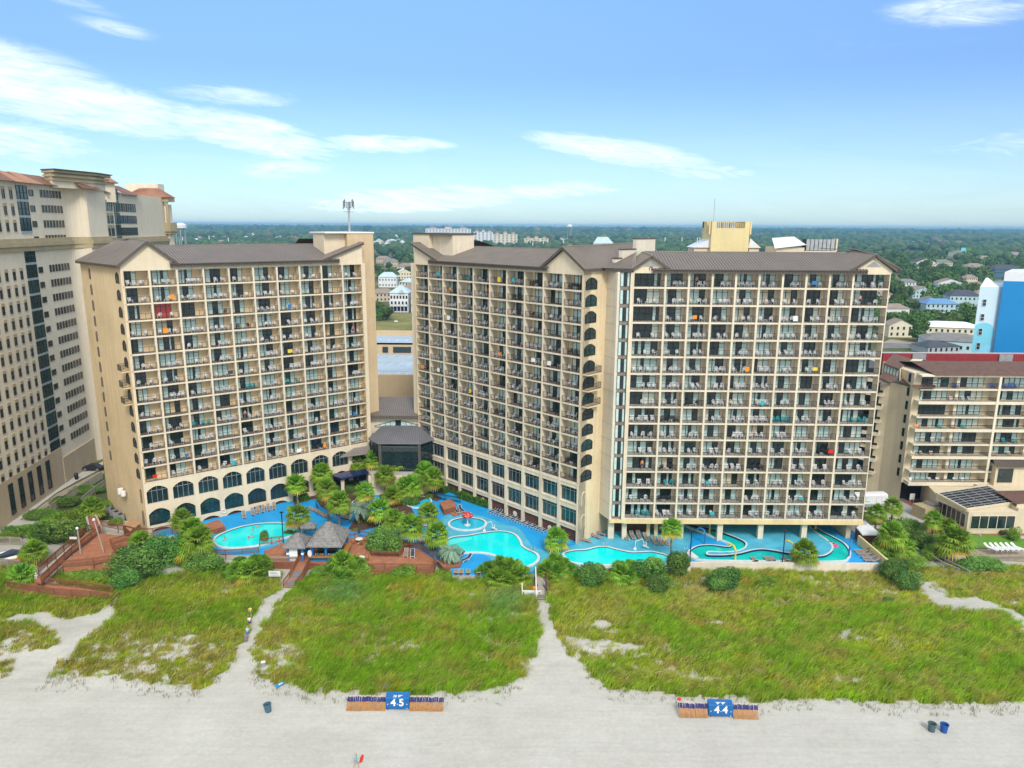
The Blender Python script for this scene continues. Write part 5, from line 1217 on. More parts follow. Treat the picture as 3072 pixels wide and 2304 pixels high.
# ------------------------------------------------------------------ right-hand condominium
MT['condo'] = mat('condo stucco', (.60, .51, .36), .85, .06, .2, .04, 6, streak=.1); MT['condoband'] = mat('condo band', (.68, .60, .46), .8, .06, .3, streak=.1)
MT['condoroof'] = mat('brown shingle roof', (.12, .065, .048), .9, .25, 1.2, .2, 8)
def condo():
 Y = 136.8; X0 = GY(zr(500, 1100), Y)[0] + .3
 root = thing('condo_building', 'eight storey cream condominium with brown shingle roof right of the rightmost tower', 'condominium', (X0, Y, 0))
 fr = lambda q: (X0 + q[0], Y + q[1], q[2])
 S = [3.4 + 2.75 * k for k in range(8)]; top = 25.3
 w = MB(fr); w.box(0.5, 70, 1.5, 14, S[0], top + .3, 0)
 w.box(1.2, 70, 4, 14, -1.2, S[0], 1)
 w.build('wall', [MT['condo'], MT['black']], root)
 b = MB(fr); us = [1.2, 16.0, 30.3, 44.6, 58.9]
 for k, s in enumerate(S + [top]):
  h = .28 if k < 8 else .3
  b.box(.9, 70, -.35, 2.0, s, s + h + (.3 if k % 2 == 0 and 0 < k < 7 else 0.0 if k else .45), 0)
 for u in us[1:]: b.box(u - .24, u + .24, -.42, 2.0, S[0], top, 0)
 for u in (8.6, 23.4, 37.5): b.box(u - .3, u + .3, .6, 2.0, S[0], top, 0)
 b.build('balcony_band', [MT['condoband']], root)
 for k, s in enumerate(S):
  for i in range(4):
   u0, u1 = us[i] + .3, us[i + 1] - .3; z = s + .3
   m = MB(fr); n = int((u1 - u0) / .14)
   v = -.28
   for q in range(0, n + 1): x = u0 + (u1 - u0) * q / n; m.box(x - .018, x + .018, v, v + .03, z + .1, z + 1.05, 0)
   m.box(u0, u1, v - .03, v + .05, z + 1.0, z + 1.1, 0)
   if i < 3: m.build('railing', [MT['black']], root)
   for a, wd in ((.5, 5.2), (6.9, 5.6)):
    pat = ''.join(random.choice('ccgcwght') for _ in range(5)); d = door_mesh(wd, 2.3, 5, pat); mm = d.mesh('sliding_door', [MT[n_] for n_ in DOORMATS])
    if i < 3: place(mm, 'sliding_door', root, fr((u0 + a, 1.49, z)), 0)
 V0, V1, V2 = (np.array(G(zr(*q), -.3)[:2]) for q in ((355, 1045), (418, 1066), (500, 1100)))
 pz = lambda q, V: tuple([V[0], V[1], Hz(zr(*q), V)])
 a0, a1, a2 = pz((430, 330), V0), pz((500, 318), V1), pz((578, 352), V2)
 s = MB(); s.prism([tuple(V0), tuple(V1), tuple(V2), (V2[0] + 1, V2[1] + 12), (V0[0] + 3, V0[1] + 12)], -1.2, a2[2] - .2, 0)
 p = lambda *q: tuple(GY(zr(*q[:2]), q[2]))
 Y1 = V1[1]; q0, q1, q2, q3 = p(500, 318, Y1), p(502, 237, Y1 + .5), p(585, 170, Y1 + 9), p(660, 172, Y1 + 9)
 s.face([q0, q3, q2, q1], 0); s.face([a2, (X0 + 8, Y + .4, top + .2), p(752, 200, Y + 8)], 0)
 L0 = (V0[0] - 5.4, V0[1] + 4.5); s.prism([L0, tuple(V0), (V0[0] + 2, V0[1] + 10), (L0[0] + 2, L0[1] + 10)], -1.2, a0[2] - .6, 0)
 s.build('stair_block', [MT['condo']], root)
 d = unit(V2 - V1); nn = np.array([-d[1], d[0]]); f3 = frame2(V1, d, nn); Lw = float(np.linalg.norm(V2 - V1))
 for k in range(8): z = S[k] + 1.0; win(f3, Lw * .60, Lw * .90, z, z + 1.6, -.03, 1, 2).build('stair_window', [MT['black'], MT['dglass']], root)
 d = unit(V0 - np.array(L0)); f4 = frame2(L0, d, np.array([-d[1], d[0]])); Ls = float(np.linalg.norm(V0 - np.array(L0)))
 for k in range(8):
  z = S[k]; m = MB(f4); m.box(.2, Ls - .8, -1.6, 0, z, z + (.8 if k % 2 else .3), 1); m.box(.2, Ls - .8, -1.6, -1.55, z + .8, z + 1.3, 0)
  for i in range(30): x = .2 + (Ls - 1) * i / 29; m.box(x - .015, x + .015, -1.6, -1.57, z + .3, z + 1.3, 0)
  m.box(Ls * .3, Ls * .75, -.05, 0, z + .3, z + 2.5, 2); m.build('side_balcony', [MT['black'], MT['condoband'], MT['dglass']], root)
 r = MB()
 slope(r, (X0 + 3.4, Y - .6, top + .3), (X0 + 71, Y - .6, top + .3), (X0 + 71, Y + 6, top + 1.7), (X0 + 2.2, Y + 6, top + 1.7), False)
 r.face([(X0 + 2.2, Y + 6, top + 1.7), (X0 + 71, Y + 6, top + 1.7), (X0 + 71, Y + 14, top + .5), (X0 + 2, Y + 14, top + .5)][::-1], 0)
 slope(r, q0, a2, p(752, 200, Y + 8), q3, False)
 up = [p(398, 200, Y1 + 3), p(502, 237, Y1 + .4), p(585, 170, Y1 + 9), p(462, 133, Y1 + 11)]; slope(r, *up, False)
 lo = [p(360, 290, Y1 + 1.5), p(440, 328, Y1 - .6), p(500, 292, Y1 + .3), p(400, 252, Y1 + 3)]; slope(r, *lo, False)
 m2 = [p(578, 362, Y - .8), p(740, 364, Y - .8), p(738, 342, Y + .8), p(590, 340, Y + .8)]; slope(r, *m2, False)
 for q in (up, lo, [q0, a2]): r.beam((q[0][0], q[0][1], q[0][2] - .12), (q[1][0], q[1][1], q[1][2] - .12), .12, .3, 2)
 r.build('roof', [MT['condoroof'], MT['condoroof'], MT['roofdark']], root)
 g0, g1 = p(400, 206, Y1 + 3.1), p(500, 240, Y1 + .6); m = MB(); m.face([(g0[0], g0[1], g0[2] - 2.4), (g1[0], g1[1], g1[2] - 2.4), (g1[0], g1[1], g1[2] - .2), (g0[0], g0[1], g0[2] - .2)], 1)
 for i in range(6): t = i / 5; x, y = g0[0] + (g1[0] - g0[0]) * t, g0[1] + (g1[1] - g0[1]) * t; m.beam((x, y - .06, g0[2] - 2.4 + (g1[2] - g0[2]) * t), (x, y - .06, g0[2] - .2 + (g1[2] - g0[2]) * t), .1, .1)
 m.build('clerestory', [MT['black'], MT['curtain']], root)
 cm = chair_mb(); lm = low_mb(); cols = {'royal blue': mat('royal blue plastic', (.02, .10, .45), .5), 'turquoise': MT['teal'], 'orange': MT['orange'], 'white': MT['white'], 'sand coloured': mat('sand plastic', (.62, .48, .30), .5)}
 rows = {7: [(8, 'royal blue', 2, 7.0), (17.4, 'royal blue', 3, 1.1)], 6: [(7.6, 'white', 4, 1.2)], 5: [(22.5, 'turquoise', 3, 1.7)], 4: [(1.6, 'orange', 1, 1), (6, 'turquoise', 1, 1), (8.6, 'orange', 1, 1), (10.6, 'turquoise', 1, 1)], 3: [(5, 'white', 2, 2.2), (19, 'turquoise', 2, 2.2), (25, 'white', 2, 1.3)], 2: [(1.5, 'sand coloured', 3, 1.8), (17.3, 'sand coloured', 2, 3.2)], 1: [(16.6, 'turquoise', 2, 5), (25, 'white', 3, 1.1)], 0: [(1.8, 'white', 1, 1), (5.6, 'white', 2, 1.5), (10.6, 'white', 2, 1.5)]}
 mm = {c: lm.mesh('deck_chair', v) for c, v in cols.items()}
 for k, lst in rows.items():
  for u, c, n, st in lst:
   for i in range(n):
    o = bpy.data.objects.new('deck_chair', mm[c]); COL.objects.link(o); o.location = fr((u + i * st, .45, S[k] + .32)); o.rotation_euler = (0, 0, rnd(-.4, .4))
    wh = '' if n == 1 else f'{["left", "second", "third", "rightmost"][i if i < n - 1 else 3]} '
    tag(o, f'{wh}{c} chair on condominium balcony, {ORD[7 - k]} floor from roof, {"left" if u < 15 else "right"} bay' + (f', {"first" if u < 7 else "second"} of its colour' if k == 4 else ''), 'chair', 'chairs on the condominium balconies')
condo()
def pool_house():
 root = thing('pool_house', 'low cream pool house with dark solar panel roof beside the lawn', 'pool house', (80, 118, 0))
 q = lambda x, y, z: tuple(G(zr(x, y), z))
 A, B_, C_, D_ = q(740, 1185, 0), q(945, 1300, 0), q(1275, 1300, 0), q(1500, 1290, 0)
 zt = 3.3
 base = [A[:2], B_[:2], C_[:2], (C_[0] + 1, C_[1] + 15), (A[0] + 2, A[1] + 9)]
 w = MB(); w.prism([p[:2] for p in base], -.9, zt, 0); w.prism([(C_[0], C_[1] + .2), (C_[0] + 22, C_[1] - 1), (C_[0] + 22, C_[1] + 15), (C_[0], C_[1] + 15)], -.9, 3.9, 0); w.build('wall', MT['condo'], root)
 def glaze(P, Q, n, z0, z1, name='window'):
  P, Q = np.array(P[:2]), np.array(Q[:2]); d = unit(Q - P); nn = np.array([-d[1], d[0]]); L = np.linalg.norm(Q - P)
  win(frame2(P, d, nn), L * .06, L * .94, z0, z1, -.03, n, 1, .1).build(name, [MT['frame'], MT['dglass']], root)
 glaze(A, B_, 6, .1, 2.6); glaze(B_, C_, 5, .1, 2.6)
 R = [q(745, 1060, 4.4), q(945, 1168, 3.6), q(1285, 1120, 4.2), q(1080, 1010, 5.2)]
 r = MB(); slope(r, R[0], R[1], R[2], R[3], False, 0)
 n = np.cross(np.array(R[1]) - np.array(R[0]), np.array(R[3]) - np.array(R[0])); n = n / np.linalg.norm(n) * .06
 if n[2] < 0: n = -n
 L = lambda a, b, t: tuple(np.array(a) + (np.array(b) - np.array(a)) * t + n)
 for i in range(9): r.beam(L(R[0], R[1], i / 8), L(R[3], R[2], i / 8), .14, .08, 1)
 for i in range(6): r.beam(L(R[0], R[3], i / 5), L(R[1], R[2], i / 5), .12, .08, 1)
 for a, b in zip(R, R[1:] + R[:1]): r.beam(a, b, .3, .35, 2)
 r.face([R[0], R[1], (R[1][0], R[1][1], 3), (R[0][0], R[0][1], 3)], 2); r.face([R[1], R[2], (R[2][0], R[2][1], 3), (R[1][0], R[1][1], 3)], 2)
 r.build('solar_roof', [MT['solar'], MT['metal'], MT['condo']], root)
 r = MB(); U_ = [q(1280, 1135, 4.5), q(1480, 1120, 4.5), q(1480, 1040, 5.4), q(1130, 1045, 5.2)]; slope(r, *U_, False); r.face([U_[0], U_[1], (U_[1][0], U_[1][1], 3), (U_[0][0], U_[0][1], 3)], 1); r.build('flat_roof', [MT['condoroof'], MT['condo']], root)
 t = thing('entrance_block', 'small dark gabled entrance block with tall window behind the solar roof', 'building', (*q(1200, 1030, 4)[:2], 0))
 P = q(1150, 1000, 4.6); m = MB(); m.box(P[0], P[0] + 18, P[1] + 1, P[1] + 9, -1, 8.0, 0); m.build('wall', MT['condo'], t); m = MB(); m.box(P[0] + .5, P[0] + 3.4, P[1] + .9, P[1] + .98, 4.6, 7.4, 0); m.build('window', MT['dglass'], t)
 m = MB(); slope(m, (P[0] - .5, P[1] + .3, 7.9), (P[0] + 19, P[1] + .3, 7.9), (P[0] + 19, P[1] + 5, 10), (P[0] + 1, P[1] + 5, 10), True); m.build('roof', [MT['roofdark'], MT['roof']], t)
 o = MB(); P = q(680, 1150, 1.2); o.cbox((P[0], P[1], .2), 3.6, 3.0, 2.6, 0, .3); o.cbox((P[0] + 1.2, P[1] + .4, 1.7), 1.6, 2.4, .3, 1, .3); tag(o.build('utility_enclosure', [MT['cornice'], MT['metal']], origin=(P[0], P[1], -1)), 'olive walled utility enclosure beside the brick drive', 'enclosure')
MT['solar'] = mat('solar panel', (.018, .02, .03), .25, .3, .8)
pool_house()
def red_building():
 root = thing('flat_roof_building', 'flat roofed building with red corrugated parapet behind the condominium', 'building', (80, 175, 0))
 a = GY(zs(800, 1405), 172); b = GY(zs(2300, 1400), 172); zt = a[2]
 m = MB(); x0, x1 = a[0] - 3, b[0] + 25; m.box(x0, x1, 172, 173, -1, zt, 0); m.box(x0 + 1, x1, 168, 172, -1, zt - 3.4, 1)
 m.box(x0, x1, 173, 190, -1, zt - 2.6, 1); m.build('wall', [MT['redwall'], MT['gravel']], root)
 m = MB()
 for i in range(int((x1 - x0) / .55)): m.beam((x0 + i * .55, 171.96, zt - 3.2), (x0 + i * .55, 171.96, zt), .09, .08)
 m.build('corrugation', MT['redwall'], root)
 for p, w in ((1050, 80), (2010, 80)): c = GY(zs(p, 1440), 171.8); mm = MB(); mm.box(c[0] - 1.6, c[0] + 1.6, 171.6, 171.85, zt - 3.3, zt + .05, 0); mm.build('pier', MT['metal'], root)
 for i, p in enumerate((1420, 1540, 1640, 1790, 1860, 1950)): c = GY(zs(p, 1480), 169.5); mm = MB(); mm.cbox((c[0], 169.5, zt - 2.6), 2.2, 1.8, 1.5 - .1 * (i % 3), 0); mm.lathe([(.6, -1.9), (.6, -1.6)], (c[0], 169.5, zt), 10, 0); mm.build('rooftop_unit', MT['metal'], root)
MT['gravel'] = mat('roof gravel', (.38, .37, .35), .9, .15, 1.5); MT['redwall'] = mat('red ribbed wall', (.27, .03, .03), .6, .12, .5)
red_building()
def blue_tower():
 root = thing('blue_tower', 'pale blue apartment block with painted blue wave panels at the right edge', 'apartment block', (125, 200, 0))
 Y = 200.; a = GY(zs(1660, 1000), Y); b = GY(zs(1945, 700), Y); zt = GY(zs(1700, 665), Y)[2]; zt2 = GY(zs(1950, 610), Y - 4)[2]
 x0 = a[0] + .5; xb = b[0]
 m = MB(); m.prism([(x0, Y), (xb + 1, Y), (xb + 22, Y + 16), (x0 * (Y + 16) / Y + 3, Y + 16)], -1, zt, 0); m.add([(x0, Y, zt), (xb, Y, zt), (xb, Y + 6, zt + 2.2), (x0 + 5, Y + 6, zt + 2.0)], [(0, 1, 2, 3)], 2); m.build('wall', [MT['paleblue'], MT['bluewave'], MT['white']], root)
 P = GY(zs(2190, 1000), Y - 6)
 m = MB(); poly = [(xb, Y - 1), (xb + 9, Y - 4), (xb + 19, Y - 3.4), (xb + 19, Y + 14), (xb + 12, Y + 14)]; m.prism(poly, -1, zt2, 0); m.prism([(p[0] + .2, p[1] + .3) for p in poly], zt2, zt2 + 2.4, 1); m.build('blue_bay', [MT['bluewave'], MT['white']], root)
 m = MB(); m.box(xb + 19, xb + 40, Y - 2, Y + 14, -1, zt2 - 4, 0); m.build('side_wing', MT['skyblue'], root)
 def wave(cx, r, z1, mt, off):
  m = MB(); pts = [(cx + r * cos(t), Y - off, z1 - r + r * sin(t) if False else z1 - r * .9 + r * .9 * sin(t)) for t in np.linspace(0, pi, 14)]
  pts = [(min(max(p[0], x0 + .02), xb - .03), p[1], p[2]) for p in pts]; pts += [(pts[-1][0], Y - off, 2), (pts[0][0], Y - off, 2)]; m.face(pts[::-1], 0); m.build('wave_panel', mt, root)
 W_ = xb - x0; wave(x0 + W_ * .45, W_ * .62, zt - 9.8, MT['aqua'], .02); wave(x0 + W_ * .9, W_ * .6, zt - 16, MT['skyblue'], .05); wave(x0 + W_ * .22, W_ * .42, zt - 25, MT['bluewave'], .08)
 for k in range(8): z = zt - 4.2 - k * 4.0; win(lambda q: (q[0], Y + q[1], q[2]), xb - 4.3, xb - 3.3, z - 1, z + .8, -.12, 1, 2).build('window', [MT['white'], MT['dglass']], root)
MT['paleblue'] = mat('pale blue paint', (.48, .62, .68), .8, .04, .1); MT['aqua'] = mat('aqua paint', (.17, .50, .62), .8, .04, .1); MT['skyblue'] = mat('sky blue paint', (.22, .52, .70), .8, .04, .1); MT['bluewave'] = mat('strong blue paint', (.005, .20, .48), .7, .04, .1)
blue_tower()
# ================================================================== DECKS, FURNITURE AND PEOPLE
def fence(name, label, pts, h=1.05, mt='woodrail', cat='railing', gap=.16, post=2.4, group=None, infill=True, pw=.1):
 """pts: (x, y, z) polyline; rails, pickets and posts"""
 t = thing(name, label, cat, pts[0], 0, group); r = MB(); p_ = MB(); k = 0
 for a, b in zip(pts[:-1], pts[1:]):
  a, b = np.array(a, float), np.array(b, float); L = np.linalg.norm(b - a); up = np.array([0, 0, 1.])
  r.beam(a + up * h, b + up * h, pw * 1.3, .07); r.beam(a + up * .12, b + up * .12, .05, .09); r.beam(a + up * (h - .16), b + up * (h - .16), .04, .08)
  n = max(1, int(L / post))
  for i in range(n + 1):
   q = a + (b - a) * i / n
   if i == n and b is not pts[-1] and not np.allclose(b, pts[-1]): continue
   m = MB(); m.beam(q - up * .6, q + up * (h + .04), pw, pw); k += 1
   if k < 90: m.build('post', MT[mt], t)
  if infill:
   n = int(L / gap)
   for i in range(1, n): q = a + (b - a) * i / n; p_.beam(q + up * .12, q + up * (h - .12), .05, .03)
 r.build('rail', MT[mt], t)
 if p_.f: p_.build('picket_panel', MT[mt], t)
 return t
def text(body, size, parent, loc, rot, mt, name='lettering', ext=.006, bold=0.):
 c = bpy.data.curves.new(name, 'FONT'); c.body = body; c.size = size; c.align_x = 'CENTER'; c.align_y = 'CENTER'; c.extrude = ext; c.offset = bold
 o = bpy.data.objects.new(name, c); me = bpy.data.meshes.new_from_object(o); bpy.data.objects.remove(o); me.materials.clear(); me.materials.append(MT[mt])
 o = bpy.data.objects.new(name, me); COL.objects.link(o); o.parent = parent; o.location = loc; o.rotation_euler = rot; return o
# ---- loungers
def lounger_proto(name, fab, frm, back):
 t = thing(name, 'x', 'sun lounger'); f = MB(); s = MB()
 bk = (0, .62, .34); top = (0, .62 + .78 * cos(back), .34 + .78 * sin(back))
 for sx in (-.31, .31):
  f.beam((sx, -1.0, .33), (sx, .62, .34), .05, .05); f.beam((sx, .62, .34), (sx, top[1], top[2]), .05, .05)
  f.beam((sx, -.75, .33), (sx, -.95, 0), .05, .05); f.beam((sx, .35, .33), (sx, .62, 0), .05, .05); f.beam((sx, .4, .33), (sx, .1, 0), .05, .05)
 for y in (-1.0, .62): f.beam((-.31, y, .33), (.31, y, .33), .05, .05)
 f.beam((-.31, top[1], top[2]), (.31, top[1], top[2]), .05, .05)
 pts = [(-1.0, .35), (-.5, .34), (.1, .34), (.6, .36), (top[1], top[2] + .02)]
 for (y0, z0), (y1, z1) in zip(pts[:-1], pts[1:]): s.add([(-.29, y0, z0), (.29, y0, z0), (.29, y1, z1), (-.29, y1, z1), (-.29, y0, z0 - .03), (.29, y0, z0 - .03), (.29, y1, z1 - .03), (-.29, y1, z1 - .03)], [(0, 1, 2, 3), (7, 6, 5, 4)])
 f.build('frame', MT[frm], t, local=True); s.build('sling', MT[fab], t, local=True); return t
LOUNGE = {}
def lounger(p, face, kind, label, group, z=0., back=None):
 """face: direction of the feet (x, y)"""
 key = (kind, round(back if back is not None else .75, 2))
 rz = atan2(face[1], face[0]) + pi / 2
 q = G(p, z);
 if key not in LOUNGE: LOUNGE[key] = o = lounger_proto('sun_lounger', *{'navy': ('navyfab', 'white'), 'taupe': ('taupe', 'taupe2'), 'white': ('white', 'white')}[kind], key[1])
 else: o = copy_tree(LOUNGE[key])
 o.location = (q[0], q[1], z + .012); o.rotation_euler = (0, 0, rz + rnd(-.05, .05)); o['label'] = label; o['group'] = group
MT['taupe2'] = mat('bone frame', (.50, .43, .36), .5, .08, 2)
def lerp(a, b, n): return [(a[0] + (b[0] - a[0]) * i / max(1, n - 1), a[1] + (b[1] - a[1]) * i / max(1, n - 1)) for i in range(n)]
def loungers():
 g = 'sun loungers round the pools'
 nth = ['first', 'second', 'third', 'fourth', 'fifth', 'sixth', 'seventh', 'eighth', 'ninth', 'tenth', 'eleventh', 'twelfth']
 for i, p in enumerate(lerp(zb(672, 552), zb(1140, 718), 11)): lounger(p, tuple(-NM), 'navy', f'navy sling lounger, {nth[i]} from the hedge in the row along the middle tower', g, back=[.35, .75, .35, .35, .5, .35, .35, .6, .35, .35, .9][i])
 for i, p in enumerate(((352, 552), (398, 542))): lounger(zb(*p), (.45, -.9), 'navy', f'{["left", "right"][i]} navy lounger on the brown platform behind the red mushroom', g)
 for i, p in enumerate(((1500, 812), (1590, 778), (1632, 752))): lounger(zb(*p), (.8, -.6), 'taupe', ['taupe lounger alone by the corner door of the middle tower', 'front taupe lounger of the pair by the passage column', 'rear taupe lounger of the pair by the passage column'][i], g)
 for i, p in enumerate(((1855, 785), (1910, 780), (1968, 776), (2035, 796), (2108, 826), (2160, 828), (2208, 830))): lounger(zb(*p), (.1, -1), 'taupe', f'taupe lounger, {nth[i]} from the life ring in the row under the rightmost tower', g)
 for i, p in enumerate(((1775, 800), (1800, 823), (1830, 848), (1852, 872))): lounger(zc(*p), (-1, .1), 'taupe', f'taupe lounger, {nth[i]} from the back of four in the walled right corner', g, back=.5)
 for i, p in enumerate(((345, 785), (412, 762), (452, 750), (492, 739), (535, 728), (578, 718))): lounger(za(*p), (.35, -.9), 'taupe', f'taupe lounger, {nth[i]} from the left beside the brick arches', g)
 for i, p in enumerate(((895, 738), (925, 752), (955, 768), (988, 788))): lounger(za(*p), (.9, -.5), 'taupe', f'taupe lounger, {nth[i]} from the rear in the group left of the slim palm', g, back=.45)
 for i, p in enumerate(((1100, 775), (1125, 788), (1150, 802))): lounger(za(*p), (.9, -.5), 'taupe', f'taupe lounger, {nth[i]} from the rear in the trio beside the garden gate', g, back=.45)
 lounger(za(1607, 1082), (.1, -1), 'taupe', 'taupe lounger on the lower brown wooden terrace', g, .31, .45); lounger(za(1660, 1086), (.1, -1), 'navy', 'grey blue lounger with white frame on the lower brown wooden terrace', g, .31, .45)
 for i, p in enumerate(((2075, 1125), (2015, 1098), (1905, 1100))): lounger(za(*p), [(-.7, -.7), (-.8, -.4), (.9, -.3)][i], 'navy', ['navy lounger standing on the blue deck nearest the dune', 'navy lounger right of the small feathery palm', 'navy lounger left of the small feathery palm'][i], g, .01)
 for i, p in enumerate(lerp(zr(1112, 1437), zr(1290, 1435), 6)): lounger(p, (.55, -.85), 'white', f'white lounger, {nth[i]} from the left on the sandy strip by the lawn', 'white loungers by the lawn', back=.6)
 for i, p in enumerate(((1505, 605), (1535, 618), (1565, 632))): lounger(ze(*p), (.9, -.4), 'taupe', f'taupe lounger, {nth[i]} from the rear at the shrub end of the oval pool', g, back=.5)
 for i, p in enumerate(((350, 1098), (395, 1098), (455, 1098), (548, 1098))): lounger(zb(*p), (0, 1), 'taupe', f'taupe lounger facing the tower, {nth[i]} from the left on the deck edge by the dune', g)
 for i, p in enumerate(((945, 870), (1045, 866), (1085, 866), (1185, 870))): lounger(zc(*p), (0, 1), 'taupe', f'taupe lounger facing the tower, {nth[i]} from the left behind the low front wall', g)
loungers()
# ---- wooden terraces, bar and gazebos
def terraces():
 t = thing('wooden_terrace', 'red brown wooden pool terrace around the shingled bar', 'terrace', (*G(za(1100, 1080), .3)[:2], 0))
 m = MB(); m.prism(WOODTERR, -1.3, .30, 1, 0, bottom=False); m.build('decking', [MT['wood'], MT['woodrail']], t)
 L = lambda z, *pts: [(*G(za(*p), z)[:2], z) for p in pts]
 z = .3
 fence('railing', 'brown railing along the seaward edge of the lower terrace', L(z, (1315, 1192), (1815, 1200), (1838, 1132)), 1.0)
 fence('railing', 'brown railing in front of the dark round shrub', L(z, (1330, 1080), (1350, 1092), (1558, 1095), (1590, 1038)), .95)
 fence('railing', 'brown railing at the rear corner of the lower terrace', L(z, (1600, 1034), (1722, 1034), (1835, 1105)), .95)
 fence('railing', 'brown railing between the round tables and the blue path', L(z, (1120, 935), (1210, 925), (1318, 945)), 1.0)
 fence('railing', 'brown railing behind the man in the red shirt', L(z, (465, 1000), (560, 985), (650, 975)), 1.0)
 fence('railing', 'weathered grey railing left of the bar steps', L(.1, (540, 1140), (760, 1140)), 1.0, 'greywood')
 fence('railing', 'dark picket railing along the end of the oval pool', L(0, (40, 1070), (200, 1082), (460, 1060)), .9, 'woodrail')
 fence('railing', 'curved white picket railing round the raised hot tub', L(.2, (1560, 915), (1590, 938), (1660, 952), (1730, 940), (1775, 925)), .75, 'whitep', gap=.28)
 fence('railing', 'black metal railing by the brown bench planter', [(*G(zb(*p), 0)[:2], 0) for p in ((150, 430), (250, 445), (385, 465))], 1.1, 'black')
 fence('railing', 'blue grey gate railing beside the lounger trio', L(0, (905, 705), (925, 740)) , 1.1, 'bluepaint'); fence('railing', 'blue grey railing at the head of the blue garden path', L(0, (1030, 890), (1060, 860), (1160, 850)), 1.0, 'bluepaint')
 for nm, lb, pts, z0, z1 in (('bench_planter', 'brown slatted bench planter at the middle tower side of the garden', [zb(205, 465), zb(285, 432), zb(348, 468), zb(345, 500), zb(240, 530)], 0, 1.1), ('wooden_platform', 'brown platform under two navy loungers', [zb(285, 555), zb(380, 505), zb(445, 545), zb(330, 585)], 0, .12), ('wooden_steps', 'brown steps below the brick arches by the oval pool', [za(25, 840), za(150, 800), za(195, 855), za(65, 890)], 0, 1.0), ('wooden_platform', 'low curved brown platform below the hot tub', [za(1560, 960), za(1680, 985), za(1770, 965), za(1600, 1005)], 0, .5), ('wooden_platform', 'brown planter bed under the small feathery palm', [za(1850, 1125), za(1900, 1090), za(2040, 1130), za(2030, 1165), za(1900, 1175)], 0, .35)):
  m = MB(); m.prism([tuple(G(p, z1)[:2]) for p in pts], z0, z1, 1, 0); tag(m.build(nm, [MT['wood'], MT['woodrail']], origin=(*G(pts[0], 0)[:2], 0)), lb, nm.split('_')[-1])
def hip(mb, x0, x1, y0, y1, z, zt, rid=.0, mi=0, th=.18):
 xm, ym = (x0 + x1) / 2, (y0 + y1) / 2; A = [(x0, y0, z), (x1, y0, z), (x1, y1, z), (x0, y1, z)]; T = [(xm - rid, ym, zt), (xm + rid, ym, zt)]
 mb.face([A[0], A[1], T[1], T[0]], mi); mb.face([A[1], A[2], T[1]], mi); mb.face([A[2], A[3], T[0], T[1]], mi); mb.face([A[3], A[0], T[0]], mi)
 for k in range(1, 9):
  f = k / 9
  for a, b, t0, t1 in ((A[0], A[1], T[0], T[1]), (A[1], A[2], T[1], T[1]), (A[3], A[0], T[0], T[0])):
   p = tuple(a[i] + (t0[i] - a[i]) * f for i in range(3)); q = tuple(b[i] + (t1[i] - b[i]) * f for i in range(3)); mb.beam(p, q, .05, .05, mi)
 for a, t in zip(A, (T[0], T[1], T[1], T[0])): mb.beam(a, t, .18, .1, mi)
 for i in range(4): mb.beam(A[i], A[(i + 1) % 4], .1, th, mi)
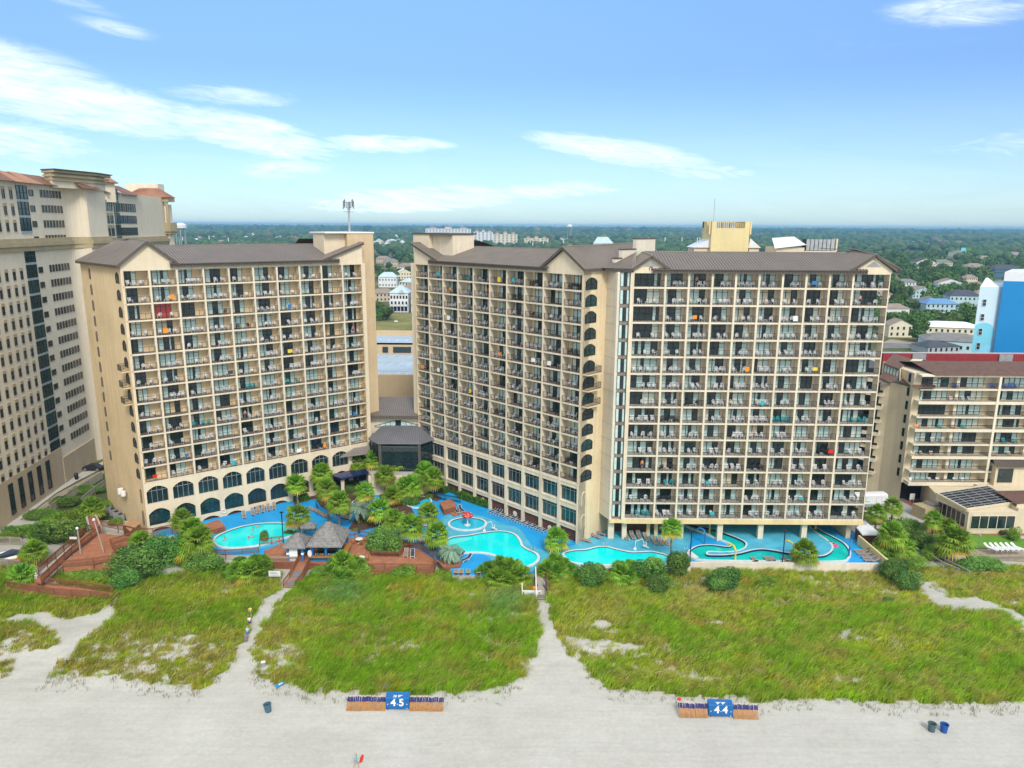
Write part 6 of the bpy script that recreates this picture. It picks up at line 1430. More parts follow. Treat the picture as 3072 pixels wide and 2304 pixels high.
def bar():
 z = .3; zc_ = G(za(1000, 1120), z);
 t = thing('poolside_bar', 'poolside bar with grey shingled hip roof and blue posts', 'bar', (zc_[0], zc_[1], z))
 a, b = G(za(870, 1125), z), G(za(1095, 1125), z); x0, x1, y0 = a[0] + .2, b[0], a[1]; y1 = y0 + 5.2; ze = 3.0
 r = MB(); hip(r, x0 - .7, x1 + .5, y0 - .7, y1 + .7, ze, ze + 2.9, .25); r.build('roof', MT['shingle'], t)
 for x in (x0, (x0 + x1) / 2, x1):
  for y in (y0, y1): m = MB(); m.box(x - .16, x + .16, y - .16, y + .16, -.6, ze, 0); m.build('post', MT['bluepaint'], t)
 m = MB(); m.box(x0, x1, y0 - .05, y0 + .08, -.6, 1.15, 0); m.box(x1 - .1, x1, y0, y1, z, 1.1, 0); m.box(x0 + .1, x1 - .1, y1 - 2.4, y1 - 2.2, z, ze, 1); m.build('counter_wall', [MT['bluewave'], MT['black']], t)
 for i in (0, 1):
  xx0 = x0 + (x1 - x0) * i / 2 + .16; xx1 = x0 + (x1 - x0) * (i + 1) / 2 - .16; m = MB(); arch_wall(m, lambda q: (q[0], y0 + q[1], q[2]), xx0, xx1, 2.2, ze, xx0 + .02, xx1 - .02, 2.2, 2.3, .4, -.02, .1); m.build('arch_board', MT['bluewave'], t)
 m = MB(); m.box(x0 - .5, x1 + .3, y0 - .75, y0 - .05, 1.15, 1.24, 0); m.box(x1, x1 + .9, y0 + .6, y1 - .4, 1.15, 1.24, 0); m.build('counter', MT['orangewood'], t)
 for i in range(14):
  m = MB(); m.lathe([(.05, 1.24), (.05, 1.42), (.02, 1.5), (.02, 1.55)], (x0 + .5 + i * (x1 - x0 - 1) / 13, y0 + .15, 0), 6, 0); tag(m.build('bottle', MT[['white', 'metal', 'teal', 'orange'][i % 4]], origin=(x0 + .5 + i * (x1 - x0 - 1) / 13, y0 + .15, 1.24)), 'small bottle standing on the poolside bar counter', 'bottle', 'bottles on the bar')
 m = MB(); m.lathe([(.0, -.02), (.42, -.02), (.42, .02), (0, .02)], (0, 0, 0), 20, 0); o = m.build('bar_sign', MT['white'], origin=(0, 0, 0)); o.location = (x0 - .15, y0 - .9, 2.0); o.rotation_euler = (pi / 2, 0, 0); o.scale = (.8, 1.35, 1); tag(o, 'blank looking oval white sign hung at the left corner of the bar', 'sign')
 a, b = G(za(690, 1125), z), G(za(805, 1125), z); X0, X1, Y0 = a[0], b[0], a[1]; Y1 = Y0 + 3.2
 t2 = thing('kiosk', 'small blue kiosk with grey shingled hip roof left of the bar', 'kiosk', ((X0 + X1) / 2, Y0, z))
 r = MB(); hip(r, X0 - .7, X1 + .6, Y0 - .6, Y1 + .6, 2.7, 4.4, .1); r.build('roof', MT['shingle'], t2)
 for x in (X0, X1):
  for y in (Y0, Y1):
   m = MB(); m.box(x - .16, x + .16, y - .16, y + .16, -.6, 2.9, 0); m.box(x - .2, x + .2, y - .2, y + .2, 1.4, 1.75, 1); m.build('post', [MT['bluepaint'], MT['whitep']], t2)
 m = MB(); m.box(X0 + .2, X0 + 1.5, Y0, Y0 + .1, -.3, 2.5, 0); m.box(X0, X1, Y1 - .1, Y1, z, 2.8, 1); m.build('wall', [MT['whitep'], MT['bluewave']], t2)
 t3 = thing('pergola', 'dark beam pergola between the kiosk and the bar', 'pergola', ((X1 + x0) / 2, Y0 + 1, z));
 for i in range(5): m = MB(); y = Y0 + .2 + i * .9; m.box(X1 - .2, x0 + .2, y, y + .14, 2.75, 2.95, 0); m.build('beam', MT['roofdark'], t3)
 t4 = thing('gazebo', 'tiny shingled gazebo on blue posts behind the kiosk', 'gazebo', (*G(za(858, 960), 0)[:2], 0)); q = G(za(858, 960), 0)
 r = MB(); hip(r, q[0] - 1.2, q[0] + 1.2, q[1] - 1.0, q[1] + 1.0, 2.5, 3.2, .3); r.build('roof', MT['shingle'], t4)
 for sx in (-.9, .9):
  for sy in (-.75, .75): m = MB(); m.box(q[0] + sx - .07, q[0] + sx + .07, q[1] + sy - .07, q[1] + sy + .07, 0, 2.5, 0); m.build('post', MT['bluepaint'], t4)
 for i, (p, lb) in enumerate((((1243, 985), 'round white table beside the folded navy parasol'), ((1257, 1130), 'round white table by the terrace steps'))):
  c = G(za(*p), z); t5 = thing('round_table', lb, 'table', (c[0], c[1], z)); m = MB(); m.lathe([(0, .7), (.62, .7), (.62, .74), (0, .74)], (c[0], c[1], z), 20, 0); m.build('tabletop', MT['white'], t5); m = MB(); m.lathe([(.3, 0), (.05, .05), (.05, .7)], (c[0], c[1], z), 10, 0); m.build('leg', MT['white'], t5)
  for k in range(4):
   an = k * pi / 2 + .5; cm = MB(); cm.merge(chair_mb(), (c[0] + 1.0 * cos(an), c[1] + 1.0 * sin(an), z), an - pi / 2); tag(cm.build('terrace_chair', MT['orangewood'], origin=(c[0] + cos(an), c[1] + sin(an), z)), f'tan wooden chair at the {["table by the parasol", "table by the steps"][i]}', 'chair', ['chairs round the parasol table', 'chairs round the steps table'][i])
 c = G(za(1243, 945), z); t6 = thing('folded_parasol', 'folded navy parasol behind the round white table', 'parasol', (c[0], c[1], z)); m = MB(); m.lathe([(.03, 0), (.03, 2.5)], (c[0], c[1], z), 6, 0); m.build('pole', MT['metal'], t6); m = MB(); m.lathe([(.26, .9), (.2, 1.6), (.05, 2.4), (.0, 2.45)], (c[0], c[1], z), 10, 0); m.build('canopy', MT['navyfab'], t6)
terraces(); bar()
def steps_walk():
 P = lambda p, z: np.array([*G(za(*p), z)[:2], z])
 t = thing('wooden_walkway', 'red brown wooden walkway with dark mats from the bar down to the dune', 'walkway', tuple(P((700, 1320), -.8)))
 a0, a1, b0, b1, c0, c1 = P((770, 1130), .3), P((860, 1130), .3), P((700, 1262), -.2), P((800, 1262), -.2), P((650, 1330), -.75), P((745, 1330), -.75)
 m = MB(); m.add([tuple(q) for q in (a0, a1, b1, b0, c1, c0)], [(3, 2, 1, 0), (5, 4, 2, 3)], 0); m.add([tuple(q - np.array([0, 0, .5])) for q in (a0, a1, b1, b0, c1, c0)], [(0, 1, 2, 3), (3, 2, 4, 5)], 0)
 m.build('decking', MT['wood'], t)
 m = MB()
 for p, q in (((a0 * .45 + b0 * .55), (b0 * .95 + a0 * .05)), (b0 * .9 + c0 * .1, c0 * .92 + b0 * .08)):
  d = (b1 - b0) * .78; o = (b1 - b0) * .12 + np.array([0, 0, .02]); m.face([tuple(x) for x in (p + o, q + o, q + o + d, p + o + d)][::1], 0)
 m.build('mat', MT['asphalt'], t)
 fence('railing', 'brown railing on the left side of the bar walkway', [tuple(a0), tuple(b0), tuple(c0)], 1.0); fence('railing', 'brown railing on the right side of the bar walkway', [tuple(a1), tuple(b1), tuple(c1)], 1.0)
 q = G(za(585, 1275), -.7); t2 = thing('beach_sign', 'white sign board on posts left of the bar walkway', 'sign', tuple(q)); m = MB(); m.box(q[0] - .9, q[0] + .9, q[1], q[1] + .05, q[2] + .6, q[2] + 1.5, 0); m.build('board', MT['white'], t2); m = MB()
 for s in (-.8, .8): m.box(q[0] + s - .05, q[0] + s + .05, q[1] + .05, q[1] + .12, q[2] - .3, q[2] + 1.5, 0)
 m.build('post', MT['greywood'], t2); m = MB()
 for i in range(3): m.box(q[0] - .7, q[0] + .7 - .2 * i, q[1] - .006, q[1], q[2] + .78 + i * .24, q[2] + .86 + i * .24, 0)
 m.build('lettering', MT['asphalt'], t2)
 P = lambda p, z: np.array([*G(zb(*p), z)[:2], z])
 t = thing('dune_steps', 'weathered wooden ramp with steps from the big pool to the sand path', 'steps', tuple(P((1105, 1300), -.9)))
 a0, a1, b0, b1 = P((1052, 1088), .05), P((1150, 1088), .05), P((1058, 1320), -.45), P((1158, 1320), -.45)
 m = MB(); m.add([tuple(x) for x in (a0, a1, b1, b0)], [(3, 2, 1, 0)], 0); m.add([tuple(x - np.array([0, 0, .4])) for x in (a0, a1, b1, b0)], [(0, 1, 2, 3)], 0)
 for i in range(3): c = (b0 + b1) / 2; m.cbox((c[0], c[1] - .25 - .34 * i, -.6 - .17 * i), np.linalg.norm(b1 - b0), .36, .16, 0)
 m.build('decking', MT['greywood'], t); m = MB(); c = (b0 + b1) / 2; m.cbox((c[0], c[1] + .9, -.39), 1.5, 1.3, .04, 0); m.build('mat', MT['asphalt'], t)
 fence('railing', 'pale railing on the left of the dune steps', [tuple(a0), tuple(b0)], 1.0, 'whitep', infill=False); fence('railing', 'brown railing on the right of the dune steps', [tuple(a1), tuple(b1)], 1.0, 'woodrail', infill=True)
 q = P((1005, 1300), -.85); fence('railing', 'white railing round the little landing left of the dune steps', [tuple(q + np.array([-1.2, 2.2, 0])), tuple(q + np.array([-1.2, 0, 0])), tuple(q + np.array([1.6, 0, 0]))], 1.0, 'whitep', infill=False)
 t = thing('beach_rules_sign', 'white notice board on the landing railing beside the dune steps', 'sign', tuple(q)); m = MB(); m.box(q[0] - .9, q[0] + 1.2, q[1] - .16, q[1] - .1, q[2] + .15, q[2] + .95, 0); m.build('board', MT['white'], t); m = MB()
 for i in range(3): m.box(q[0] - .6, q[0] + .9 - .15 * i, q[1] - .168, q[1] - .16, q[2] + .3 + i * .2, q[2] + .37 + i * .2, 0)
 m.build('lettering', MT['bluepaint'], t)
 for p, n, lb, mt, r in (((1048, 1240), 'beach_bag', 'bright orange round bag on the dune steps landing', 'orange', .42), ((1058, 1205), 'beach_bag', 'blue bag hanging behind the orange bag on the dune steps', 'bluepaint', .26)):
  q = P(p, -.3); m = MB(); m.lathe([(.0, 0), (r * .7, .05), (r, r * .6), (r * .85, r * 1.2), (r * .3, r * 1.5), (0, r * 1.5)], tuple(q), 12, 0); tag(m.build(n, MT[mt], origin=tuple(q)), lb, 'bag')
 q = P((1120, 1225), -.3); t = thing('gate', 'black metal gate with a white notice standing open on the dune steps', 'gate', tuple(q)); m = MB()
 for i in range(6): m.beam((q[0] + .1 * i, q[1] - .35 * i + .8, q[2]), (q[0] + .1 * i, q[1] - .35 * i + .8, q[2] + 1.4), .05, .05)
 for z in (.1, 1.4): m.beam((q[0], q[1] + .8, q[2] + z), (q[0] + .5, q[1] - .95, q[2] + z), .05, .05)
 m.build('gate_panel', MT['black'], t); m = MB(); m.add([(q[0] - .04, q[1] + .5, q[2] + .8), (q[0] + .2, q[1] - .4, q[2] + .8), (q[0] + .2, q[1] - .4, q[2] + 1.3), (q[0] - .04, q[1] + .5, q[2] + 1.3)], [(0, 1, 2, 3)], 0); m.build('notice', MT['white'], t)
steps_walk()
def left_boardwalk():
 P = lambda p, z: (*G(ze(*p), z)[:2], z)
 t = thing('boardwalk', 'red brown boardwalk ramp and sun deck left of the arched tower', 'boardwalk', P((600, 600), 0))
 z = .9; m = MB()
 m.prism([P(p, z)[:2] for p in ((672, 455), (742, 478), (525, 640), (300, 850), (255, 840), (560, 560))], .55, z, 0); m.prism([P(p, .9)[:2] for p in ((742, 490), (1000, 520), (818, 590), (892, 690), (470, 745), (460, 720))], -.6, .88, 0)
 m.prism([P(p, -.1)[:2] for p in ((60, 890), (300, 850), (830, 930), (800, 965), (400, 945))], -.9, -.1, 0)
 m.build('decking', MT['wood'], t)
 fence('railing', 'brown railing on the outer side of the boardwalk ramp', [P(p, z) for p in ((640, 470), (585, 530), (285, 785))], 1.1); fence('railing', 'brown railing between the boardwalk ramp and the sun deck', [P(p, z) for p in ((742, 478), (530, 640), (305, 855))], 1.1)
 fence('railing', 'brown railing along the seaward side of the sun deck', [P(p, .9) for p in ((460, 745), (690, 722), (895, 690))], 1.1); fence('railing', 'brown railing behind the sun deck below the arched tower', [P(p, .9) for p in ((745, 440), (870, 465), (1000, 495), (1130, 500), (1270, 470))], 1.1)
 fence('railing', 'brown railing round the sandy patio', [P(p, .9) for p in ((1000, 525), (815, 580), (890, 680))], 1.1); fence('railing', 'upper brown railing of the lowest boardwalk leg', [P(p, -.1) for p in ((285, 862), (560, 890), (830, 925))], 1.0); fence('railing', 'lower brown railing of the lowest boardwalk leg', [P(p, -.1) for p in ((120, 855), (55, 890), (400, 945), (800, 972))], 1.0)
 fence('railing', 'short brown railing where the boardwalk meets the sand', [P(p, -.5) for p in ((885, 965), (820, 1032))], .9, infill=False)
 m = MB(); m.prism([P(p, .95)[:2] for p in ((640, 345), (690, 340), (745, 455), (672, 470))], -.6, .92, 0); m.prism([P(p, .95)[:2] for p in ((688, 338), (700, 338), (752, 450), (742, 455))], -.6, 1.2, 1); m.prism([P(p, .95)[:2] for p in ((625, 350), (640, 345), (668, 465), (655, 465))], -.6, 1.2, 1); tag(m.build('brick_path', [MT['redbrick'], MT['concrete']], origin=P((690, 400), 0)), 'red brick path with pale kerbs leading down to the boardwalk', 'path')
 m = MB(); m.prism([P(p, .1)[:2] for p in ((900, 600), (1010, 560), (1280, 500), (1330, 600), (1100, 690), (930, 690))], -.8, .02, 0); o = m.build('patio', MT['sandflat']); o['kind'] = 'structure'
 for p, h, lb in (((595, 640), 4.2, 'weathered wooden lamp post beside the boardwalk ramp'), ((765, 632), 5.5, 'tall leaning wooden shower post on the sun deck')):
  q = P(p, .9); t2 = thing('lamp_post', lb, 'post', q); m = MB(); m.tube([q, (q[0] - .1 - (.9 if h > 5 else 0), q[1] + .1, q[2] + h)], .11, 7); m.build('pole', MT['greywood'], t2); m = MB(); m.lathe([(.0, 0), (.22, .02), (.18, .3), (0, .35)], (q[0] - .1 - (.9 if h > 5 else 0), q[1] + .05, q[2] + h), 10, 0); m.build('lamp_head', MT['whitep'], t2)
 q = P((545, 572), 1.2); m = MB(); m.box(q[0] - .6, q[0] + .6, q[1], q[1] + .04, q[2] + .9, q[2] + 1.3, 0); tag(m.build('rail_sign', MT['white'], origin=q), 'small white sign on the outer railing of the boardwalk ramp', 'sign')
 fence('railing', 'weathered grey board fence behind the jet skis', [P(p, -.8) for p in ((-60, 575), (80, 570), (165, 580))], 1.3, 'greywood', 'fence', gap=.1); fence('railing', 'weathered grey board fence in front of the jet skis', [P(p, -.8) for p in ((-60, 715), (60, 725), (150, 735))], 1.0, 'greywood', 'fence', gap=.1)
 for i, (p, mt, lb, L) in enumerate((((20, 660), 'metal', 'grey covered jet ski at the left edge', 3.0), ((75, 655), 'navyfab', 'navy covered jet ski between the grey one and the kayaks', 3.4), ((120, 680), 'white', 'white and blue sailing board on the sand beside the kayaks', 3.2), ((165, 695), 'red', 'red kayak lying in front of the yellow one', 3.0), ((195, 680), 'yellow', 'yellow kayak lying behind the red one', 3.4))):
  q = np.array(P(p, -.8)); m = MB(); rz = .65; n = 12; vs = []; fs = []
  prof = [(-1, .02), (-.9, .3), (-.5, .48), (.2, .5), (.7, .34), (1, .03)]; hh = .5 if i < 2 else .28
  for s, w in prof:
   for a in range(8):
    an = a * 2 * pi / 8; x = s * L / 2; y = cos(an) * w; zz = .1 + max(0, .25 + sin(an) * hh * (1 - .4 * abs(s)) + (.45 * max(0, 1 - abs(s * 2)) * (sin(an) > .3) if i < 2 else 0)); vs.append((q[0] + x * cos(rz) - y * sin(rz), q[1] + x * sin(rz) + y * cos(rz), q[2] + zz))
  for s in range(5):
   for a in range(8): fs.append((s * 8 + a, s * 8 + (a + 1) % 8, s * 8 + 8 + (a + 1) % 8, s * 8 + 8 + a))
  m.add(vs, fs, 0); tag(m.build('jet_ski' if i < 2 else ('sail_board' if i == 2 else 'kayak'), MT[mt], origin=tuple(q), smooth=True), lb, 'jet ski' if i < 2 else ('board' if i == 2 else 'kayak'))
 for i, p in enumerate(((800, 335), (835, 355), (862, 375), (893, 395))):
  q = P(p, -.9); t2 = thing('air_conditioner', f'grey condenser unit, {["first", "second", "third", "fourth"][i]} from the rear along the arched tower end wall', 'air conditioner', q, 0, 'condenser units'); m = MB(); m.cbox((q[0], q[1], q[2] + .6), 1.15, 1.15, 1.2, 0, .5); m.build('casing', MT['metal'], t2); m = MB(); m.lathe([(.0, 1.23), (.42, 1.23), (.42, 1.26), (0, 1.27)], q, 12, 0); m.build('fan_grille', MT['black'], t2)
 q = np.array(P((970, 440), 1.6)); t2 = thing('timber_shed', 'low timber shed with tan sloping roof at the arched tower corner', 'shed', (q[0], q[1], -.9)); c = [np.array(P(p, zz)) for p, zz in (((905, 425), 1.9), ((985, 385), 2.3), ((1040, 415), 2.0), ((960, 475), 1.6))]
 m = MB(); m.face([tuple(x) for x in (c[3], c[2], c[1], c[0])], 0); m.face([tuple(x - np.array([0, 0, .15])) for x in (c[0], c[1], c[2], c[3])], 0); m.build('roof', MT['orangewood2'], t2); m = MB(); m.prism([tuple(x[:2]) for x in (c[3] + .3, c[2] * .97 + c[0] * .03, c[1], c[0])], -.9, 1.5, 0); m.build('wall', MT['woodrail'], t2)
MT['orangewood2'] = mat('tan plywood', (.36, .20, .10), .8, .15, 1.2)
left_boardwalk()
# ---- beach equipment
def beach_box(num, pl, pr, py, lb, rz, nl, nr):
 c = np.array(G(zk(*pl) if num == '45' else zd(*pl), -1.6)); d = np.array(G(zk(*pr) if num == '45' else zd(*pr), -1.6)); w = np.linalg.norm(d - c); m_ = (c + d) / 2; z = float(dune_z(m_[0], m_[1])) + .02
 t = thing('storage_box', lb, 'box', (m_[0], m_[1], z), rz); H, Dp = 1.45, 1.0
 m = MB(); m.add([(-w / 2, 0, .12), (w / 2, 0, .12), (w / 2, Dp, .12), (-w / 2, Dp, .12), (-w / 2, .12, H), (w / 2, .12, H), (w / 2, Dp, H + .12), (-w / 2, Dp, H + .12)], [(3, 2, 1, 0), (4, 5, 6, 7), (0, 1, 5, 4), (1, 2, 6, 5), (2, 3, 7, 6), (3, 0, 4, 7)], 0)
 m.build('case', MT['boxblue'], t, local=True)
 m = MB(); m.beam((-w / 2 - .03, .10, H), (w / 2 + .03, .10, H), .06, .06); m.beam((-w / 2 - .03, Dp, H + .12), (w / 2 + .03, Dp, H + .12), .06, .06); m.build('lid_edge', MT['bluewave'], t, local=True)
 a = atan2(H - .12, .12)
 text(num[0] + ' ' + num[1], 1.2, t, (0, .12 * .47 - .022, .12 + (H - .12) * .58), (a, 0, 0), 'white', 'numeral', .008, .035)
 m = MB()
 for x in (-w * .41, 0, w * .41): m.lathe([(0, 0), (.055, 0), (.055, .02), (0, .02)], (x, 0, 0), 10, 0)
 o = m.build('dot', MT['white'], t, local=True); o.location = (0, .12 * .47 - .03, .12 + (H - .12) * .45); o.rotation_euler = (a, 0, 0)
 text(num, 1.15, t, (0, .12 + (Dp - .12) / 2, H + .067), (atan2(.12, Dp - .12), 0, pi), 'white', 'numeral', .006, .03)
 for s in (-1, 1):
  m = MB()
  for k in range(16): pass
  m.tube([(s * (w / 2 - .25) - .06, .1, .12), (s * (w / 2 - .25) + .06, .1, .12)], .13, 12); m.build('wheel', MT['black'] if s < 0 else MT['metal'], t, local=True)
 fc = MB()
 for sx in (-.028, .028): fc.beam((sx, -.30, 0), (sx + .02, .50, 1.04), .034, .05, 0); fc.beam((sx + .02, .62, 1.18), (sx + .03, .72, 1.34), .03, .03, 2)
 fc.beam((0, -.05, .30), (.02, .30, .78), .075, .03, 0); fc.beam((.01, .30, .80), (.03, .62, 1.20), .115, .09, 1); fc.beam((.0, -.18, .0), (.01, .1, .5), .03, .04, 0)
 me = fc.mesh('folded_chair', [MT['orangewood'], MT['navycanvas'], MT['taupe2']])
 for side, n in ((-1, nl), (1, nr)):
  for i in range(n):
   o = bpy.data.objects.new('folded_beach_chair', me); COL.objects.link(o); u = side * (w / 2 + .12 + i * .118)
   o.location = (m_[0] + u * cos(rz), m_[1] + u * sin(rz) + .1, z - .02 + rnd(-.01, .01)); o.rotation_euler = (rnd(-.05, .05), rnd(-.06, .06), rz + rnd(-.05, .05)); o.scale = (1, 1, rnd(.93, 1.05))
   tag(o, f'folded wooden beach chair with navy canvas, {"left" if side < 0 else "right"} of the box near the {"slate blue bin" if num == "45" else "pair of bins"}', 'beach chair', f'folded chairs {"left" if side < 0 else "right"} of box {num}')
MT['boxblue'] = mat('blue painted box', (.010, .105, .31), .45, .1, 1.5); MT['navycanvas'] = mat('navy canvas', (.025, .02, .12), .8, .2, 3)
beach_box('45', (1264, 490), (1458, 490), 0, 'bright blue box numbered 45 on the sand near the slate blue bin', 0, 38, 33); beach_box('44', (1868, 1100), (2070, 1105), 0, 'bright blue box numbered 44 on the sand nearer the pair of bins', -.03, 28, 24)
def bin_(p, mt, lb, tilt=0):
 q = np.array(G(p, -1.8)); q[2] = float(dune_z(q[0], q[1])) - .02; t = thing('rubbish_bin', lb, 'bin', tuple(q)); m = MB(); m.lathe([(.0, 0), (.34, 0), (.42, .95), (.42, .98), (.38, .98), (.3, .3), (0, .3)], (0, 0, 0), 18, 0, False); m.lathe([(.415, .90), (.47, .90), (.47, .98), (.415, .98)], (0, 0, 0), 18, 0, False); o = m.build('barrel', MT[mt], t, local=True); o.rotation_euler = (tilt * .3, tilt, 0)
 m = MB(); m.lathe([(0, .7), (.36, .7), (.2, .78), (0, .8)], (0, 0, 0), 10, 0, False); m.build('liner', MT['black'], t, local=True).rotation_euler = (tilt * .3, tilt, 0)
MT['binblue'] = mat('slate blue plastic', (.05, .115, .165), .5, .1, 2); MT['bingreen'] = mat('grey green plastic', (.065, .11, .125), .5, .1, 2); MT['binbright'] = mat('bright blue plastic', (.012, .08, .30), .5, .1, 2)
bin_(zk(292, 512), 'binblue', 'slate blue rubbish bin leaning on the sand by the centre left path', -.13); bin_(zh(1380, 1372), 'bingreen', 'grey green rubbish bin, left one of two on the sand'); bin_(zh(1473, 1378), 'binbright', 'bright blue rubbish bin, right one of two on the sand')
def small_beach():
 q = G(zk(390, 290), -1.55); m = MB(); m.add([(-.25, -.6, .03), (.25, -.6, .03), (.27, .35, .03), (.0, .62, .03), (-.27, .35, .03), (-.25, -.6, .1), (.25, -.6, .1), (.27, .35, .1), (.0, .62, .1), (-.27, .35, .1)], [(0, 1, 2, 3, 4)[::-1], (5, 6, 7, 8, 9)] + [(i, (i + 1) % 5, 5 + (i + 1) % 5, 5 + i) for i in range(5)], 0); m.cbox((0, .05, .105), .2, .5, .012, 1); o = m.build('body_board', [MT['bluewave'], MT['white']], origin=(0, 0, 0)); o.location = (q[0], q[1], q[2] + .05); o.rotation_euler = (.1, .1, -.8); tag(o, 'blue and white body board lying at the foot of the dune grass', 'board')
 q = G(zk(250, 130), -1.2); m = MB(); m.cbox((q[0], q[1], q[2] + .25), .5, .4, .5, 0, .3); m.cbox((q[0], q[1], q[2] + .53), .54, .44, .07, 1, .3); tag(m.build('cool_box', [MT['metal'], MT['white']], origin=tuple(q)), 'small white cool box at the dune grass edge', 'cool box')
 for p, lb, f in ((zk(1268, 300), 'dark grey round stone or tarp bundle above the 45 box', .8), (zd(2100, 745), 'pale grey bundle lying in the dune grass above the 44 box', .6)):
  q = G(p, -1.4); m = MB(); n = 10
  m.lathe([(0, 0), (f * .7, .02), (f * .75, .18), (f * .4, .3), (0, .33)], tuple(q), 9, 0, False); tag(m.build('tarp_bundle', MT['asphalt'], origin=tuple(q), smooth=True), lb, 'bundle')
 q = G(zd(1625, 965), -1.7); m = MB(); m.lathe([(0, 0), (.22, .02), (.24, .12), (.1, .25), (0, .28)], tuple(q), 8, 0, False); tag(m.build('sand_toy', MT['red'], origin=tuple(q)), 'small red sand toy left of the 44 box', 'toy')
small_beach()
# ---- pool features
def features():
 q = G(zb(450, 665), .06); t = thing('mushroom_fountain', 'red mushroom fountain with white spots in the kids pool', 'fountain', tuple(q)); m = MB(); m.lathe([(.55, 0), (.55, .12), (.12, .2), (.10, 1.6), (.16, 1.75)], tuple(q), 14, 0); m.build('stem', MT['white'], t)
 m = MB(); prof = [(r * .7, 1.65 + (z - 1.9) * .72) for r, z in [(.0, 1.95), (1.0, 1.9), (1.42, 2.02), (1.38, 2.3), (1.05, 2.68), (.55, 2.9), (0, 2.98)]]; m.lathe(prof, tuple(q), 24, 0, False); m.build('cap', MT['red'], t, smooth=True)
 m = MB()
 for a, r, z, s in ((-1.9, 1.25, 2.5, .16), (-1.2, .95, 2.75, .17), (-.5, 1.2, 2.52, .14), (-2.6, 1.0, 2.72, .14), (-1.5, .45, 2.95, .13), (.3, .8, 2.82, .14), (2.2, .8, 2.82, .13), (-1.55, 1.36, 2.28, .13)):
  for k in range(1): m.lathe([(0, s * .36), (s * .56, s * .2), (s * .7, -.02)], (q[0] + cos(a) * r * .7, q[1] + sin(a) * r * .7, q[2] + 1.65 + (z - 1.9) * .72), 8, 0, False)
 m.build('spot', MT['white'], t)
 for p, lb, h in ((zb(1930, 880), 'white pool lift beside the long wavy pool', 0), (zb(598, 720), 'white pool lift between the kids pool and the big pool', 1)):
  q = G(p, 0); t = thing('pool_lift', lb, 'pool lift', tuple(q)); m = MB(); m.tube([(q[0], q[1], 0), (q[0] + .1, q[1], 1.5), (q[0] + 1.2, q[1], 1.9), (q[0] + 1.5, q[1], 1.1)], .06, 7); m.lathe([(.3, 0), (.3, .25), (.1, .35)], tuple(q), 10, 0); m.build('arm', MT['white'], t); m = MB(); m.cbox((q[0] + 1.6, q[1], .75), .5, .5, .08, 0); m.cbox((q[0] + 1.85, q[1], 1.05), .08, .5, .6, 0); m.beam((q[0] + 1.5, q[1], .7), (q[0] + 2.3, q[1], .35), .4, .06); m.build('seat', MT['white'], t)
 for p, lb, mt, z0 in ((zc(795, 865), 'yellow arched water spout at the front of the lazy river', 'yellow', 0), (zc(595, 660), 'yellow arched water spout under the rightmost tower', 'yellow', 0), (zc(1250, 840), 'short yellow water spout behind the front palm', 'yellow', 0), (zc(1422, 615), 'small yellow water spout deep under the rightmost tower', 'yellow', 0), (zc(1680, 840), 'blue arched water spout at the right bank of the lazy river', 'bluepaint', 0), (zc(560, 735), 'blue hooked water spout at the left bank of the lazy river', 'bluepaint', 0)):
  q = G(p, z0); m = MB(); s = -1 if 'right bank' in lb or '795' in str(p) else 1; m.tube([(q[0], q[1], 0), (q[0] - s * .05, q[1] + .05, 1.9), (q[0] - .3 * s, q[1] + .35, 2.5), (q[0] - .8 * s, q[1] + .9, 2.6), (q[0] - 1.1 * s, q[1] + 1.2, 2.3)], .14, 8); m.lathe([(.3, 0), (.22, .2), (.14, .3)], tuple(q), 10, 0); tag(m.build('water_spout', MT[mt], origin=tuple(q)), lb, 'water spout')
 for p, lb in ((zc(440, 895), 'navy light pole at the left end of the front wall'), (zc(1162, 895), 'navy light pole in the middle of the front wall'), (za(652, 1000), 'black lamp post beside the oval pool shrub')):
  q = G(p, -.2); t = thing('light_pole', lb, 'light pole', tuple(q)); m = MB(); m.tube([tuple(q), (q[0], q[1], 5.6)], .09, 8); m.build('pole', MT['navy'], t); m = MB(); m.cbox((q[0], q[1], 5.65), .55, .4, .14, 0); m.build('lamp_head', MT['black'], t)
 for p, lb, d in ((zb(1030, 900), 'steel pool ladder rail at the right end of the big pool', 0), (zb(1665, 865), 'steel pool ladder rail at the crest of the long wavy pool', 0), (za(1430, 690), 'steel ladder rail by the garden pool', 0), (zc(410, 800), 'steel handrail at the lazy river steps', 0)):
  q = G(p, .05); m = MB()
  for s in (-.28, .28): m.tube([(q[0] + s, q[1] + .5, 0), (q[0] + s, q[1] + .45, .9), (q[0] + s, q[1] + .1, 1.0), (q[0] + s, q[1] - .2, .7), (q[0] + s, q[1] - .3, .0)], .03, 6)
  tag(m.build('ladder_rail', MT['metal'], origin=tuple(q)), lb, 'rail')
 for q, lb, n in (((26.0, 122.4, 2.0), 'white life ring on the brown wall under the rightmost tower', 0), (tuple(PA + DL * 12.9 - NL * .12) + (1.0,), 'white life ring on the arcade pier of the arched tower', 1)):
  m = MB(); vs = []; fs = []; R_, r_ = .38, .1
  for i in range(20):
   for j in range(8): a, b = i * 2 * pi / 20, j * 2 * pi / 8; vs.append(((R_ + r_ * cos(b)) * cos(a), r_ * sin(b), (R_ + r_ * cos(b)) * sin(a)))
  for i in range(20):
   for j in range(8): fs.append((i * 8 + j, ((i + 1) % 20) * 8 + j, ((i + 1) % 20) * 8 + (j + 1) % 8, i * 8 + (j + 1) % 8))
  m.add(vs, fs, 0); o = m.build('life_ring', MT['white'], local=True, smooth=True); o.location = q; tag(o, lb, 'life ring')
  if n: o.rotation_euler = (0, 0, atan2(DL[1], DL[0]))
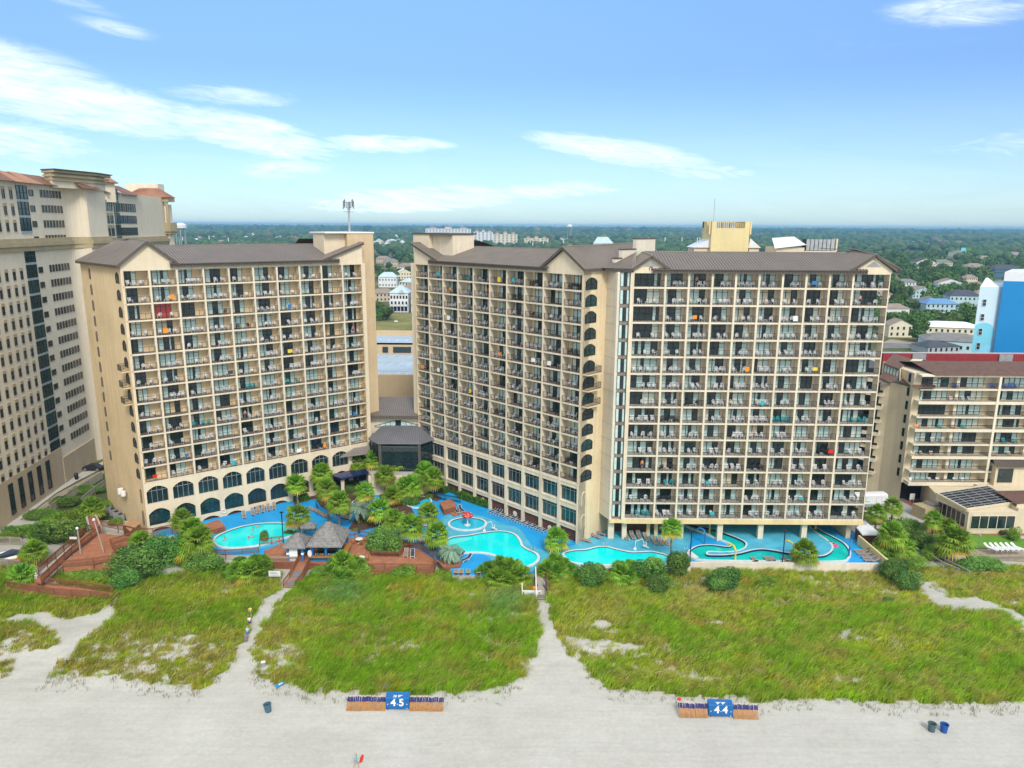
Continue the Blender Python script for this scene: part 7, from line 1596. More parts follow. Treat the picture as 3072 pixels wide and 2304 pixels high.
 w = MB(); a, b = G(zc(430, 896), -.1), G(zc(1975, 912), -.1); w.box(a[0], b[0], b[1] - .25, b[1] + .1, -1.6, .55, 0); tag(w.build('front_wall', MT['panel'], origin=(a[0], b[1], -1)), 'low pale wall along the front of the lazy river terrace', 'wall')
 c = G(zc(1755, 700), .8); w = MB(); w.beam((b[0], b[1], .1), (c[0], c[1], .55), .3, 2.2); tag(w.build('side_wall', MT['yellowbeam'], origin=(b[0], b[1], -1)), 'canted cream wall at the right end of the lazy river terrace', 'wall')
 w = MB(); a2, b2 = G(zb(1380, 1035), -.1), G(zb(2212, 1030), -.1); w.box(a2[0], a[0], a2[1] - .6, a2[1] - .2, -1.6, .1, 0); tag(w.build('front_wall', MT['panel'], origin=(a2[0], a2[1], -1)), 'low pale wall below the long wavy pool behind the shrubs', 'wall')
 for i, p in enumerate(((2065, 800), (2135, 800), (2205, 800))): q = G(zb(*p), 0); m = MB(); m.box(q[0] - .3, q[0] + .3, q[1] + 2, q[1] + 2.4, 0, 2.5, 0); tag(m.build('partition', MT['yellowbeam'], origin=tuple(q)), f'cream shower partition, {["left", "middle", "right"][i]} of three under the rightmost tower', 'partition')
 q = G(zb(1940, 760), 0); m = MB(); m.box(q[0] - 3.6, q[0] + 3.0, q[1] + 2, q[1] + 2.2, 0, 3.2, 0)
 for i in range(22): m.box(q[0] - 3.5 + i * .3, q[0] - 3.45 + i * .3, q[1] + 1.96, q[1] + 2, 0, 3.2, 1)
 tag(m.build('wood_screen', [MT['brick'], MT['roofdark']], origin=tuple(q)), 'brown plank screen under the rightmost tower behind taupe loungers', 'screen')
 for p in ((1020, 478), (860, 360)): pass
 for k, (u, z, lb) in enumerate(((1, 1.6, 'pale shell ornament'), (3, 1.4, 'pale fish ornament'), (5, 1.2, 'pale turtle ornament'))):
  q = PD + DM * (WM * (u + 3.5) / 10) - NM * (-.30); m = MB(); m.lathe([(0, 0), (.5, .02), (.55, .06), (.3, .1), (0, .12)], (0, 0, 0), 9, 0, False); o = m.build('wall_ornament', MT['panel'], local=True); o.location = (q[0], q[1], z - .5); o.rotation_euler = (pi / 2, 0, atan2(DM[1], DM[0])); tag(o, f'{lb} on the brick panel of the middle tower', 'ornament')
features()
def right_yard():
 P = lambda p, z=-.8: (*G(zr(*p), z)[:2], z)
 def flat(name, pts, mt, z): m = MB(); m.sheet(ccw([P(p, z)[:2] for p in pts]), z + .12); m.build(name, MT[mt])['kind'] = 'structure'
 flat('driveway', [(250, 1180), (300, 1060), (400, 1060), (580, 1150), (735, 1265), (735, 1285), (520, 1270), (330, 1210)], 'drive', -.97); flat('parking_ground', [(280, 900), (500, 1000), (760, 1060), (740, 1120), (520, 1120), (300, 1060)], 'asphalt', -.98)
 flat('brick_pavement', [(405, 1065), (470, 1090), (520, 1115), (640, 1130), (740, 1190), (950, 1300), (1400, 1300), (1400, 1345), (900, 1335), (560, 1330), (560, 1305), (740, 1300), (740, 1265), (580, 1150)], 'redbrick', -.96)
 flat('lawn', [(560, 1345), (940, 1338), (1150, 1340), (1400, 1380), (1400, 1435), (950, 1430), (700, 1420)], 'lawn', -.955); flat('sand_strip', [(940, 1436), (1400, 1436), (1400, 1520), (950, 1500)], 'sandpath', -.95)
 fence('railing', 'black metal fence between the concrete drive and the lawn', [P(p, -.9) for p in ((430, 1265), (560, 1300), (740, 1302))], 1.3, 'black', 'fence', gap=.2)
 fence('railing', 'dark fence behind the dune grass right of the lawn', [P(p, -.9) for p in ((960, 1512), (1150, 1512), (1400, 1505))], 1.0, 'greywood', 'fence', gap=.2)
 fence('railing', 'grey wooden handrail of the path right of the terrace', [P(p, -.6) for p in ((675, 1455), (800, 1535), (960, 1615))], 1.0, 'greywood', infill=False); fence('railing', 'second grey wooden handrail of the path right of the terrace', [P(p, -.6) for p in ((700, 1500), (790, 1560), (890, 1600))], 1.0, 'greywood', infill=False)
 q = np.array(P((300, 1175), -.95)); t = thing('box_trailer', 'white twin axle box trailer parked behind the rightmost tower', 'trailer', tuple(q)); L0, L1 = -3.2, 3.2; fr = lambda v: (q[0] + .3 + v[0] * .995 - v[1] * .1, q[1] + 1.2 + v[0] * .1 + v[1] * .995, q[2] + v[2])
 m = MB(fr); m.box(L0, L1, -1.1, 1.1, .55, 1.3, 1); m.box(L0, L1, -1.1, 1.1, 1.3, 3.0, 0)
 m.add([(L0, -1.1, 3.0), (L1, -1.1, 3.0), (L1, 1.1, 3.0), (L0, 1.1, 3.0), (L0, -.6, 3.2), (L1, -.6, 3.2), (L1, .6, 3.2), (L0, .6, 3.2)], [(0, 1, 5, 4), (4, 5, 6, 7), (2, 3, 7, 6), (1, 2, 6, 5), (3, 0, 4, 7)], 0); m.build('body', [MT['white'], MT['metal']], t)
 m = MB(fr); m.box(.9, 1.9, -1.13, -1.1, .8, 2.7, 0); m.build('door', MT['white'], t); m = MB(fr)
 for a in (.9, 1.9): m.box(a - .02, a + .02, -1.14, -1.13, .8, 2.7, 0)
 m.box(.9, 1.9, -1.14, -1.13, 2.68, 2.72, 0); m.build('door_frame', MT['metal'], t)
 m = MB(fr)
 for i, (x, w, z) in enumerate(((-2.6, 1.8, 2.5), (-2.4, 1.2, 2.1), (-2.6, 2.2, 1.75))): m.box(x, x + w, -1.115, -1.11, z, z + .12, 0)
 m.build('lettering', MT['teal'], t)
 for x in (-1.5, -.6):
  m = MB(fr); m.tube([(x, -1.15, .38), (x, -.9, .38)], .38, 16); w = m.build('wheel', MT['black'], t); m = MB(fr); m.tube([(x, -1.17, .38), (x, -1.14, .38)], .2, 12); m.build('rim', MT['whitep'], w)
 t = thing('pump_shed', 'brown plank pump shed with flat white roof by the terrace wall', 'shed', P((270, 1330), -.9)); c = [P(p, 2.0) for p in ((215, 1290), (265, 1240), (375, 1330), (350, 1338), (255, 1335))]
 m = MB(); m.prism([p[:2] for p in c], 1.85, 2.05, 0); m.build('roof', MT['white'], t); m = MB(); m.prism([(p[0] * .99 + c[0][0] * .01, p[1] + .3) for p in c], -.9, 1.85, 0); m.build('wall', MT['brick'], t); q = P((262, 1272), 2.0); m = MB(); m.cbox((q[0], q[1], 2.4), .8, .5, .7, 0); m.build('fan_unit', MT['metal'], t)
 q = P((582, 1118), -.95); m = MB(); m.box(q[0] - .5, q[0] + .5, q[1], q[1] + .1, -.5, .8, 0); m.box(q[0] - .4, q[0] - .3, q[1], q[1] + .1, -.95, -.5, 0); m.box(q[0] + .3, q[0] + .4, q[1], q[1] + .1, -.95, -.5, 0); tag(m.build('notice_board', MT['white'], origin=q), 'small white notice board at the brick pavement by the drive', 'sign')
 q = P((1022, 1425), -.95); m = MB(); m.tube([q, (q[0], q[1], 1.3)], .05, 6); m.lathe([(0, 0), (.3, .02), (.3, .2), (0, .22)], (q[0], q[1], 1.3), 8, 0); tag(m.build('yard_lamp', MT['metal'], origin=q), 'grey yard lamp at the edge of the lawn', 'lamp')
MT['drive'] = mat('concrete drive', (.36, .35, .325), .9, .1, .3); MT['lawn'] = mat('mown lawn', (.10, .22, .015), .95, .15, 1.5); MT['sandpath'] = mat('sandy soil', (.30, .24, .17), .95, .15, 1.)
right_yard()
def left_yard():
 def flat(name, pts, mt, z): m = MB(); m.sheet(ccw([G(p, z)[:2] for p in pts]), z); m.build(name, MT[mt])['kind'] = 'structure'
 flat('side_path', [ze(0, 520), ze(90, 440), ze(300, 290), ze(420, 200), ze(760, 20), ze(770, 45), ze(450, 230), ze(330, 310), ze(130, 470), ze(0, 570)], 'sandpath', -.98)
 flat('service_yard', [ze(0, 470), ze(80, 400), ze(560, 60), ze(760, -40), ze(760, 10), ze(560, 110), ze(420, 190), ze(300, 280), ze(90, 435), ze(0, 510)], 'concrete', -.99)
 P = lambda p, z: (*G(ze(*p), z)[:2], z)
 fence('railing', 'grey board fence along the side path between the hotel and the arched tower', [P(p, -.9) for p in ((375, 340), (530, 230), (755, 90))], 1.6, 'greywood', 'fence', gap=.12); fence('railing', 'grey wooden handrail climbing beside the arched tower end wall', [P(p, -.5) for p in ((605, 265), (700, 190), (775, 135))], 1.1, 'greywood', 'fence')
 q = P((565, 92), -.95); t = thing('rubbish_bin', 'black rubbish bin by the left hotel wall', 'bin', q); m = MB(); m.lathe([(.36, 0), (.42, 1.1), (.44, 1.1), (.3, 1.4), (0, 1.45)], q, 14, 0); m.build('barrel', MT['black'], t)
 q = np.array(P((690, 25), -.95)); t = thing('parked_car', 'dark car parked between the left hotel and the arched tower', 'car', tuple(q)); L = 4.4
 pf = [(-2.2, .35), (-2.2, .8), (-1.3, .92), (-.75, 1.42), (.75, 1.42), (1.5, .95), (2.2, .82), (2.2, .35)]
 m = MB(); n = len(pf); m.add([(q[0] + x, q[1] - .85 + (.12 if z > 1 else 0), q[2] + z) for x, z in pf] + [(q[0] + x, q[1] + .85 - (.12 if z > 1 else 0), q[2] + z) for x, z in pf], [tuple(range(n)), tuple(range(2 * n - 1, n - 1, -1))] + [(i, n + i, n + (i + 1) % n, (i + 1) % n) for i in range(n)], 0); m.build('body', MT['black'], t)
 m = MB(); m.face([(q[0] - 1.1, q[1] - .80, q[2] + .98), (q[0] + 1.3, q[1] - .80, q[2] + .98), (q[0] + .7, q[1] - .74, q[2] + 1.36), (q[0] - .7, q[1] - .74, q[2] + 1.36)], 0); m.build('window', MT['dglass'], t)
 for x in (-1.4, 1.35):
  for y in (-.88, .7): m = MB(); m.tube([(q[0] + x, q[1] + y, q[2] + .34), (q[0] + x, q[1] + y + .2, q[2] + .34)], .34, 14); m.build('wheel', MT['asphalt'], t)
left_yard()
# ---- people
def person(label, loc, rz, shirt=None, bottom='bluepaint', hair='bark', pose='stand', skin=None, female=False, h=1.72, hat=None):
 t = thing('person', label, 'person', loc, rz); s = h / 1.72; MS = MT['skin']
 J = {'pel': (0, 0, .95, .115), 'sp': (0, 0, 1.12, .105), 'ch': (0, -.01, 1.32, .135), 'nk': (0, .0, 1.48, .055), 'hd': (0, -.02, 1.58, .078), 'h2': (0, -.02, 1.66, .085), 'h3': (0, -.005, 1.72, .055)}
 for i, q in ((1, 'r'), (-1, 'l')):
  J['sh' + q] = (i * .17, 0, 1.41, .062); J['el' + q] = (i * .235, .03, 1.14, .043); J['wr' + q] = (i * .25, -.10, .92, .030); J['pa' + q] = (i * .25, -.14, .85, .033)
  J['hi' + q] = (i * .09, 0, .88, .095); J['kn' + q] = (i * .10, -.02, .49, .062); J['an' + q] = (i * .10, .02, .09, .042); J['to' + q] = (i * .12, -.15, .03, .032)
 def mv(k, dx=0, dy=0, dz=0): x, y, z, r = J[k]; J[k] = (x + dx, y + dy, z + dz, r)
 if pose == 'walk':
  for k, d in (('knr', -.16), ('anr', -.24), ('tor', -.24), ('knl', .08), ('anl', .28), ('tol', .26)): mv(k, 0, d, .03 if k in ('anl', 'tol') else 0)
  mv('elr', 0, .1); mv('wrr', 0, .2); mv('par', 0, .2); mv('wrl', 0, -.12, .05); mv('pal', 0, -.15, .06)
 if pose == 'swim':
  for k in ('elr', 'wrr', 'par'): mv(k, .18, -.1, .12)
  for k in ('ell', 'wrl', 'pal'): mv(k, -.15, -.15, .1)
 if pose == 'carry':
  mv('elr', .02, .02, 0); mv('wrr', -.02, -.02, .1); mv('par', .0, -.02, .13)
 if pose == 'lie':
  for k in ('knr', 'knl'): mv(k, 0, -.12, .1)
 E = [('pel', 'sp'), ('sp', 'ch'), ('ch', 'nk'), ('nk', 'hd'), ('hd', 'h2'), ('h2', 'h3')]
 for q in 'rl': E += [('ch', 'sh' + q), ('sh' + q, 'el' + q), ('el' + q, 'wr' + q), ('wr' + q, 'pa' + q), ('pel', 'hi' + q), ('hi' + q, 'kn' + q), ('kn' + q, 'an' + q), ('an' + q, 'to' + q)]
 for i, q in ((1, 'r'), (-1, 'l')):
  x, y, z, _ = J['pa' + q]
  for f, (dx, L) in enumerate(((-.024, .062), (-.008, .074), (.009, .07), (.025, .055))):
   J[f'f{q}{f}'] = (x + dx * .4, y - .02 + dx, z - L * .6, .0095); J[f'g{q}{f}'] = (x + dx * .4 - i * .01, y - .03 + dx, z - L - .025, .008); E += [('pa' + q, f'f{q}{f}'), (f'f{q}{f}', f'g{q}{f}')]
  J['t' + q] = (x - i * .02, y - .055, z - .015, .011); J['u' + q] = (x - i * .025, y - .075, z - .05, .009); E += [('pa' + q, 't' + q), ('t' + q, 'u' + q)]
 def skinned(name, joints, edges, fat, mt, parent, root):
  ids = {k: i for i, k in enumerate(joints)}; me = bpy.data.meshes.new(name)
  me.from_pydata([tuple(c * s for c in J[k][:3]) for k in joints], [(ids[a], ids[b]) for a, b in edges], []); me.materials.append(MT[mt])
  o = bpy.data.objects.new(name, me); COL.objects.link(o); o.parent = parent
  md = o.modifiers.new('skin', 'SKIN'); md.use_smooth_shade = True
  sv_ = me.skin_vertices[0].data if me.skin_vertices else None
  if sv_ is None:
   bm = bmesh.new(); bm.from_mesh(me); bm.verts.layers.skin.verify(); bm.to_mesh(me); bm.free(); sv_ = me.skin_vertices[0].data
  for k, i in ids.items(): r = J[k][3] * s * fat(k); sv_[i].radius = (r, r); sv_[i].use_root = (k == root)
  sb = o.modifiers.new('smooth', 'SUBSURF'); sb.levels = 1; sb.render_levels = 1; return o
 skinned('body', list(J), E, lambda k: 1.0, 'skin', t, 'pel')
 if shirt:
  js = ['pel', 'sp', 'ch', 'shr', 'shl', 'elr', 'ell']; J0 = dict(J); J['elr'] = tuple(J['shr'][i] * .45 + J['elr'][i] * .55 for i in range(4)); J['ell'] = tuple(J['shl'][i] * .45 + J['ell'][i] * .55 for i in range(4)); skinned('shirt', js, [('pel', 'sp'), ('sp', 'ch'), ('ch', 'shr'), ('ch', 'shl'), ('shr', 'elr'), ('shl', 'ell')], lambda k: 1.22, shirt, t, 'pel'); J.update(J0)
 if bottom:
  J0 = dict(J)
  for q in 'rl': J['kn' + q] = tuple(J['hi' + q][i] * .35 + J['kn' + q][i] * .65 for i in range(4))
  skinned('shorts', ['pel', 'hir', 'hil', 'knr', 'knl'], [('pel', 'hir'), ('pel', 'hil'), ('hir', 'knr'), ('hil', 'knl')], lambda k: 1.2, bottom, t, 'pel'); J.update(J0)
 m = MB(); x, y, z, r = J['h2'];
 m.lathe([(.092, -.03), (.1, .02), (.085, .07), (.045, .1), (0, .108)], (x * s, (y + .018) * s, z * s), 12, 0, False)
 if hat: m.lathe([(.19, .03), (.19, .045), (.1, .05), (.09, .12), (0, .13)], (x * s, y * s, z * s), 14, 0, False)
 m.build('hat' if hat else 'hair', MT[hat or hair], t, local=True, smooth=True)
 m = MB(); fx = (y - .083) * s
 for sx in (-.03, .03): m.cbox((sx * s, fx, (z - .01) * s), .022, .01, .012, 0)
 m.cbox((0, fx + .002, (z - .075) * s), .04, .01, .01, 1); m.build('face_feature', [MT['black'], MT['red']], t, local=True)
 m = MB(); m.beam((0, fx - .012, (z - .045) * s), (0, fx + .004, (z - .005) * s), .022, .022);
 for sx in (-1, 1): m.cbox((sx * .083 * s, (y + .01) * s, (z - .02) * s), .02, .035, .055, 0)
 m.build('nose_and_ears', MT['skin'], t, local=True)
 return t
MT['skin'] = mat('skin', (.48, .27, .19), .6, .06, 4); MT['pink'] = mat('pink cloth', (.62, .12, .30), .7); MT['tealcloth'] = mat('turquoise cloth', (.08, .50, .52), .7); MT['paleblue2'] = mat('pale blue cloth', (.32, .55, .62), .7); MT['khaki'] = mat('khaki cloth', (.45, .38, .27), .8); MT['blond'] = mat('fair hair', (.42, .31, .17), .8)
def people():
 q = G((1069, 2302), -1.9); q[2] = float(dune_z(q[0], q[1])); person('person in turquoise top carrying a red body board across the sand', tuple(q), pi * .5, 'tealcloth', 'tealcloth', 'blond', 'walk')
 m = MB(); m.add([(-.28, -.02, .55), (.28, -.02, .55), (.30, -.02, 1.35), (.0, -.02, 1.62), (-.30, -.02, 1.35), (-.28, .03, .55), (.28, .03, .55), (.30, .03, 1.35), (.0, .03, 1.62), (-.30, .03, 1.35)], [(0, 1, 2, 3, 4), (9, 8, 7, 6, 5)] + [(i, 5 + i, 5 + (i + 1) % 5, (i + 1) % 5) for i in range(5)], 0); o = m.build('body_board', MT['red'], local=True); o.location = (q[0] + .36, q[1], q[2] + .15); o.scale = (.72, 1, .85); o.rotation_euler = (.1, .25, .9); tag(o, 'red body board held by the person on the sand', 'board')
 q = G((744, 1915), -1.0); person('person wheeling a dark trolley bag up the sand path', (*q[:2], dune_z(q[0], q[1])), pi, 'paleblue2', 'bluepaint', 'blond', 'carry')
 z = float(dune_z(q[0], q[1])); m = MB(); m.lathe([(.26, .05), (.28, .35), (.26, .85), (.2, 1.0), (0, 1.02)], (0, 0, 0), 12, 0); m.beam((.0, .2, .9), (0, .55, 1.05), .04, .04); o = m.build('trolley_bag', MT['asphalt'], local=True); o.location = (q[0] - .02, q[1] - .75, z); tag(o, 'dark upright trolley bag pulled along the sand path', 'bag')
 q = G((750, 1885), -.9); person('person with towel over the shoulder walking ahead on the sand path', (*q[:2], dune_z(q[0], q[1])), pi + .2, 'white', 'navycanvas', 'bark', 'walk')
 q = G((753, 1858), -.9); person('person in bright yellow shirt leading the group on the sand path', (*q[:2], dune_z(q[0], q[1])), pi + .1, 'yellow', 'bluepaint', 'bark', 'walk')
 q = G(ze(275, 862), -.1); person('person in pale blue shirt on the lowest boardwalk leg', (*q[:2], -.1), .6, 'paleblue2', 'khaki', 'whitep', 'walk')
 q = G(za(622, 1025), .3); person('man in red shirt and khaki trousers on the brown terrace', (*q[:2], .3), pi * .8, 'red', 'khaki', 'bark', 'stand')
 q = G(za(84, 995), 0); person('bather in pink swimwear standing at the left end of the oval pool', (*q[:2], 0), pi * .5, None, 'pink', 'bark', 'stand')
 for p, lb in ((za(195, 965), 'bather swimming at the left end of the oval pool'), (za(415, 885), 'bather standing in the middle of the oval pool'), (za(452, 862), 'bather at the far kerb of the oval pool'), (za(380, 958), 'bather beside the green shrub in the oval pool'), (za(405, 945), 'second bather close to the green shrub in the oval pool'), (za(682, 858), 'bather at the far right end of the oval pool')):
  q = G(p, .06); person(lb, (*q[:2], -1.08), rnd(0, 6.2), None, 'navycanvas', 'bark', 'swim')
 q = G(zc(1548, 735), .06); m = MB(); vs = []; fs = []
 for i in range(20):
  for j in range(8): a, b = i * 2 * pi / 20, j * 2 * pi / 8; vs.append(((.45 + .18 * cos(b)) * cos(a), (.45 + .18 * cos(b)) * sin(a), .12 + .16 * sin(b)))
 for i in range(20):
  for j in range(8): fs.append((i * 8 + j, ((i + 1) % 20) * 8 + j, ((i + 1) % 20) * 8 + (j + 1) % 8, i * 8 + (j + 1) % 8))
 m.add(vs, fs, 0); o = m.build('swim_ring', MT['pink'], local=True, smooth=True); o.location = (q[0] + .2, q[1] - .8, .06); tag(o, 'purple pink swim ring floating in the lazy river', 'swim ring')
 t = person('person floating with a swim ring in the lazy river', (q[0] - .5, q[1] + 1.0, .22), 0, None, 'navycanvas', 'bark', 'lie'); t.rotation_euler = (-pi / 2 * .92, 0, pi * 1.12)
 frL = frame2(PA, DL, NL); frM = frame2(PD, DM, NM); frR = frame2((19.2, 117.), DR, NR); bw = WL / 10; bm_ = WM / 10
 for fr, u, z, rz, sh, lb in ((frL, bw * 9.5, 42.63 - 2.811 * 4 + .29, .6, 'pink', 'person in pink on a balcony near the top of the arched tower'), (frM, bm_ * 4.7, 42.72 - 2.685 * 1 + .29, -.7, 'red', 'person in red on the second row balcony of the middle tower'), (frM, bm_ * 3.45, 42.72 - 2.685 * 3 + .29, -.7, 'white', 'person in white on a balcony high on the middle tower'), (frR, 10.3, 43.58, 0, None, 'bare chested person on the top balcony row of the rightmost tower'), (frR, 36.8, 43.58 - 2.80, 0, None, 'person at the open door in the second row right corner balcony'), (frM, bm_ * 3.5, 42.72 - 2.685 * 11 + .29, -.7, 'red', 'person in red low on the middle tower'), (frR, 2.9, 43.58 - 2.80 * 11, 0, 'orange', 'person in orange on a low left balcony of the rightmost tower'), (frL, bw * 4.3, 42.63 - 2.811 * 9 + .29, .6, None, 'bare armed person on a mid height balcony of the arched tower')):
  person(lb, fr((u, .95, z)), rz, sh, 'navycanvas', 'bark', 'stand')
people()
# ================================================================== PALMS, SHRUBS, TREES
MT['palmleaf'] = leafmat('palm frond', (1, 1, 1), .15, .3, .5); MT['leaf'] = leafmat('leaf', (1, 1, 1), .25, .25, .6)
MT['darkleaf'] = mat('shaded inner foliage', (.020, .045, .012), .9, .3, .8)
def sabal_mesh(seed, n=40, r=2.15, pal=((.15, .31, .025), (.24, .36, .03), (.46, .36, .05)), up=1.0):
 rng = np.random.default_rng(seed); V = []; F = []; T = []
 for i in range(n):
  f = (i + .5) / n; az = i * 2.39996 + rng.uniform(-.3, .3); el = radians(82 - 118 * f ** .9 * up + rng.uniform(-8, 8))
  d = np.array([cos(az) * cos(el), sin(az) * cos(el), sin(el)]); L1 = r * rng.uniform(.40, .58); L2 = r * rng.uniform(.50, .64)
  hub = d * L1 + np.array([0, 0, -.10 * L1 * (f > .5)]); side = np.cross(d, [0, 0, 1.]); side /= np.linalg.norm(side) + 1e-6; nrm = np.cross(side, d)
  col = np.array(pal[0]) * (1 - f) + np.array(pal[1]) * f
  if f > .83 and rng.uniform() < .6: col = np.array(pal[2])
  col = col * rng.uniform(.7, 1.25)
  b = len(V); w = .02 * r     # petiole
  for q in (-side * w, side * w): V.append(q); V.append(hub + q * .6); T += [col * .7, col * .8]
  F.append((b, b + 2, b + 3, b + 1))
  m = 13
  for k in range(m):
   a = radians(-105 + 210 * k / (m - 1)); dd = d * cos(a) + side * sin(a); ll = L2 * (1 - .28 * abs(a) / 1.8)
   tip = hub + dd * ll + np.array([0, 0, -.42 * ll * (.35 + .65 * abs(cos(el))) * rng.uniform(.6, 1.3)]); mid = hub + dd * ll * .5 + nrm * .05 * ll
   wd = np.cross(dd, nrm); wd = wd / (np.linalg.norm(wd) + 1e-6) * ll * .105; b = len(V)
   V += [hub, mid - wd, tip, mid + wd]; c = col * rng.uniform(.85, 1.15); T += [c * .9, c, c * 1.15, c]; F.append((b, b + 1, b + 2, b + 3))
 me = bpy.data.meshes.new('palm_crown'); me.from_pydata([tuple(v) for v in V], [], F); me.materials.append(MT['palmleaf'])
 at = me.color_attributes.new('tint', 'FLOAT_COLOR', 'POINT'); at.data.foreach_set('color', np.c_[np.array(T), np.ones(len(T))].astype(np.float32).ravel()); return me
def feather_mesh(seed, n=44, r=1.9, c0=(.22, .33, .22)):
 rng = np.random.default_rng(seed); V = []; F = []; T = []
 for i in range(n):
  az = i * 2.39996; el0 = radians(rng.uniform(25, 80)); col = np.array(c0) * rng.uniform(.75, 1.3); P = np.zeros(3); el = el0; k = 9
  for s in range(k):
   d = np.array([cos(az) * cos(el), sin(az) * cos(el), sin(el)]); Q = P + d * r / k * 1.25; side = np.array([-sin(az), cos(az), 0]); w = r * .16 * sin(pi * (s + .8) / (k + .8))
   for g in (-1, 1):
    b = len(V); e = side * g * w + d * w * .5 + np.array([0, 0, -.15 * w]); V += [P, P + e * .95, (P + Q) / 2 + e, Q]; T += [col] * 4; F.append((b, b + 1, b + 2, b + 3))
   P = Q; el -= radians(17)
 me = bpy.data.meshes.new('palm_crown'); me.from_pydata([tuple(v) for v in V], [], F); me.materials.append(MT['palmleaf'])
 at = me.color_attributes.new('tint', 'FLOAT_COLOR', 'POINT'); at.data.foreach_set('color', np.c_[np.array(T), np.ones(len(T))].astype(np.float32).ravel()); return me
def trunk_mesh(curve=0.):
 m = MB(); rng = random.Random(int(curve * 100)); pts = [(curve * sin(t * pi / 2), .3 * curve * t * (1 - t), t) for t in np.linspace(0, 1, 9)]
 m.tube(pts, [.23, .19, .17, .18, .165, .17, .165, .18, .21], 8); return m.mesh('trunk', MT['trunk'], smooth=False)
CROWN = [sabal_mesh(i) for i in range(5)]; DWARF = [sabal_mesh(20 + i, 30, 1.5, ((.10, .22, .02), (.15, .28, .025), (.30, .30, .05)), .85) for i in range(3)]; FEATH = [feather_mesh(3), feather_mesh(4)]
TRK = [trunk_mesh(c) for c in (0., .25, -.3)]
def palm(base, crown, label, z=0., sc=None, kind='sabal', i=[0]):
 i[0] += 1; b = G(base, z); h = max(.8, Hz(crown, b[:2]) - z); t = thing('feather_palm' if kind == 'feather' else 'palm_tree', label, 'palm tree', tuple(b))
 k = i[0] % 5; s = (sc or rnd(.92, 1.08)) * 1.15
 o = bpy.data.objects.new('trunk', TRK[i[0] % 3 if h > 3 else 0]); COL.objects.link(o); o.parent = t; o.scale = (1, 1, h - .15 * s); o.rotation_euler = (0, 0, rnd(0, 6))
 cx = {0: 0, 1: .25, 2: -.3}[i[0] % 3 if h > 3 else 0]; a = o.rotation_euler[2]
 c = bpy.data.objects.new('crown', (FEATH[i[0] % 2] if kind == 'feather' else CROWN[k])); COL.objects.link(c); c.parent = t; c.location = (cx * cos(a), cx * sin(a), h - .15 * s); c.scale = (s, s, s); c.rotation_euler = (0, 0, rnd(0, 6))
def dwarf(base, label, w, n, z=-.9):
 b = G(base, z); t = thing('palmetto_clump', label, 'palm clump', tuple(b))
 for j in range(n):
  c = bpy.data.objects.new('crown', DWARF[j % 3] if j % 4 else CROWN[j % 5]); COL.objects.link(c); c.parent = t; a = rnd(0, 6.3); rr = w * sqrt(rnd(0, 1)); c.location = (rr * cos(a), rr * sin(a) * .7, rnd(.6, 1.9) * (1.25 - rr / w * .6)); s = rnd(.8, 1.15); c.scale = (s, s, s); c.rotation_euler = (rnd(-.3, .3), rnd(-.3, .3), rnd(0, 6))
def bush_mesh(seed, n, q, c0=(.06, .16, .03), c1=(.17, .30, .05), lumps=12, flat=.0):
 """leaf clumps through the outer shell of a lumpy crown of unit radius"""
 rng = np.random.default_rng(seed); L = rng.normal(0, 1, (lumps, 3)); L /= np.linalg.norm(L, axis=1)[:, None]; L[:, 2] = L[:, 2] * .75 + .12; L *= rng.uniform(.38, .62, (lumps, 1)); R = rng.uniform(.36, .58, lumps)
 k = rng.integers(0, lumps, n); d = rng.normal(0, 1, (n, 3)); d /= np.linalg.norm(d, axis=1)[:, None]; p = L[k] + d * (R[k] * rng.uniform(.62, 1.08, n) ** .6)[:, None]
 if flat: p[:, 2] = np.maximum(p[:, 2], -flat)
 nd = d + rng.normal(0, .55, (n, 3)) + np.array([0, 0, .35]); nd /= np.linalg.norm(nd, axis=1)[:, None]; a = np.cross(nd, rng.normal(0, 1, (n, 3))); a /= np.linalg.norm(a, axis=1)[:, None]; b = np.cross(nd, a)
 s = (q * rng.uniform(.5, 1.3, n))[:, None]
 V = np.stack([p - a * s, p + b * s * .55, p + a * s * 1.1, p - b * s * .55], 1).reshape(-1, 3)
 hue = rng.uniform(0, 1, lumps)[k]; c = np.array(c0) * (1 - hue)[:, None] + np.array(c1) * hue[:, None]; c *= rng.uniform(.6, 1.4, n)[:, None]
 me = bpy.data.meshes.new('foliage'); F = np.arange(4 * n); me.vertices.add(4 * n); me.vertices.foreach_set('co', V.astype(np.float32).ravel()); me.loops.add(4 * n); me.loops.foreach_set('vertex_index', F.astype(np.int32)); me.polygons.add(n); me.polygons.foreach_set('loop_start', (np.arange(n) * 4).astype(np.int32))
 me.materials.append(MT['leaf']); at = me.color_attributes.new('tint', 'FLOAT_COLOR', 'POINT'); at.data.foreach_set('color', np.c_[np.repeat(c, 4, 0), np.ones(4 * n)].astype(np.float32).ravel()); me.update(calc_edges=True); return me
BUSH = [bush_mesh(i, 9000, .055) for i in range(4)]; BUSHL = [bush_mesh(10 + i, 7000, .055, (.10, .23, .02), (.22, .36, .04)) for i in range(3)]; CEDAR = [bush_mesh(30 + i, 11000, .05, (.05, .15, .03), (.15, .29, .05), 17) for i in range(3)]
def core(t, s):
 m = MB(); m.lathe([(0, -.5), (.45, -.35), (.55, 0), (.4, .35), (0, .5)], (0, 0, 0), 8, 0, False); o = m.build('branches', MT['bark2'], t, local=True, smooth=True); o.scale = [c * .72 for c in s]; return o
MT['bark2'] = mat('twigs', (.035, .055, .018), .95, .3, 2)
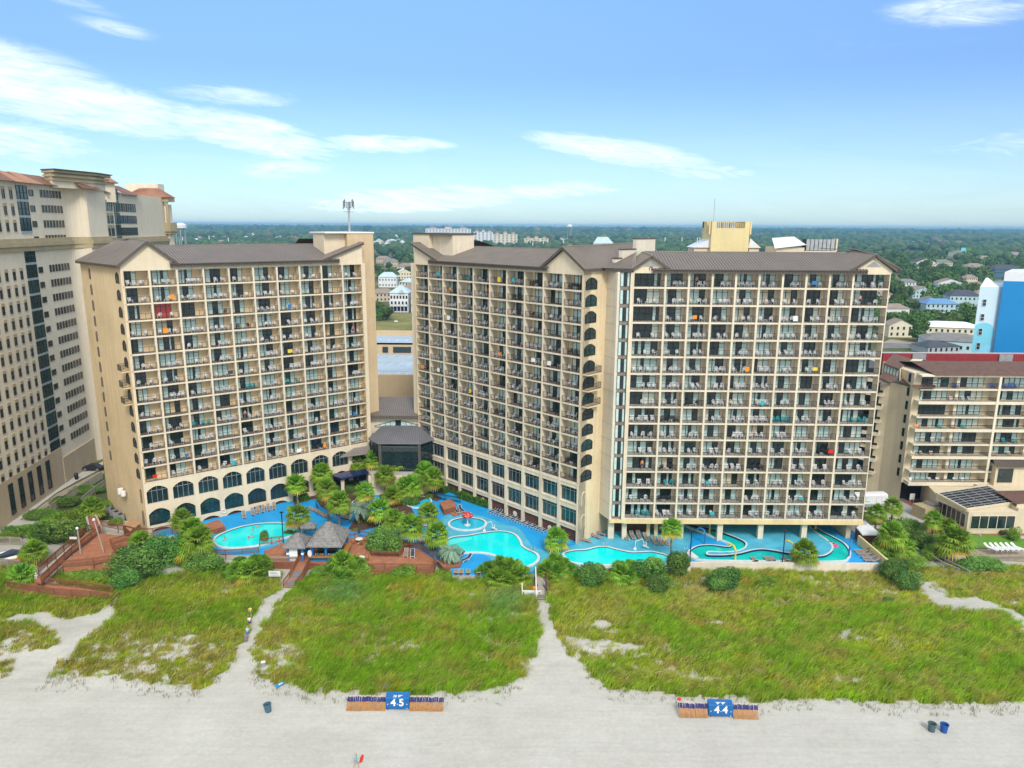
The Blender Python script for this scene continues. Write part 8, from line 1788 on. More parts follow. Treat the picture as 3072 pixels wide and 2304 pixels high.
def shrub(px, label, rad, kind='bush', z=-.9, sq=.8, n=[0], name='shrub', cat='shrub'):
 n[0] += 1; b = G(px, z); r = (rad, rad, rad) if isinstance(rad, (int, float)) else rad; r = tuple(c * (.84 if kind == 'cedar' else .92) for c in r); t = thing(name, label, cat, tuple(b)); me = {'bush': BUSH, 'light': BUSHL, 'cedar': CEDAR}[kind]; me = me[n[0] % len(me)]
 o = bpy.data.objects.new('foliage', me); COL.objects.link(o); o.parent = t; o.location = (0, 0, r[2] * .62); o.scale = (r[0], r[1], r[2]); o.rotation_euler = (0, 0, rnd(0, 6) if r[0] == r[1] else 0); c = core(t, (r[0] * .9, r[1] * .9, r[2] * 1.0)); c.location = (0, 0, r[2] * .55)
def hedge(pts, label, w, h):
 b = pts[0]; t = thing('hedge', label, 'hedge', (b[0], b[1], 0)); L = 0; k = 0
 m = MB(); mm = []
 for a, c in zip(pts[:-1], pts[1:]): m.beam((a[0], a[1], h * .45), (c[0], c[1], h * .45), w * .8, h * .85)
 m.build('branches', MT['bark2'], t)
 rng = np.random.default_rng(5); P = []; N = []
 for a, c in zip(pts[:-1], pts[1:]):
  a, c = np.array(a), np.array(c); d = unit(c - a); s = np.array([-d[1], d[0]]); Ln = np.linalg.norm(c - a)
  for _ in range(int(Ln * 420)):
   u = rng.uniform(0, Ln); g = rng.uniform(-1, 1); top = rng.uniform() < .5; zz = h * (1 - .12 * abs(g) ** 3) if top else rng.uniform(.1, h); off = g * w / 2 if top else np.sign(g) * w / 2
   P.append((*(a + d * u + s * off), zz + rng.normal(0, .05)))
 P = np.array(P); n = len(P); a_ = rng.normal(0, 1, (n, 3)); a_ /= np.linalg.norm(a_, axis=1)[:, None]; b_ = np.cross(a_, rng.normal(0, 1, (n, 3))); b_ /= np.linalg.norm(b_, axis=1)[:, None]; s = .13
 V = np.stack([P - a_ * s, P + b_ * s * .6, P + a_ * s, P - b_ * s * .6], 1).reshape(-1, 3); c = np.array([.07, .19, .02]) * rng.uniform(.6, 1.5, n)[:, None]
 o = npmesh('foliage', V - np.array(t.location), np.arange(4 * n), np.full(n, 4), [MT['leaf']], np.repeat(c, 4, 0)); o.parent = t
def planting():
 bed = [[(735, 690), (735, 600), (900, 540), (1060, 500), (1240, 545), (1335, 600), (1345, 650), (1245, 690), (1190, 735), (1160, 770), (1050, 765), (940, 700), (900, 640), (840, 655)],
   [(1160, 880), (1190, 830), (1250, 745), (1330, 740), (1420, 765), (1430, 830), (1350, 868), (1270, 888)], [(1400, 620), (1480, 560), (1560, 540), (1800, 590), (1890, 640), (1850, 660), (1770, 640), (1640, 700), (1690, 790), (1600, 850), (1470, 890), (1380, 900), (1445, 800), (1430, 700)], [(1330, 1075), (1340, 960), (1400, 900), (1560, 960), (1590, 1030), (1550, 1085)]]
 for i, p in enumerate(bed): m = MB(); m.prism([tuple(G(za(*q), .0)[:2]) for q in p], -.1, .14 + .01 * i, 0, bottom=False); m.build('planting_bed', MT['mulch'])['kind'] = 'structure'
 hedge([tuple(G(zb(*q), 0)[:2]) for q in ((205, 385), (290, 345), (380, 385))], 'clipped green hedge left of the bench planter against the middle tower', 2.2, 1.3); hedge([tuple(G(zb(*q), 0)[:2]) for q in ((395, 410), (540, 465), (665, 505))], 'longer clipped green hedge right of the bench planter against the middle tower', 2.4, 1.4)
 hedge([tuple(G(za(*q), 0)[:2]) for q in ((735, 665), (845, 645))], 'short clipped hedge at the foot of the arched tower', 1.8, 1.0); hedge([tuple(G(za(*q), 0)[:2]) for q in ((1090, 560), (1240, 545))], 'clipped hedge below the lobby canopy', 2.2, 1.6)
 A = 'palm tree '
 for base, cr_, lb in [((765, 680), (760, 520), 'standing by the short hedge at the arched tower'), ((778, 912), (766, 765), 'standing alone at the right end of the oval pool'), ((960, 640), (970, 440), 'farthest left in front of the arched windows'), ((1005, 828), (995, 555), 'rising from the blue deck left of the lounger trio'), ((1085, 870), (1080, 660), 'rising beside the blue garden gate'), ((1228, 540), (1212, 360), 'slim, directly in front of the lobby canopy'), ((1290, 690), (1287, 580), 'short, by the small garden pool'), ((1372, 560), (1370, 330), 'in front of the left half of the glass lobby'),
   ((1545, 560), (1545, 365), 'in front of the right half of the glass lobby'), ((1440, 620), (1430, 455), 'in the middle of the grove below the lobby'), ((1500, 700), (1492, 605), 'low, between the two small garden pools'), ((1600, 650), (1592, 545), 'left one of the pair behind the white rimmed garden pool'), ((1650, 640), (1662, 535), 'right one of the pair behind the white rimmed garden pool'), ((1745, 600), (1752, 425), 'left one of the tall pair by the middle tower'), ((1820, 620), (1820, 475), 'right one of the tall pair by the middle tower'), ((1412, 870), (1390, 720), 'leaning over the blue garden path'),
   ((1530, 940), (1525, 795), 'left of the raised hot tub'), ((1650, 1028), (1642, 855), 'in front of the white picket rail of the raised hot tub'), ((1780, 1000), (1790, 755), 'tall, between the raised hot tub and the kids pool'), ((1855, 1095), (1862, 905), 'with yellowing skirt at the corner of the lower terrace')]:
  palm(za(*base), za(*cr_), A + lb)
 palm(za(1240, 832), za(1232, 720), 'silvery feather palm in the middle of the garden', kind='feather', sc=1.25); palm(za(1960, 1128), za(1962, 1055), 'small feathery palm in the brown planter by the big pool', z=.35, kind='feather', sc=1.05)
 for base, cr_, lb, z in [((690, 390), (662, 300), 'palm tree at the head of the red brick path', -.4), ((1045, 660), (1040, 555), 'palm tree beside the small patio pool', 0), ((1350, 500), (1330, 385), 'palm tree at the corner of the arched tower by the patio', -.3), ((270, 735), (200, 630), 'palm tree beside the kayaks', -.9), ((175, 880), (165, 800), 'palm tree inside the lowest bend of the boardwalk', -.9)]: palm(ze(*base), ze(*cr_), lb, z)
 for base, cr_, lb in [((1415, 690), (1420, 590), 'lower palm of the dense clump at the left end of the oval pool'), ((1440, 640), (1400, 470), 'upper palm of the dense clump at the left end of the oval pool'), ((1480, 700), (1480, 530), 'right palm of the dense clump at the left end of the oval pool')]: palm(ze(*base), ze(*cr_), lb, -.3, 1.15)
 palm(zb(1232, 895), zb(1235, 780), 'palm tree by the dark loungers at the corner of the middle tower', -.2); palm(zc(297, 872), zc(312, 610), 'tall slim palm tree in front of the rightmost tower columns', -.4, .82); palm(zc(1325, 930), zc(1325, 790), 'palm tree with drooping skirt in front of the low front wall', -.8, 1.05)
 for base, cr_, lb, s in [((335, 1345), (395, 1195), 'leaning palm left of the twin at the drive', .85), ((440, 1290), (490, 1150), 'taller leaning palm at the edge of the drive', .85), ((430, 1490), (440, 1330), 'large yellowing palm right of the canted wall', 1.15), ((520, 1480), (545, 1425), 'low yellow green palm beside the large yellowing one', 1.0), ((715, 1392), (740, 1240), 'curving palm on the lawn edge', .8), ((800, 1400), (805, 1290), 'bushy palm behind the biggest palm by the lawn', .95), ((850, 1525), (868, 1380), 'biggest palm with a heavy skirt in front of the lawn', 1.35), ((685, 1290), (700, 1275), 'tiny palm in front of the black fence', .4)]: palm(zr(*base), zr(*cr_), lb, -.9, s)
 dwarf(zb(1235, 1110), 'palmetto clump right of the dune steps', 2.6, 13, -.7); dwarf(zb(755, 1140), 'palmetto clump with straw skirts left of the dune steps', 3.2, 17, -.8); dwarf(ze(1815, 800), 'large round palmetto clump left of the kiosk', 3.3, 20, -.8); dwarf(za(1140, 1240), 'palmetto clump below the bar counter', 2.6, 14, -.8); dwarf(zb(1840, 1140), 'palmetto clump among the dark shrubs below the long pool', 2.2, 9, -.8); dwarf(zc(2040, 830), 'palmetto clump at the outer corner of the canted wall', 2.4, 9, -.9); dwarf(ze(1430, 690), 'palmetto clump behind the dark shrubs by the patio', 2.2, 9, -.6)
 for p, lb, r, k in [(ze(1010, 830), 'largest dark green cedar shrub by the boardwalk', (5.6, 3.6, 4.2), 'cedar'), (ze(1230, 720), 'dark green cedar shrub behind the patio pool', (4.2, 3.2, 4.4), 'cedar'), (ze(1500, 760), 'mid green shrub between the cedars and the palmetto clump', (3.6, 2.4, 2.2), 'bush'), (ze(940, 890), 'low dark shrub at the foot of the largest cedar', (3.0, 2.2, 2.4), 'cedar'), (za(1450, 1080), 'large dark green round shrub in the railed terrace corner', (3.5, 2.6, 3.6), 'bush'), (za(505, 1000), 'loose green shrub at the edge of the oval pool', (1.0, 1.0, 1.9), 'bush'), (za(1600, 1255), 'green shrub seaward of the lower terrace', (2.4, 1.5, 1.7), 'light'), (za(1270, 1240), 'light green shrub right of the palmettos below the bar', (2.2, 1.4, 1.6), 'light'), (za(920, 1245), 'small light green shrub beside the bar walkway', (1.6, 1.2, 1.2), 'light'),
   (zb(1560, 1200), 'dark round shrub below the long pool, left one', (3.0, 2.0, 3.0), 'cedar'), (zb(1375, 1120), 'small dark shrub beside the palmettos right of the dune steps', (1.4, 1.2, 1.6), 'bush'), (zc(120, 1010), 'wide dark shrub below the wavy pool end', (3.2, 2.2, 3.0), 'bush'), (zc(200, 1105), 'dark shrub nearest the sand below the wavy pool end', (2.5, 2.0, 2.2), 'cedar'), (zc(350, 975), 'tall dark shrub left of the navy light pole', (2.6, 2.0, 2.8), 'bush'), (zc(690, 1090), 'broad dark shrub below the lazy river', (3.7, 2.0, 2.9), 'cedar'), (zc(1050, 1070), 'small green shrub in the dune below the lazy river', (2.0, 1.2, 1.3), 'light'), (zc(1995, 1200), 'tiny green shrub alone in the dune grass', (1.0, .8, .8), 'bush'),
   (zr(455, 1620), 'dark shrub in the dune right of the low front wall', (3.2, 2.2, 2.6), 'cedar'), (zr(560, 1690), 'second dark shrub in the dune beside the sand patch', (2.8, 2.2, 2.2), 'cedar'), (zr(400, 1400), 'dense green shrub behind the canted wall', (3.0, 2.6, 2.6), 'bush'), (zr(560, 1340), 'rounded green shrub by the fence of the drive', (3.2, 2.4, 2.2), 'bush'), (zr(640, 1420), 'rounded green shrub between the drive fence and the lawn palms', (3.2, 2.4, 2.0), 'bush'), (zr(720, 1490), 'rounded green shrub beside the path handrail', (2.6, 2.2, 1.7), 'light'), (zr(350, 1480), 'green shrub inside the wall corner', (2.4, 2.2, 2.0), 'light'), (zr(1050, 1580), 'low spreading shrub seaward of the sandy strip', (4.4, 1.8, 1.8), 'bush'), (zr(930, 1560), 'dark low shrub below the biggest palm', (2.0, 1.6, 1.4), 'cedar'), (zr(600, 1560), 'light green shrub on the slope of the path', (2.6, 1.8, 1.5), 'light'), (zr(1260, 1370), 'small round clipped tree at the edge of the lawn', (1.5, 1.5, 1.8), 'light'), (zr(1190, 1330), 'small purple flowering shrub below the pool house windows', (1.1, .8, .7), 'bush'),
   (za(1200, 520), 'dark green column shrub under the lobby canopy', (1.7, 1.5, 3.2), 'cedar'), (za(960, 690), 'dark shrub at the foot of the palms by the lounger group', (1.6, 1.4, 1.9), 'cedar'), (za(1270, 855), 'clipped light shrub in the middle garden bed', (1.8, 1.2, 1.2), 'light'), (za(1400, 880), 'clipped shrub beside the blue garden path', (1.3, 1.2, 1.3), 'bush'), (za(1130, 620), 'mixed green shrub in the garden bed below the lobby', (3.0, 1.8, 1.6), 'bush'), (za(1640, 720), 'dark leafy shrub left of the white rimmed garden pool', (2.2, 1.8, 2.2), 'cedar'), (za(1540, 640), 'shrub between palms in the right garden bed', (2.2, 1.6, 1.5), 'bush'), (za(1790, 670), 'round dark shrub at the bench planter', (1.2, 1.0, 1.5), 'cedar'), (za(1825, 1070), 'broad leaved dark plant at the terrace corner', (1.1, 1.0, 1.6), 'bush'), (za(700, 945), 'low green shrub behind the kiosk roof', (1.8, 1.0, 1.0), 'bush'), (za(940, 920), 'low green shrub behind the bar roof', (2.2, .9, 1.0), 'bush'), (za(1210, 925), 'spiky green shrub behind the parasol', (1.2, 1.0, 1.0), 'light'), (za(1480, 830), 'undergrowth shrub at the hot tub steps', (1.8, 1.4, 1.2), 'bush'), (zb(600, 510), 'yellow green spiky shrub at the end of the long hedge', (1.0, .9, 1.3), 'light'),
   (ze(470, 560), 'big mounded dark shrub left of the boardwalk ramp', (5.2, 3.2, 3.4), 'bush'), (ze(330, 520), 'mounded shrub behind the jet ski fence', (4.0, 2.6, 2.2), 'light'), (ze(560, 430), 'mounded shrub beside the brick path', (4.2, 3.0, 2.4), 'light'), (ze(430, 420), 'light green shrub on the slope below the side path', (3.6, 2.6, 1.6), 'light'), (ze(200, 500), 'hedge like shrub along the side path, seaward end', (4.6, 1.6, 1.5), 'bush'), (ze(330, 390), 'hedge like shrub along the side path, middle', (4.2, 1.6, 1.5), 'bush'), (ze(490, 290), 'hedge like shrub along the side path, inner end', (4.2, 1.6, 1.4), 'bush'), (ze(640, 190), 'hedge like shrub between the fence and the handrail', (4.2, 1.8, 1.1), 'bush'), (ze(60, 540), 'low shrub in front of the left hotel', (3.6, 1.5, 1.2), 'light'), (ze(260, 690), 'shrub between the kayaks and the boardwalk ramp', (2.6, 2.0, 2.2), 'bush'), (ze(130, 830), 'shrub at the lowest boardwalk bend', (2.6, 1.8, 1.8), 'light'), (ze(860, 430), 'small green shrub beside the condensers', (1.8, 1.2, 1.0), 'light'), (ze(790, 300), 'green ground shrub between the brick path and the end wall', (2.6, 2.4, .9), 'light'), (ze(560, 800), 'leafy ground shrub inside the boardwalk triangle', (3.4, 1.6, 1.0), 'light'), (ze(700, 830), 'second leafy ground shrub inside the boardwalk triangle', (3.2, 1.6, .9), 'light')]:
  shrub(p, lb, r, k, -.9 if k != 'x' else 0)
planting()
# ================================================================== TOWN AND WOODS BEHIND
TREEV = [bush_mesh(50 + i, 1500, .125, (.05, .12, .025), (.11, .20, .036), 11) for i in range(4)] + [bush_mesh(60 + i, 1400, .13, (.07, .13, .025), (.13, .18, .04), 10) for i in range(3)]
def house_mesh(w, d, h, rh, hip_, porch):
 wl = MB(); wl.box(-w / 2, w / 2, 0, d, 0, h, 0); rf = MB(); o = .5; A = [(-w / 2 - o, -o, h), (w / 2 + o, -o, h), (w / 2 + o, d + o, h), (-w / 2 - o, d + o, h)]
 if hip_:
  k = min(w, d) * .42; T = [(-w / 2 + k, d / 2, h + rh), (w / 2 - k, d / 2, h + rh)]
  rf.face([A[0], A[1], T[1], T[0]]); rf.face([A[1], A[2], T[1]]); rf.face([A[2], A[3], T[0], T[1]]); rf.face([A[3], A[0], T[0]])
 else:
  T = [(0, -o, h + rh), (0, d + o, h + rh)]; rf.face([A[0], T[0], T[1], A[3]][::-1]); rf.face([A[1], A[2], T[1], T[0]]); wl.face([(-w / 2, 0, h), (w / 2, 0, h), (0, 0, h + rh * .95)]); wl.face([(-w / 2, d, h), (0, d, h + rh * .95), (w / 2, d, h)])
 return wl, rf
HS = []
RM = {'pale blue': mat('pale blue metal roof', (.40, .50, .53), .5, .1, .2), 'grey': mat('grey shingle roof', (.17, .165, .16), .9, .15, .3), 'brown': mat('tan shingle roof', (.24, .19, .155), .9, .15, .3), 'white': mat('white metal roof', (.72, .74, .76), .5, .06, .2), 'blue': mat('blue metal roof', (.10, .22, .40), .5, .1, .2), 'dark': mat('dark shingle roof', (.055, .06, .075), .9, .15, .3)}
WM_ = {'white': MT['white'], 'cream': mat('cream siding', (.64, .57, .43), .8, .06, .2), 'pale blue': mat('pale blue siding', (.42, .56, .60), .8, .06, .2), 'grey': mat('grey siding', (.36, .38, .40), .8, .06, .2), 'navy': mat('navy siding', (.06, .13, .19), .8, .06, .2), 'beige': mat('beige siding', (.46, .38, .28), .8, .06, .2)}
def house(x, y, w, d, h, rh, wall, roof, label, rz=0, hip_=True, storeys=2, near=True, stilts=0, group=None, win_=True):
 HS.append((x, y, w)); t = thing('house', label, 'house', (x, y, -1), rz, group); wl, rf = house_mesh(w, d, h, rh, hip_, 0);
 wl.build('wall', WM_[wall], t, local=True); rf.build('roof', RM[roof], t, local=True)
 if win_:
  m = MB(); n = max(2, int(w / 2.6))
  for s in range(storeys):
   for i in range(n):
    x0 = -w / 2 + w * (i + .5) / n; z = h * (s + .3) / storeys
    if near: k = MB(); k.box(x0 - .5, x0 + .5, -.06, 0, z, z + 1.5, 0); k.build('window', MT['dglass'], t, local=True)
    else: m.box(x0 - .55, x0 + .55, -.06, 0, z, z + 1.5, 0)
  if m.f: o = m.build('window', MT['dglass'], t, local=True); o['kind'] = 'stuff'
 return t
def hx(px, py, z=-1): return G((px, py), z)
def town():
 for k, (px, py, w) in enumerate(((1198, 937, 11.5), (1262, 937, 11.5))):
  q = hx(px, py); t = house(q[0], q[1], w, 16, 12.2, 4.2, 'white', 'pale blue', ['white three storey beach house with pale blue hip roof seen between the towers', 'white beach house with pale blue roof half hidden by the middle tower'][k], 0, True, 3, True, 0, None, False)
  f = lambda p: p
  for s, (z, n_) in enumerate(((8.6, 6), (5.0, 5))):
   for i in range(n_): m = MB(); x = -w / 2 + w * (i + .5) / n_; m.box(x - .55, x + .55, -.1, 0, z, z + 1.9, 0); m.build('window', MT['dglass'], t, local=True)
  m = MB(); m.box(-w / 2, w / 2, -2, 0, 4.0, 4.3, 0); m.box(-w / 2, w / 2, -2, -1.9, 4.3, 5.2, 0)
  for i in range(6): x = -w / 2 + .15 + (w - .3) * i / 5; m.box(x - .15, x + .15, -2, -1.7, 0, 8, 0)
  m.build('porch', MT['white'], t, local=True); m = MB(); m.box(-w / 2 + .4, w / 2 - .4, -.12, 0, .8, 3.7, 0); m.build('garage_opening', MT['navy'], t, local=True)
  m = MB(); m.add([(0, -1, 12.2), (w * .32, -1, 12.2), (w * .16, -1, 14.2), (w * .16, 6, 14.2)], [(0, 1, 2), (0, 2, 3), (1, 3, 2)], 0); m.build('dormer', RM['pale blue'], t, local=True)
 data = [(1163, 862, 16, 'white', 'pale blue', 9, 0), (1215, 838, 14, 'cream', 'white', 7, .3), (1228, 868, 20, 'cream', 'pale blue', 6, -.4), (1150, 905, 16, 'beige', 'brown', 6, .2), (1175, 800, 18, 'beige', 'grey', 7, .3), (1213, 812, 22, 'cream', 'brown', 6, -.5), (1150, 790, 20, 'beige', 'brown', 7, .2), (1150, 752, 30, 'white', 'white', 7, 0), (1240, 905, 12, 'pale blue', 'brown', 9, .3),
   (2690, 950, 16, 'white', 'brown', 5, .1), (2700, 1012, 12, 'cream', 'brown', 6, 0), (2775, 895, 22, 'pale blue', 'brown', 6, .15), (2790, 930, 12, 'grey', 'grey', 6, -.2), (2825, 940, 20, 'pale blue', 'blue', 6, -.1), (2893, 922, 20, 'pale blue', 'dark', 8, -.15), (2860, 1003, 30, 'cream', 'white', 3.5, -.25), (2860, 1057, 24, 'pale blue', 'grey', 5, -.35), (2830, 1060, 16, 'grey', 'dark', 3, .2), (2775, 812, 26, 'cream', 'dark', 11, .1), (2828, 805, 24, 'cream', 'grey', 8, -.2), (3025, 840, 34, 'navy', 'dark', 11, .05), (2915, 852, 14, 'cream', 'brown', 6, .3), (2935, 872, 14, 'beige', 'brown', 5, .3),
   (2650, 908, 14, 'cream', 'brown', 6, .2), (2725, 868, 18, 'white', 'grey', 6, .1), (2960, 905, 16, 'white', 'brown', 6, -.2), (3010, 880, 20, 'beige', 'grey', 7, .1), (3052, 905, 18, 'white', 'brown', 7, -.1), (2985, 955, 16, 'cream', 'grey', 6, .2), (2850, 872, 20, 'white', 'brown', 7, -.2), (2705, 795, 24, 'beige', 'brown', 7, .3), (2762, 775, 30, 'white', 'grey', 8, .1), (2960, 790, 28, 'beige', 'brown', 8, .2), (3040, 775, 34, 'white', 'brown', 8, -.2), (2640, 772, 26, 'white', 'brown', 7, .1), (2890, 770, 34, 'cream', 'grey', 8, .1), (2930, 815, 24, 'white', 'brown', 7, .1), (2675, 738, 50, 'beige', 'brown', 11, .1), (2730, 738, 70, 'white', 'grey', 11, 0), (2795, 730, 26, 'cream', 'brown', 11, .2), (2830, 735, 60, 'beige', 'grey', 11, -.1), (2880, 735, 60, 'cream', 'brown', 10, .1), (3050, 738, 60, 'white', 'white', 8, 0), (3000, 752, 40, 'beige', 'brown', 8, .1), (2540, 720, 60, 'cream', 'brown', 8, .1), (590, 728, 20, 'white', 'white', 8, .2), (1640, 716, 70, 'cream', 'white', 12, 0), (1540, 730, 50, 'white', 'white', 9, 0), (1510, 728, 40, 'white', 'pale blue', 7, 0), (1760, 720, 60, 'white', 'white', 6, 0)]
 where = lambda px: 'between the arched and middle towers' if 1100 < px < 1300 else ('above the arched tower roof' if px < 1100 else ('above the middle tower roof' if px < 1900 else ('right of the rightmost tower' if px < 2760 else 'among trees beside the blue block')))
 seen = {}
 for px, py, w, wall, roof, h, rz in data:
  q = hx(px, py); dist = ['near', 'mid distance', 'far'][0 if py > 900 else (1 if py > 790 else 2)]
  lb = f'{dist} {wall} house, {roof} roof, {where(px)}'; seen[lb] = seen.get(lb, 0) + 1
  if seen[lb] > 1: lb += f', {["second", "third", "fourth"][seen[lb] - 2]}'
  house(q[0], q[1], w, w * .62, h, h * .35 + 1, wall, roof, lb, rz, px % 3 != 0, 2 if h > 5.5 else 1, py > 790)
 rng = random.Random(4); n = 0
 for (x0, x1, y0, y1, cnt) in ((560, 1010, 712, 726, 46), (1130, 1222, 706, 742, 26), (2660, 3060, 716, 732, 10), (1560, 1700, 722, 730, 6)):
  for i in range(cnt):
   q = hx(rng.uniform(x0, x1), rng.uniform(y0, y1)); w = rng.uniform(12, 20); wall = rng.choice(['white', 'white', 'pale blue', 'cream']); roof = rng.choice(['pale blue', 'grey', 'white', 'brown'])
   pl = 'above the arched tower roof' if x0 == 560 else ('in the gap between the towers' if x0 == 1130 else ('on the right near the horizon' if x0 > 2000 else 'behind the middle tower roof'))
   house(q[0], q[1], w, w, rng.uniform(8, 13), rng.uniform(3, 6), wall, roof, f'tiny far {wall} villa with {roof} roof {pl}', rng.uniform(-.5, .5), rng.random() < .4, 2, False, 0, f'far {wall} villas with {roof} roofs {pl}')
 for px0, px1, pyt, pyb, lb, st in ((1277, 1412, 680, 722, 'broad white far hotel with red roof crests above the middle tower', 12), (1421, 1478, 690, 728, 'second far white hotel right of the broad one', 9), (1479, 1552, 697, 735, 'third far cream hotel with red crests', 8), (1573, 1645, 710, 734, 'low far cream hotel with red crest', 5)):
  a = hx(px0, pyb + 10); Y = a[1]; b = GY((px1, pyb), Y); zt = GY(((px0 + px1) / 2, pyt + 6), Y)[2]; t = thing('hotel', lb, 'hotel', ((a[0] + b[0]) / 2, Y, -1)); m = MB(); m.box(a[0], b[0], Y, Y + 30, -1, zt, 0); w = b[0] - a[0]
  for i in range(3): c = a[0] + w * (i + .5) / 3; m.box(c - w * .07, c + w * .07, Y - 1, Y + 20, zt, zt + (5 if i == 1 else 3), 0)
  m.build('wall', WM_['cream' if 'cream' in lb else 'white'], t); m = MB()
  for i in range(3): c = a[0] + w * (i + .5) / 3; z = zt + (5 if i == 1 else 3); m.add([(c - w * .08, Y - 2, z), (c + w * .08, Y - 2, z), (c + w * .08, Y + 20, z), (c - w * .08, Y + 20, z), (c, Y + 9, z + 4)], [(0, 1, 4), (1, 2, 4), (2, 3, 4), (3, 0, 4)], 0)
  m.build('roof', MT['copper'], t); m = MB(); nc = int(w / 9)
  for s in range(st):
   for i in range(nc): x = a[0] + w * (i + .5) / nc; z = -1 + (zt + 1) * (s + .3) / st; m.box(x - 2.2, x + 2.2, Y - .6, Y - .2, z, z + (zt / st) * .5, 0)
  o = m.build('window', MT['grey'], t); o['kind'] = 'stuff'
 for px, py, Yd, s, lb in ((541, 678, 1500, 12, 'white water tower beyond the arched tower roof'), (1709, 678, 2600, 10, 'tiny white water tower on the horizon above the middle tower')):
  p = GY((px, py), Yd); t = thing('water_tower', lb, 'water tower', (p[0], Yd, -1)); m = MB(); m.lathe([(s * .5, p[2] - s * .6), (s, p[2] - s * .35), (s, p[2] + s * .15), (s * .5, p[2] + s * .5), (0, p[2] + s * .55)], (p[0], Yd, 0), 16, 0, False); m.build('tank', MT['white'], t); m = MB()
  for k in range(5): a = k * 2 * pi / 5; m.beam((p[0] + s * .8 * cos(a), Yd + s * .8 * sin(a), -1), (p[0] + s * .7 * cos(a), Yd + s * .7 * sin(a), p[2] - s * .4), s * .1)
  m.build('leg', MT['metal'], t)
 Yd = 1000; a, b = GY((1780, 729), Yd), GY((1840, 729), Yd); t = thing('glass_roof', 'pale green glass roof of a far hall behind the middle tower ridge', 'roof', (a[0], Yd, -1)); m = MB(); z0 = a[2]; xm = (a[0] + b[0]) / 2; m.add([(a[0], Yd, z0), (b[0], Yd, z0), (xm + 7, Yd + 10, z0 + 8), (xm - 7, Yd + 10, z0 + 8), (a[0], Yd, -1), (b[0], Yd, -1)], [(0, 1, 2, 3), (4, 5, 1, 0)], 0); m.build('glazing', RM['pale blue'], t)
 q = GY((2899, 748), 1150); t = thing('billboard', 'far blue and green billboard among trees on the right', 'billboard', (q[0], 1150, -1)); m = MB(); m.box(q[0] - 8, q[0] - .4, 1150, 1150.5, q[2] - 2.5, q[2] + 2.5, 0); m.box(q[0] + .4, q[0] + 8, 1150, 1150.5, q[2] - 2.5, q[2] + 2.5, 1); m.build('board', [MT['aqua'], MT['lawn']], t); m = MB(); m.box(q[0] - .4, q[0] + .4, 1150, 1151, -1, q[2] - 2, 0); m.build('post', MT['metal'], t)
 def flat(name, pts, mt, z): m = MB(); m.sheet(ccw([tuple(G(p, -1)[:2]) for p in pts]), z); m.build(name, MT[mt])['kind'] = 'structure'
 flat('road', [(2640, 1045), (2640, 1032), (2820, 1030), (2900, 1040), (2900, 1050), (2800, 1044)], 'asphalt', -.99); flat('sandy_lot', [(2640, 1030), (2670, 1018), (2720, 1022), (2800, 1032)], 'sandpath', -.985); flat('marsh', [(2600, 895), (2660, 890), (2702, 880), (2700, 850), (2740, 838), (2760, 826), (2690, 822), (2600, 830)], 'marsh', -.985)
 flat('road', [(2760, 905), (2810, 900), (2850, 915), (2920, 905), (3072, 930), (3072, 938), (2915, 915), (2850, 926), (2800, 910), (2764, 912)], 'asphalt', -.975); flat('sandy_lot', [(2735, 955), (2790, 960), (2850, 985), (2820, 1000), (2750, 975)], 'sandpath', -.972); flat('grass_field', [(2960, 945), (3072, 950), (3072, 975), (2960, 965)], 'marsh', -.97)
 flat('marsh', [(1130, 1005), (1300, 1005), (1300, 940), (1130, 940)], 'marsh', -.984)
MT['marsh'] = mat('marsh grass', (.13, .15, .03), .95, .3, .05, col2=(.24, .21, .06)); MT['marshwater'] = mat('dark pond', (.03, .06, .03), .2, .3, .1); MT['grey'] = mat('grey shade', (.20, .22, .24), .6)
town()
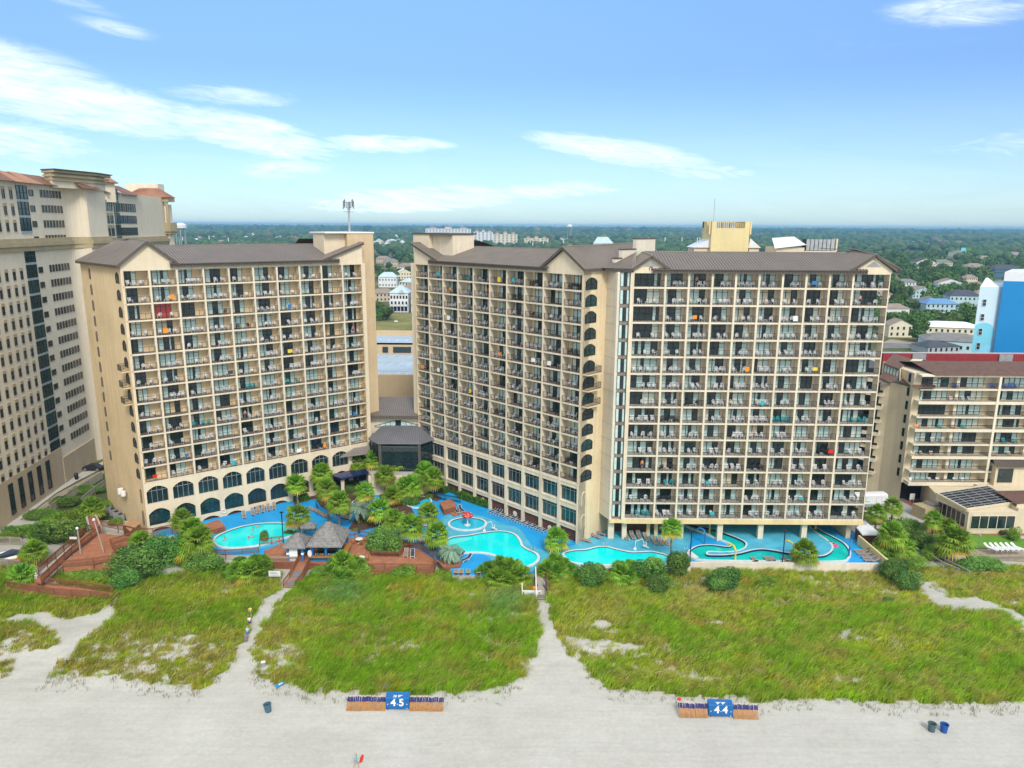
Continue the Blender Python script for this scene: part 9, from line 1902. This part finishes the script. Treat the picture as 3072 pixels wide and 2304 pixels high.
def woods():
 rng = random.Random(11); hs = HS
 def free(x, y, m): return all((x - a) ** 2 + (y - b) ** 2 > (c * .62 + m * .55) ** 2 for a, b, c in hs)
 tr = MB(); tr.tube([(0, 0, 0), (.05, .02, .45), (.0, .05, .8)], [.055, .04, .02], 6); tr.tube([(.02, .0, .35), (.25, .1, .68)], [.03, .012], 5); tr.tube([(.02, .0, .4), (-.22, -.1, .66)], [.03, .012], 5); TR = tr.mesh('trunk', MT['bark'])
 def screens(x, y): return any(0 < b - y < 60 and abs(x / y - a / b) * b < c * .62 for a, b, c in hs if b < 1500)
 spots = []
 def scatter(x0, x1, y0, y1, n, s0, s1):
  k = 0; it = 0
  while k < n and it < n * 30:
   it += 1; px, py = rng.uniform(x0, x1), rng.uniform(y0, y1); q = hx(px, py); s = rng.uniform(s0, s1)
   if 2600 < px < 2765 and 822 < py < 885: continue
   if not free(q[0], q[1], s) or screens(q[0], q[1]): continue
   spots.append((q[0], q[1], s, px)); k += 1
 scatter(2580, 3072, 905, 1000, 56, 3.4, 5.8); scatter(2700, 2850, 985, 1030, 22, 3.6, 5.5); scatter(2600, 3072, 800, 905, 74, 4.5, 8); scatter(1120, 1310, 750, 870, 40, 3.6, 6); scatter(1135, 1165, 905, 970, 7, 3, 4.5); scatter(2560, 2800, 770, 830, 40, 7, 10)
 spots.sort(key=lambda s: s[1]); rest = spots[285:]
 for x, y, s, px in spots[:285]:
  k = rng.randrange(7); pl = 'in the gap between the towers' if px < 1400 else 'in the wooded town on the right'; d = 'dark evergreen' if k < 4 else 'olive green leafy'
  t = thing('tree', f'{d} tree {pl}', 'tree', (x, y, -1), 0, f'{d} trees {pl}')
  c = bpy.data.objects.new('crown', TREEV[k]); COL.objects.link(c); c.parent = t; c.location = (0, 0, s * 1.05); c.scale = (s, s, s * rng.uniform(.75, 1.1)); c.rotation_euler = (0, 0, rng.uniform(0, 6)); b = bpy.data.objects.new('trunk', TR); COL.objects.link(b); b.parent = t; b.scale = (s * 1.6,) * 2 + (s * 1.5,)
 g = np.random.default_rng(8); base = []
 for i in range(8):
  bm = bmesh.new(); bmesh.ops.create_icosphere(bm, subdivisions=2 if i < 4 else 1, radius=1); v = np.array([w.co for w in bm.verts]); f = np.array([[w.index for w in q.verts] for q in bm.faces]); bm.free(); v = v * (1 + .42 * (g.uniform(0, 1, (len(v), 1)) - .5)); v[:, 2] *= .85; base.append((v, f))
 Vs = []; Fs = []; Ts = []; off = 0; QV = []; QT = []
 cards = []
 for i in range(6):
  me = bush_mesh(80 + i, 330, .20, (.036, .095, .022), (.10, .16, .036), 10); v = np.empty(len(me.vertices) * 3, np.float32); me.vertices.foreach_get('co', v); c = np.empty(len(me.vertices) * 4, np.float32); me.color_attributes['tint'].data.foreach_get('color', c); cards.append((v.reshape(-1, 3), c.reshape(-1, 4)[:, :3])); bpy.data.meshes.remove(me)
 def crowns(n, y0, y1, s0, s1, lo):
  nonlocal off
  y = y0 * (y1 / y0) ** g.uniform(0, 1, n) if lo else np.sqrt(g.uniform(y0 ** 2, y1 ** 2, n)); x = g.uniform(-.86, .86, n) * y * 1.0
  for xx, yy in zip(x, y):
   if fbm(np.array([xx * .0042]), np.array([yy * .0042]), 5)[0] > (.585 if yy < 1500 else .7): continue
   if yy < 1900 and (not free(xx, yy, 16) or screens(xx, yy)): continue
   if any(abs(xx - a) < c * .6 and -220 < yy - b < 0 for a, b, c in hs if b > 700): continue
   if yy < 1150:
    v, c = cards[g.integers(0, 6)]; s = g.uniform(s0, s1); a = g.uniform(0, 6.3); r = np.array([[cos(a), -sin(a), 0], [sin(a), cos(a), 0], [0, 0, 1]]); QV.append((v * s) @ r.T + np.array([xx, yy, s * .8])); QT.append(c * g.uniform(.65, 1.35)); continue
   v, f = base[(4 if lo else 0) + g.integers(0, 4)]; s = g.uniform(s0, s1) * (1 + .4 * (yy > 2500)); a = g.uniform(0, 6.3); r = np.array([[cos(a), -sin(a), 0], [sin(a), cos(a), 0], [0, 0, 1]])
   P = (v * s) @ r.T + np.array([xx, yy, s * .75 + g.uniform(0, 4)]); h = g.uniform(0, 1); c = np.array([.024, .062, .020]) * (1 - h) + np.array([.058, .100, .028]) * h
   if g.uniform() < .07: c = np.array([.12, .10, .045])
   Vs.append(P); Fs.append(f + off); Ts.append(np.tile(c * g.uniform(.7, 1.3), (len(v), 1)) * g.uniform(.75, 1.25, (len(v), 1))); off += len(v)
 crowns(1900, 400, 1050, 4.5, 8, False); crowns(3200, 900, 2000, 6, 10, False); crowns(6500, 1900, 4800, 7, 12, True); crowns(5200, 4500, 14000, 13, 24, True)
 for x, y, s, px in rest:
  v, f = base[0]; Vs.append(v * s + np.array([x, y, s])); Fs.append(f + off); Ts.append(np.tile([.05, .09, .025], (len(v), 1))); off += len(v)
 V = np.concatenate(Vs); F = np.concatenate(Fs); Q = np.concatenate(QV); nq = len(Q) // 4; o = npmesh('far_woods', np.concatenate([V, Q]), np.concatenate([F.ravel(), len(V) + np.arange(len(Q))]), np.concatenate([np.full(len(F), 3), np.full(nq, 4)]), [MT['leaf2']], np.concatenate(Ts + QT)); tag(o, 'far dark green woods reaching to the horizon', 'woods', kind='stuff')
MT['leaf2'] = leafmat('far canopy', (1, 1, 1), .3, .0, .8)
woods()
# ================================================================== AIR
def haze():
 m = bpy.data.materials.new('haze'); m.use_nodes = True; k = NT(m.node_tree); k.n.remove(k.n['Principled BSDF'])
 v = k.new('ShaderNodeVolumePrincipled'); v.inputs['Color'].default_value = (.26, .55, .82, 1); v.inputs['Density'].default_value = .00012; v.inputs['Anisotropy'].default_value = .0
 k.l.new(v.outputs[0], k.n['Material Output'].inputs['Volume'])
 b = MB(); b.box(-11000, 11000, -250, 15000, -3.8, 72, 0); o = b.build('haze', [m]); o['kind'] = 'stuff'; o['label'] = 'thin blue haze over the far woods'
haze()
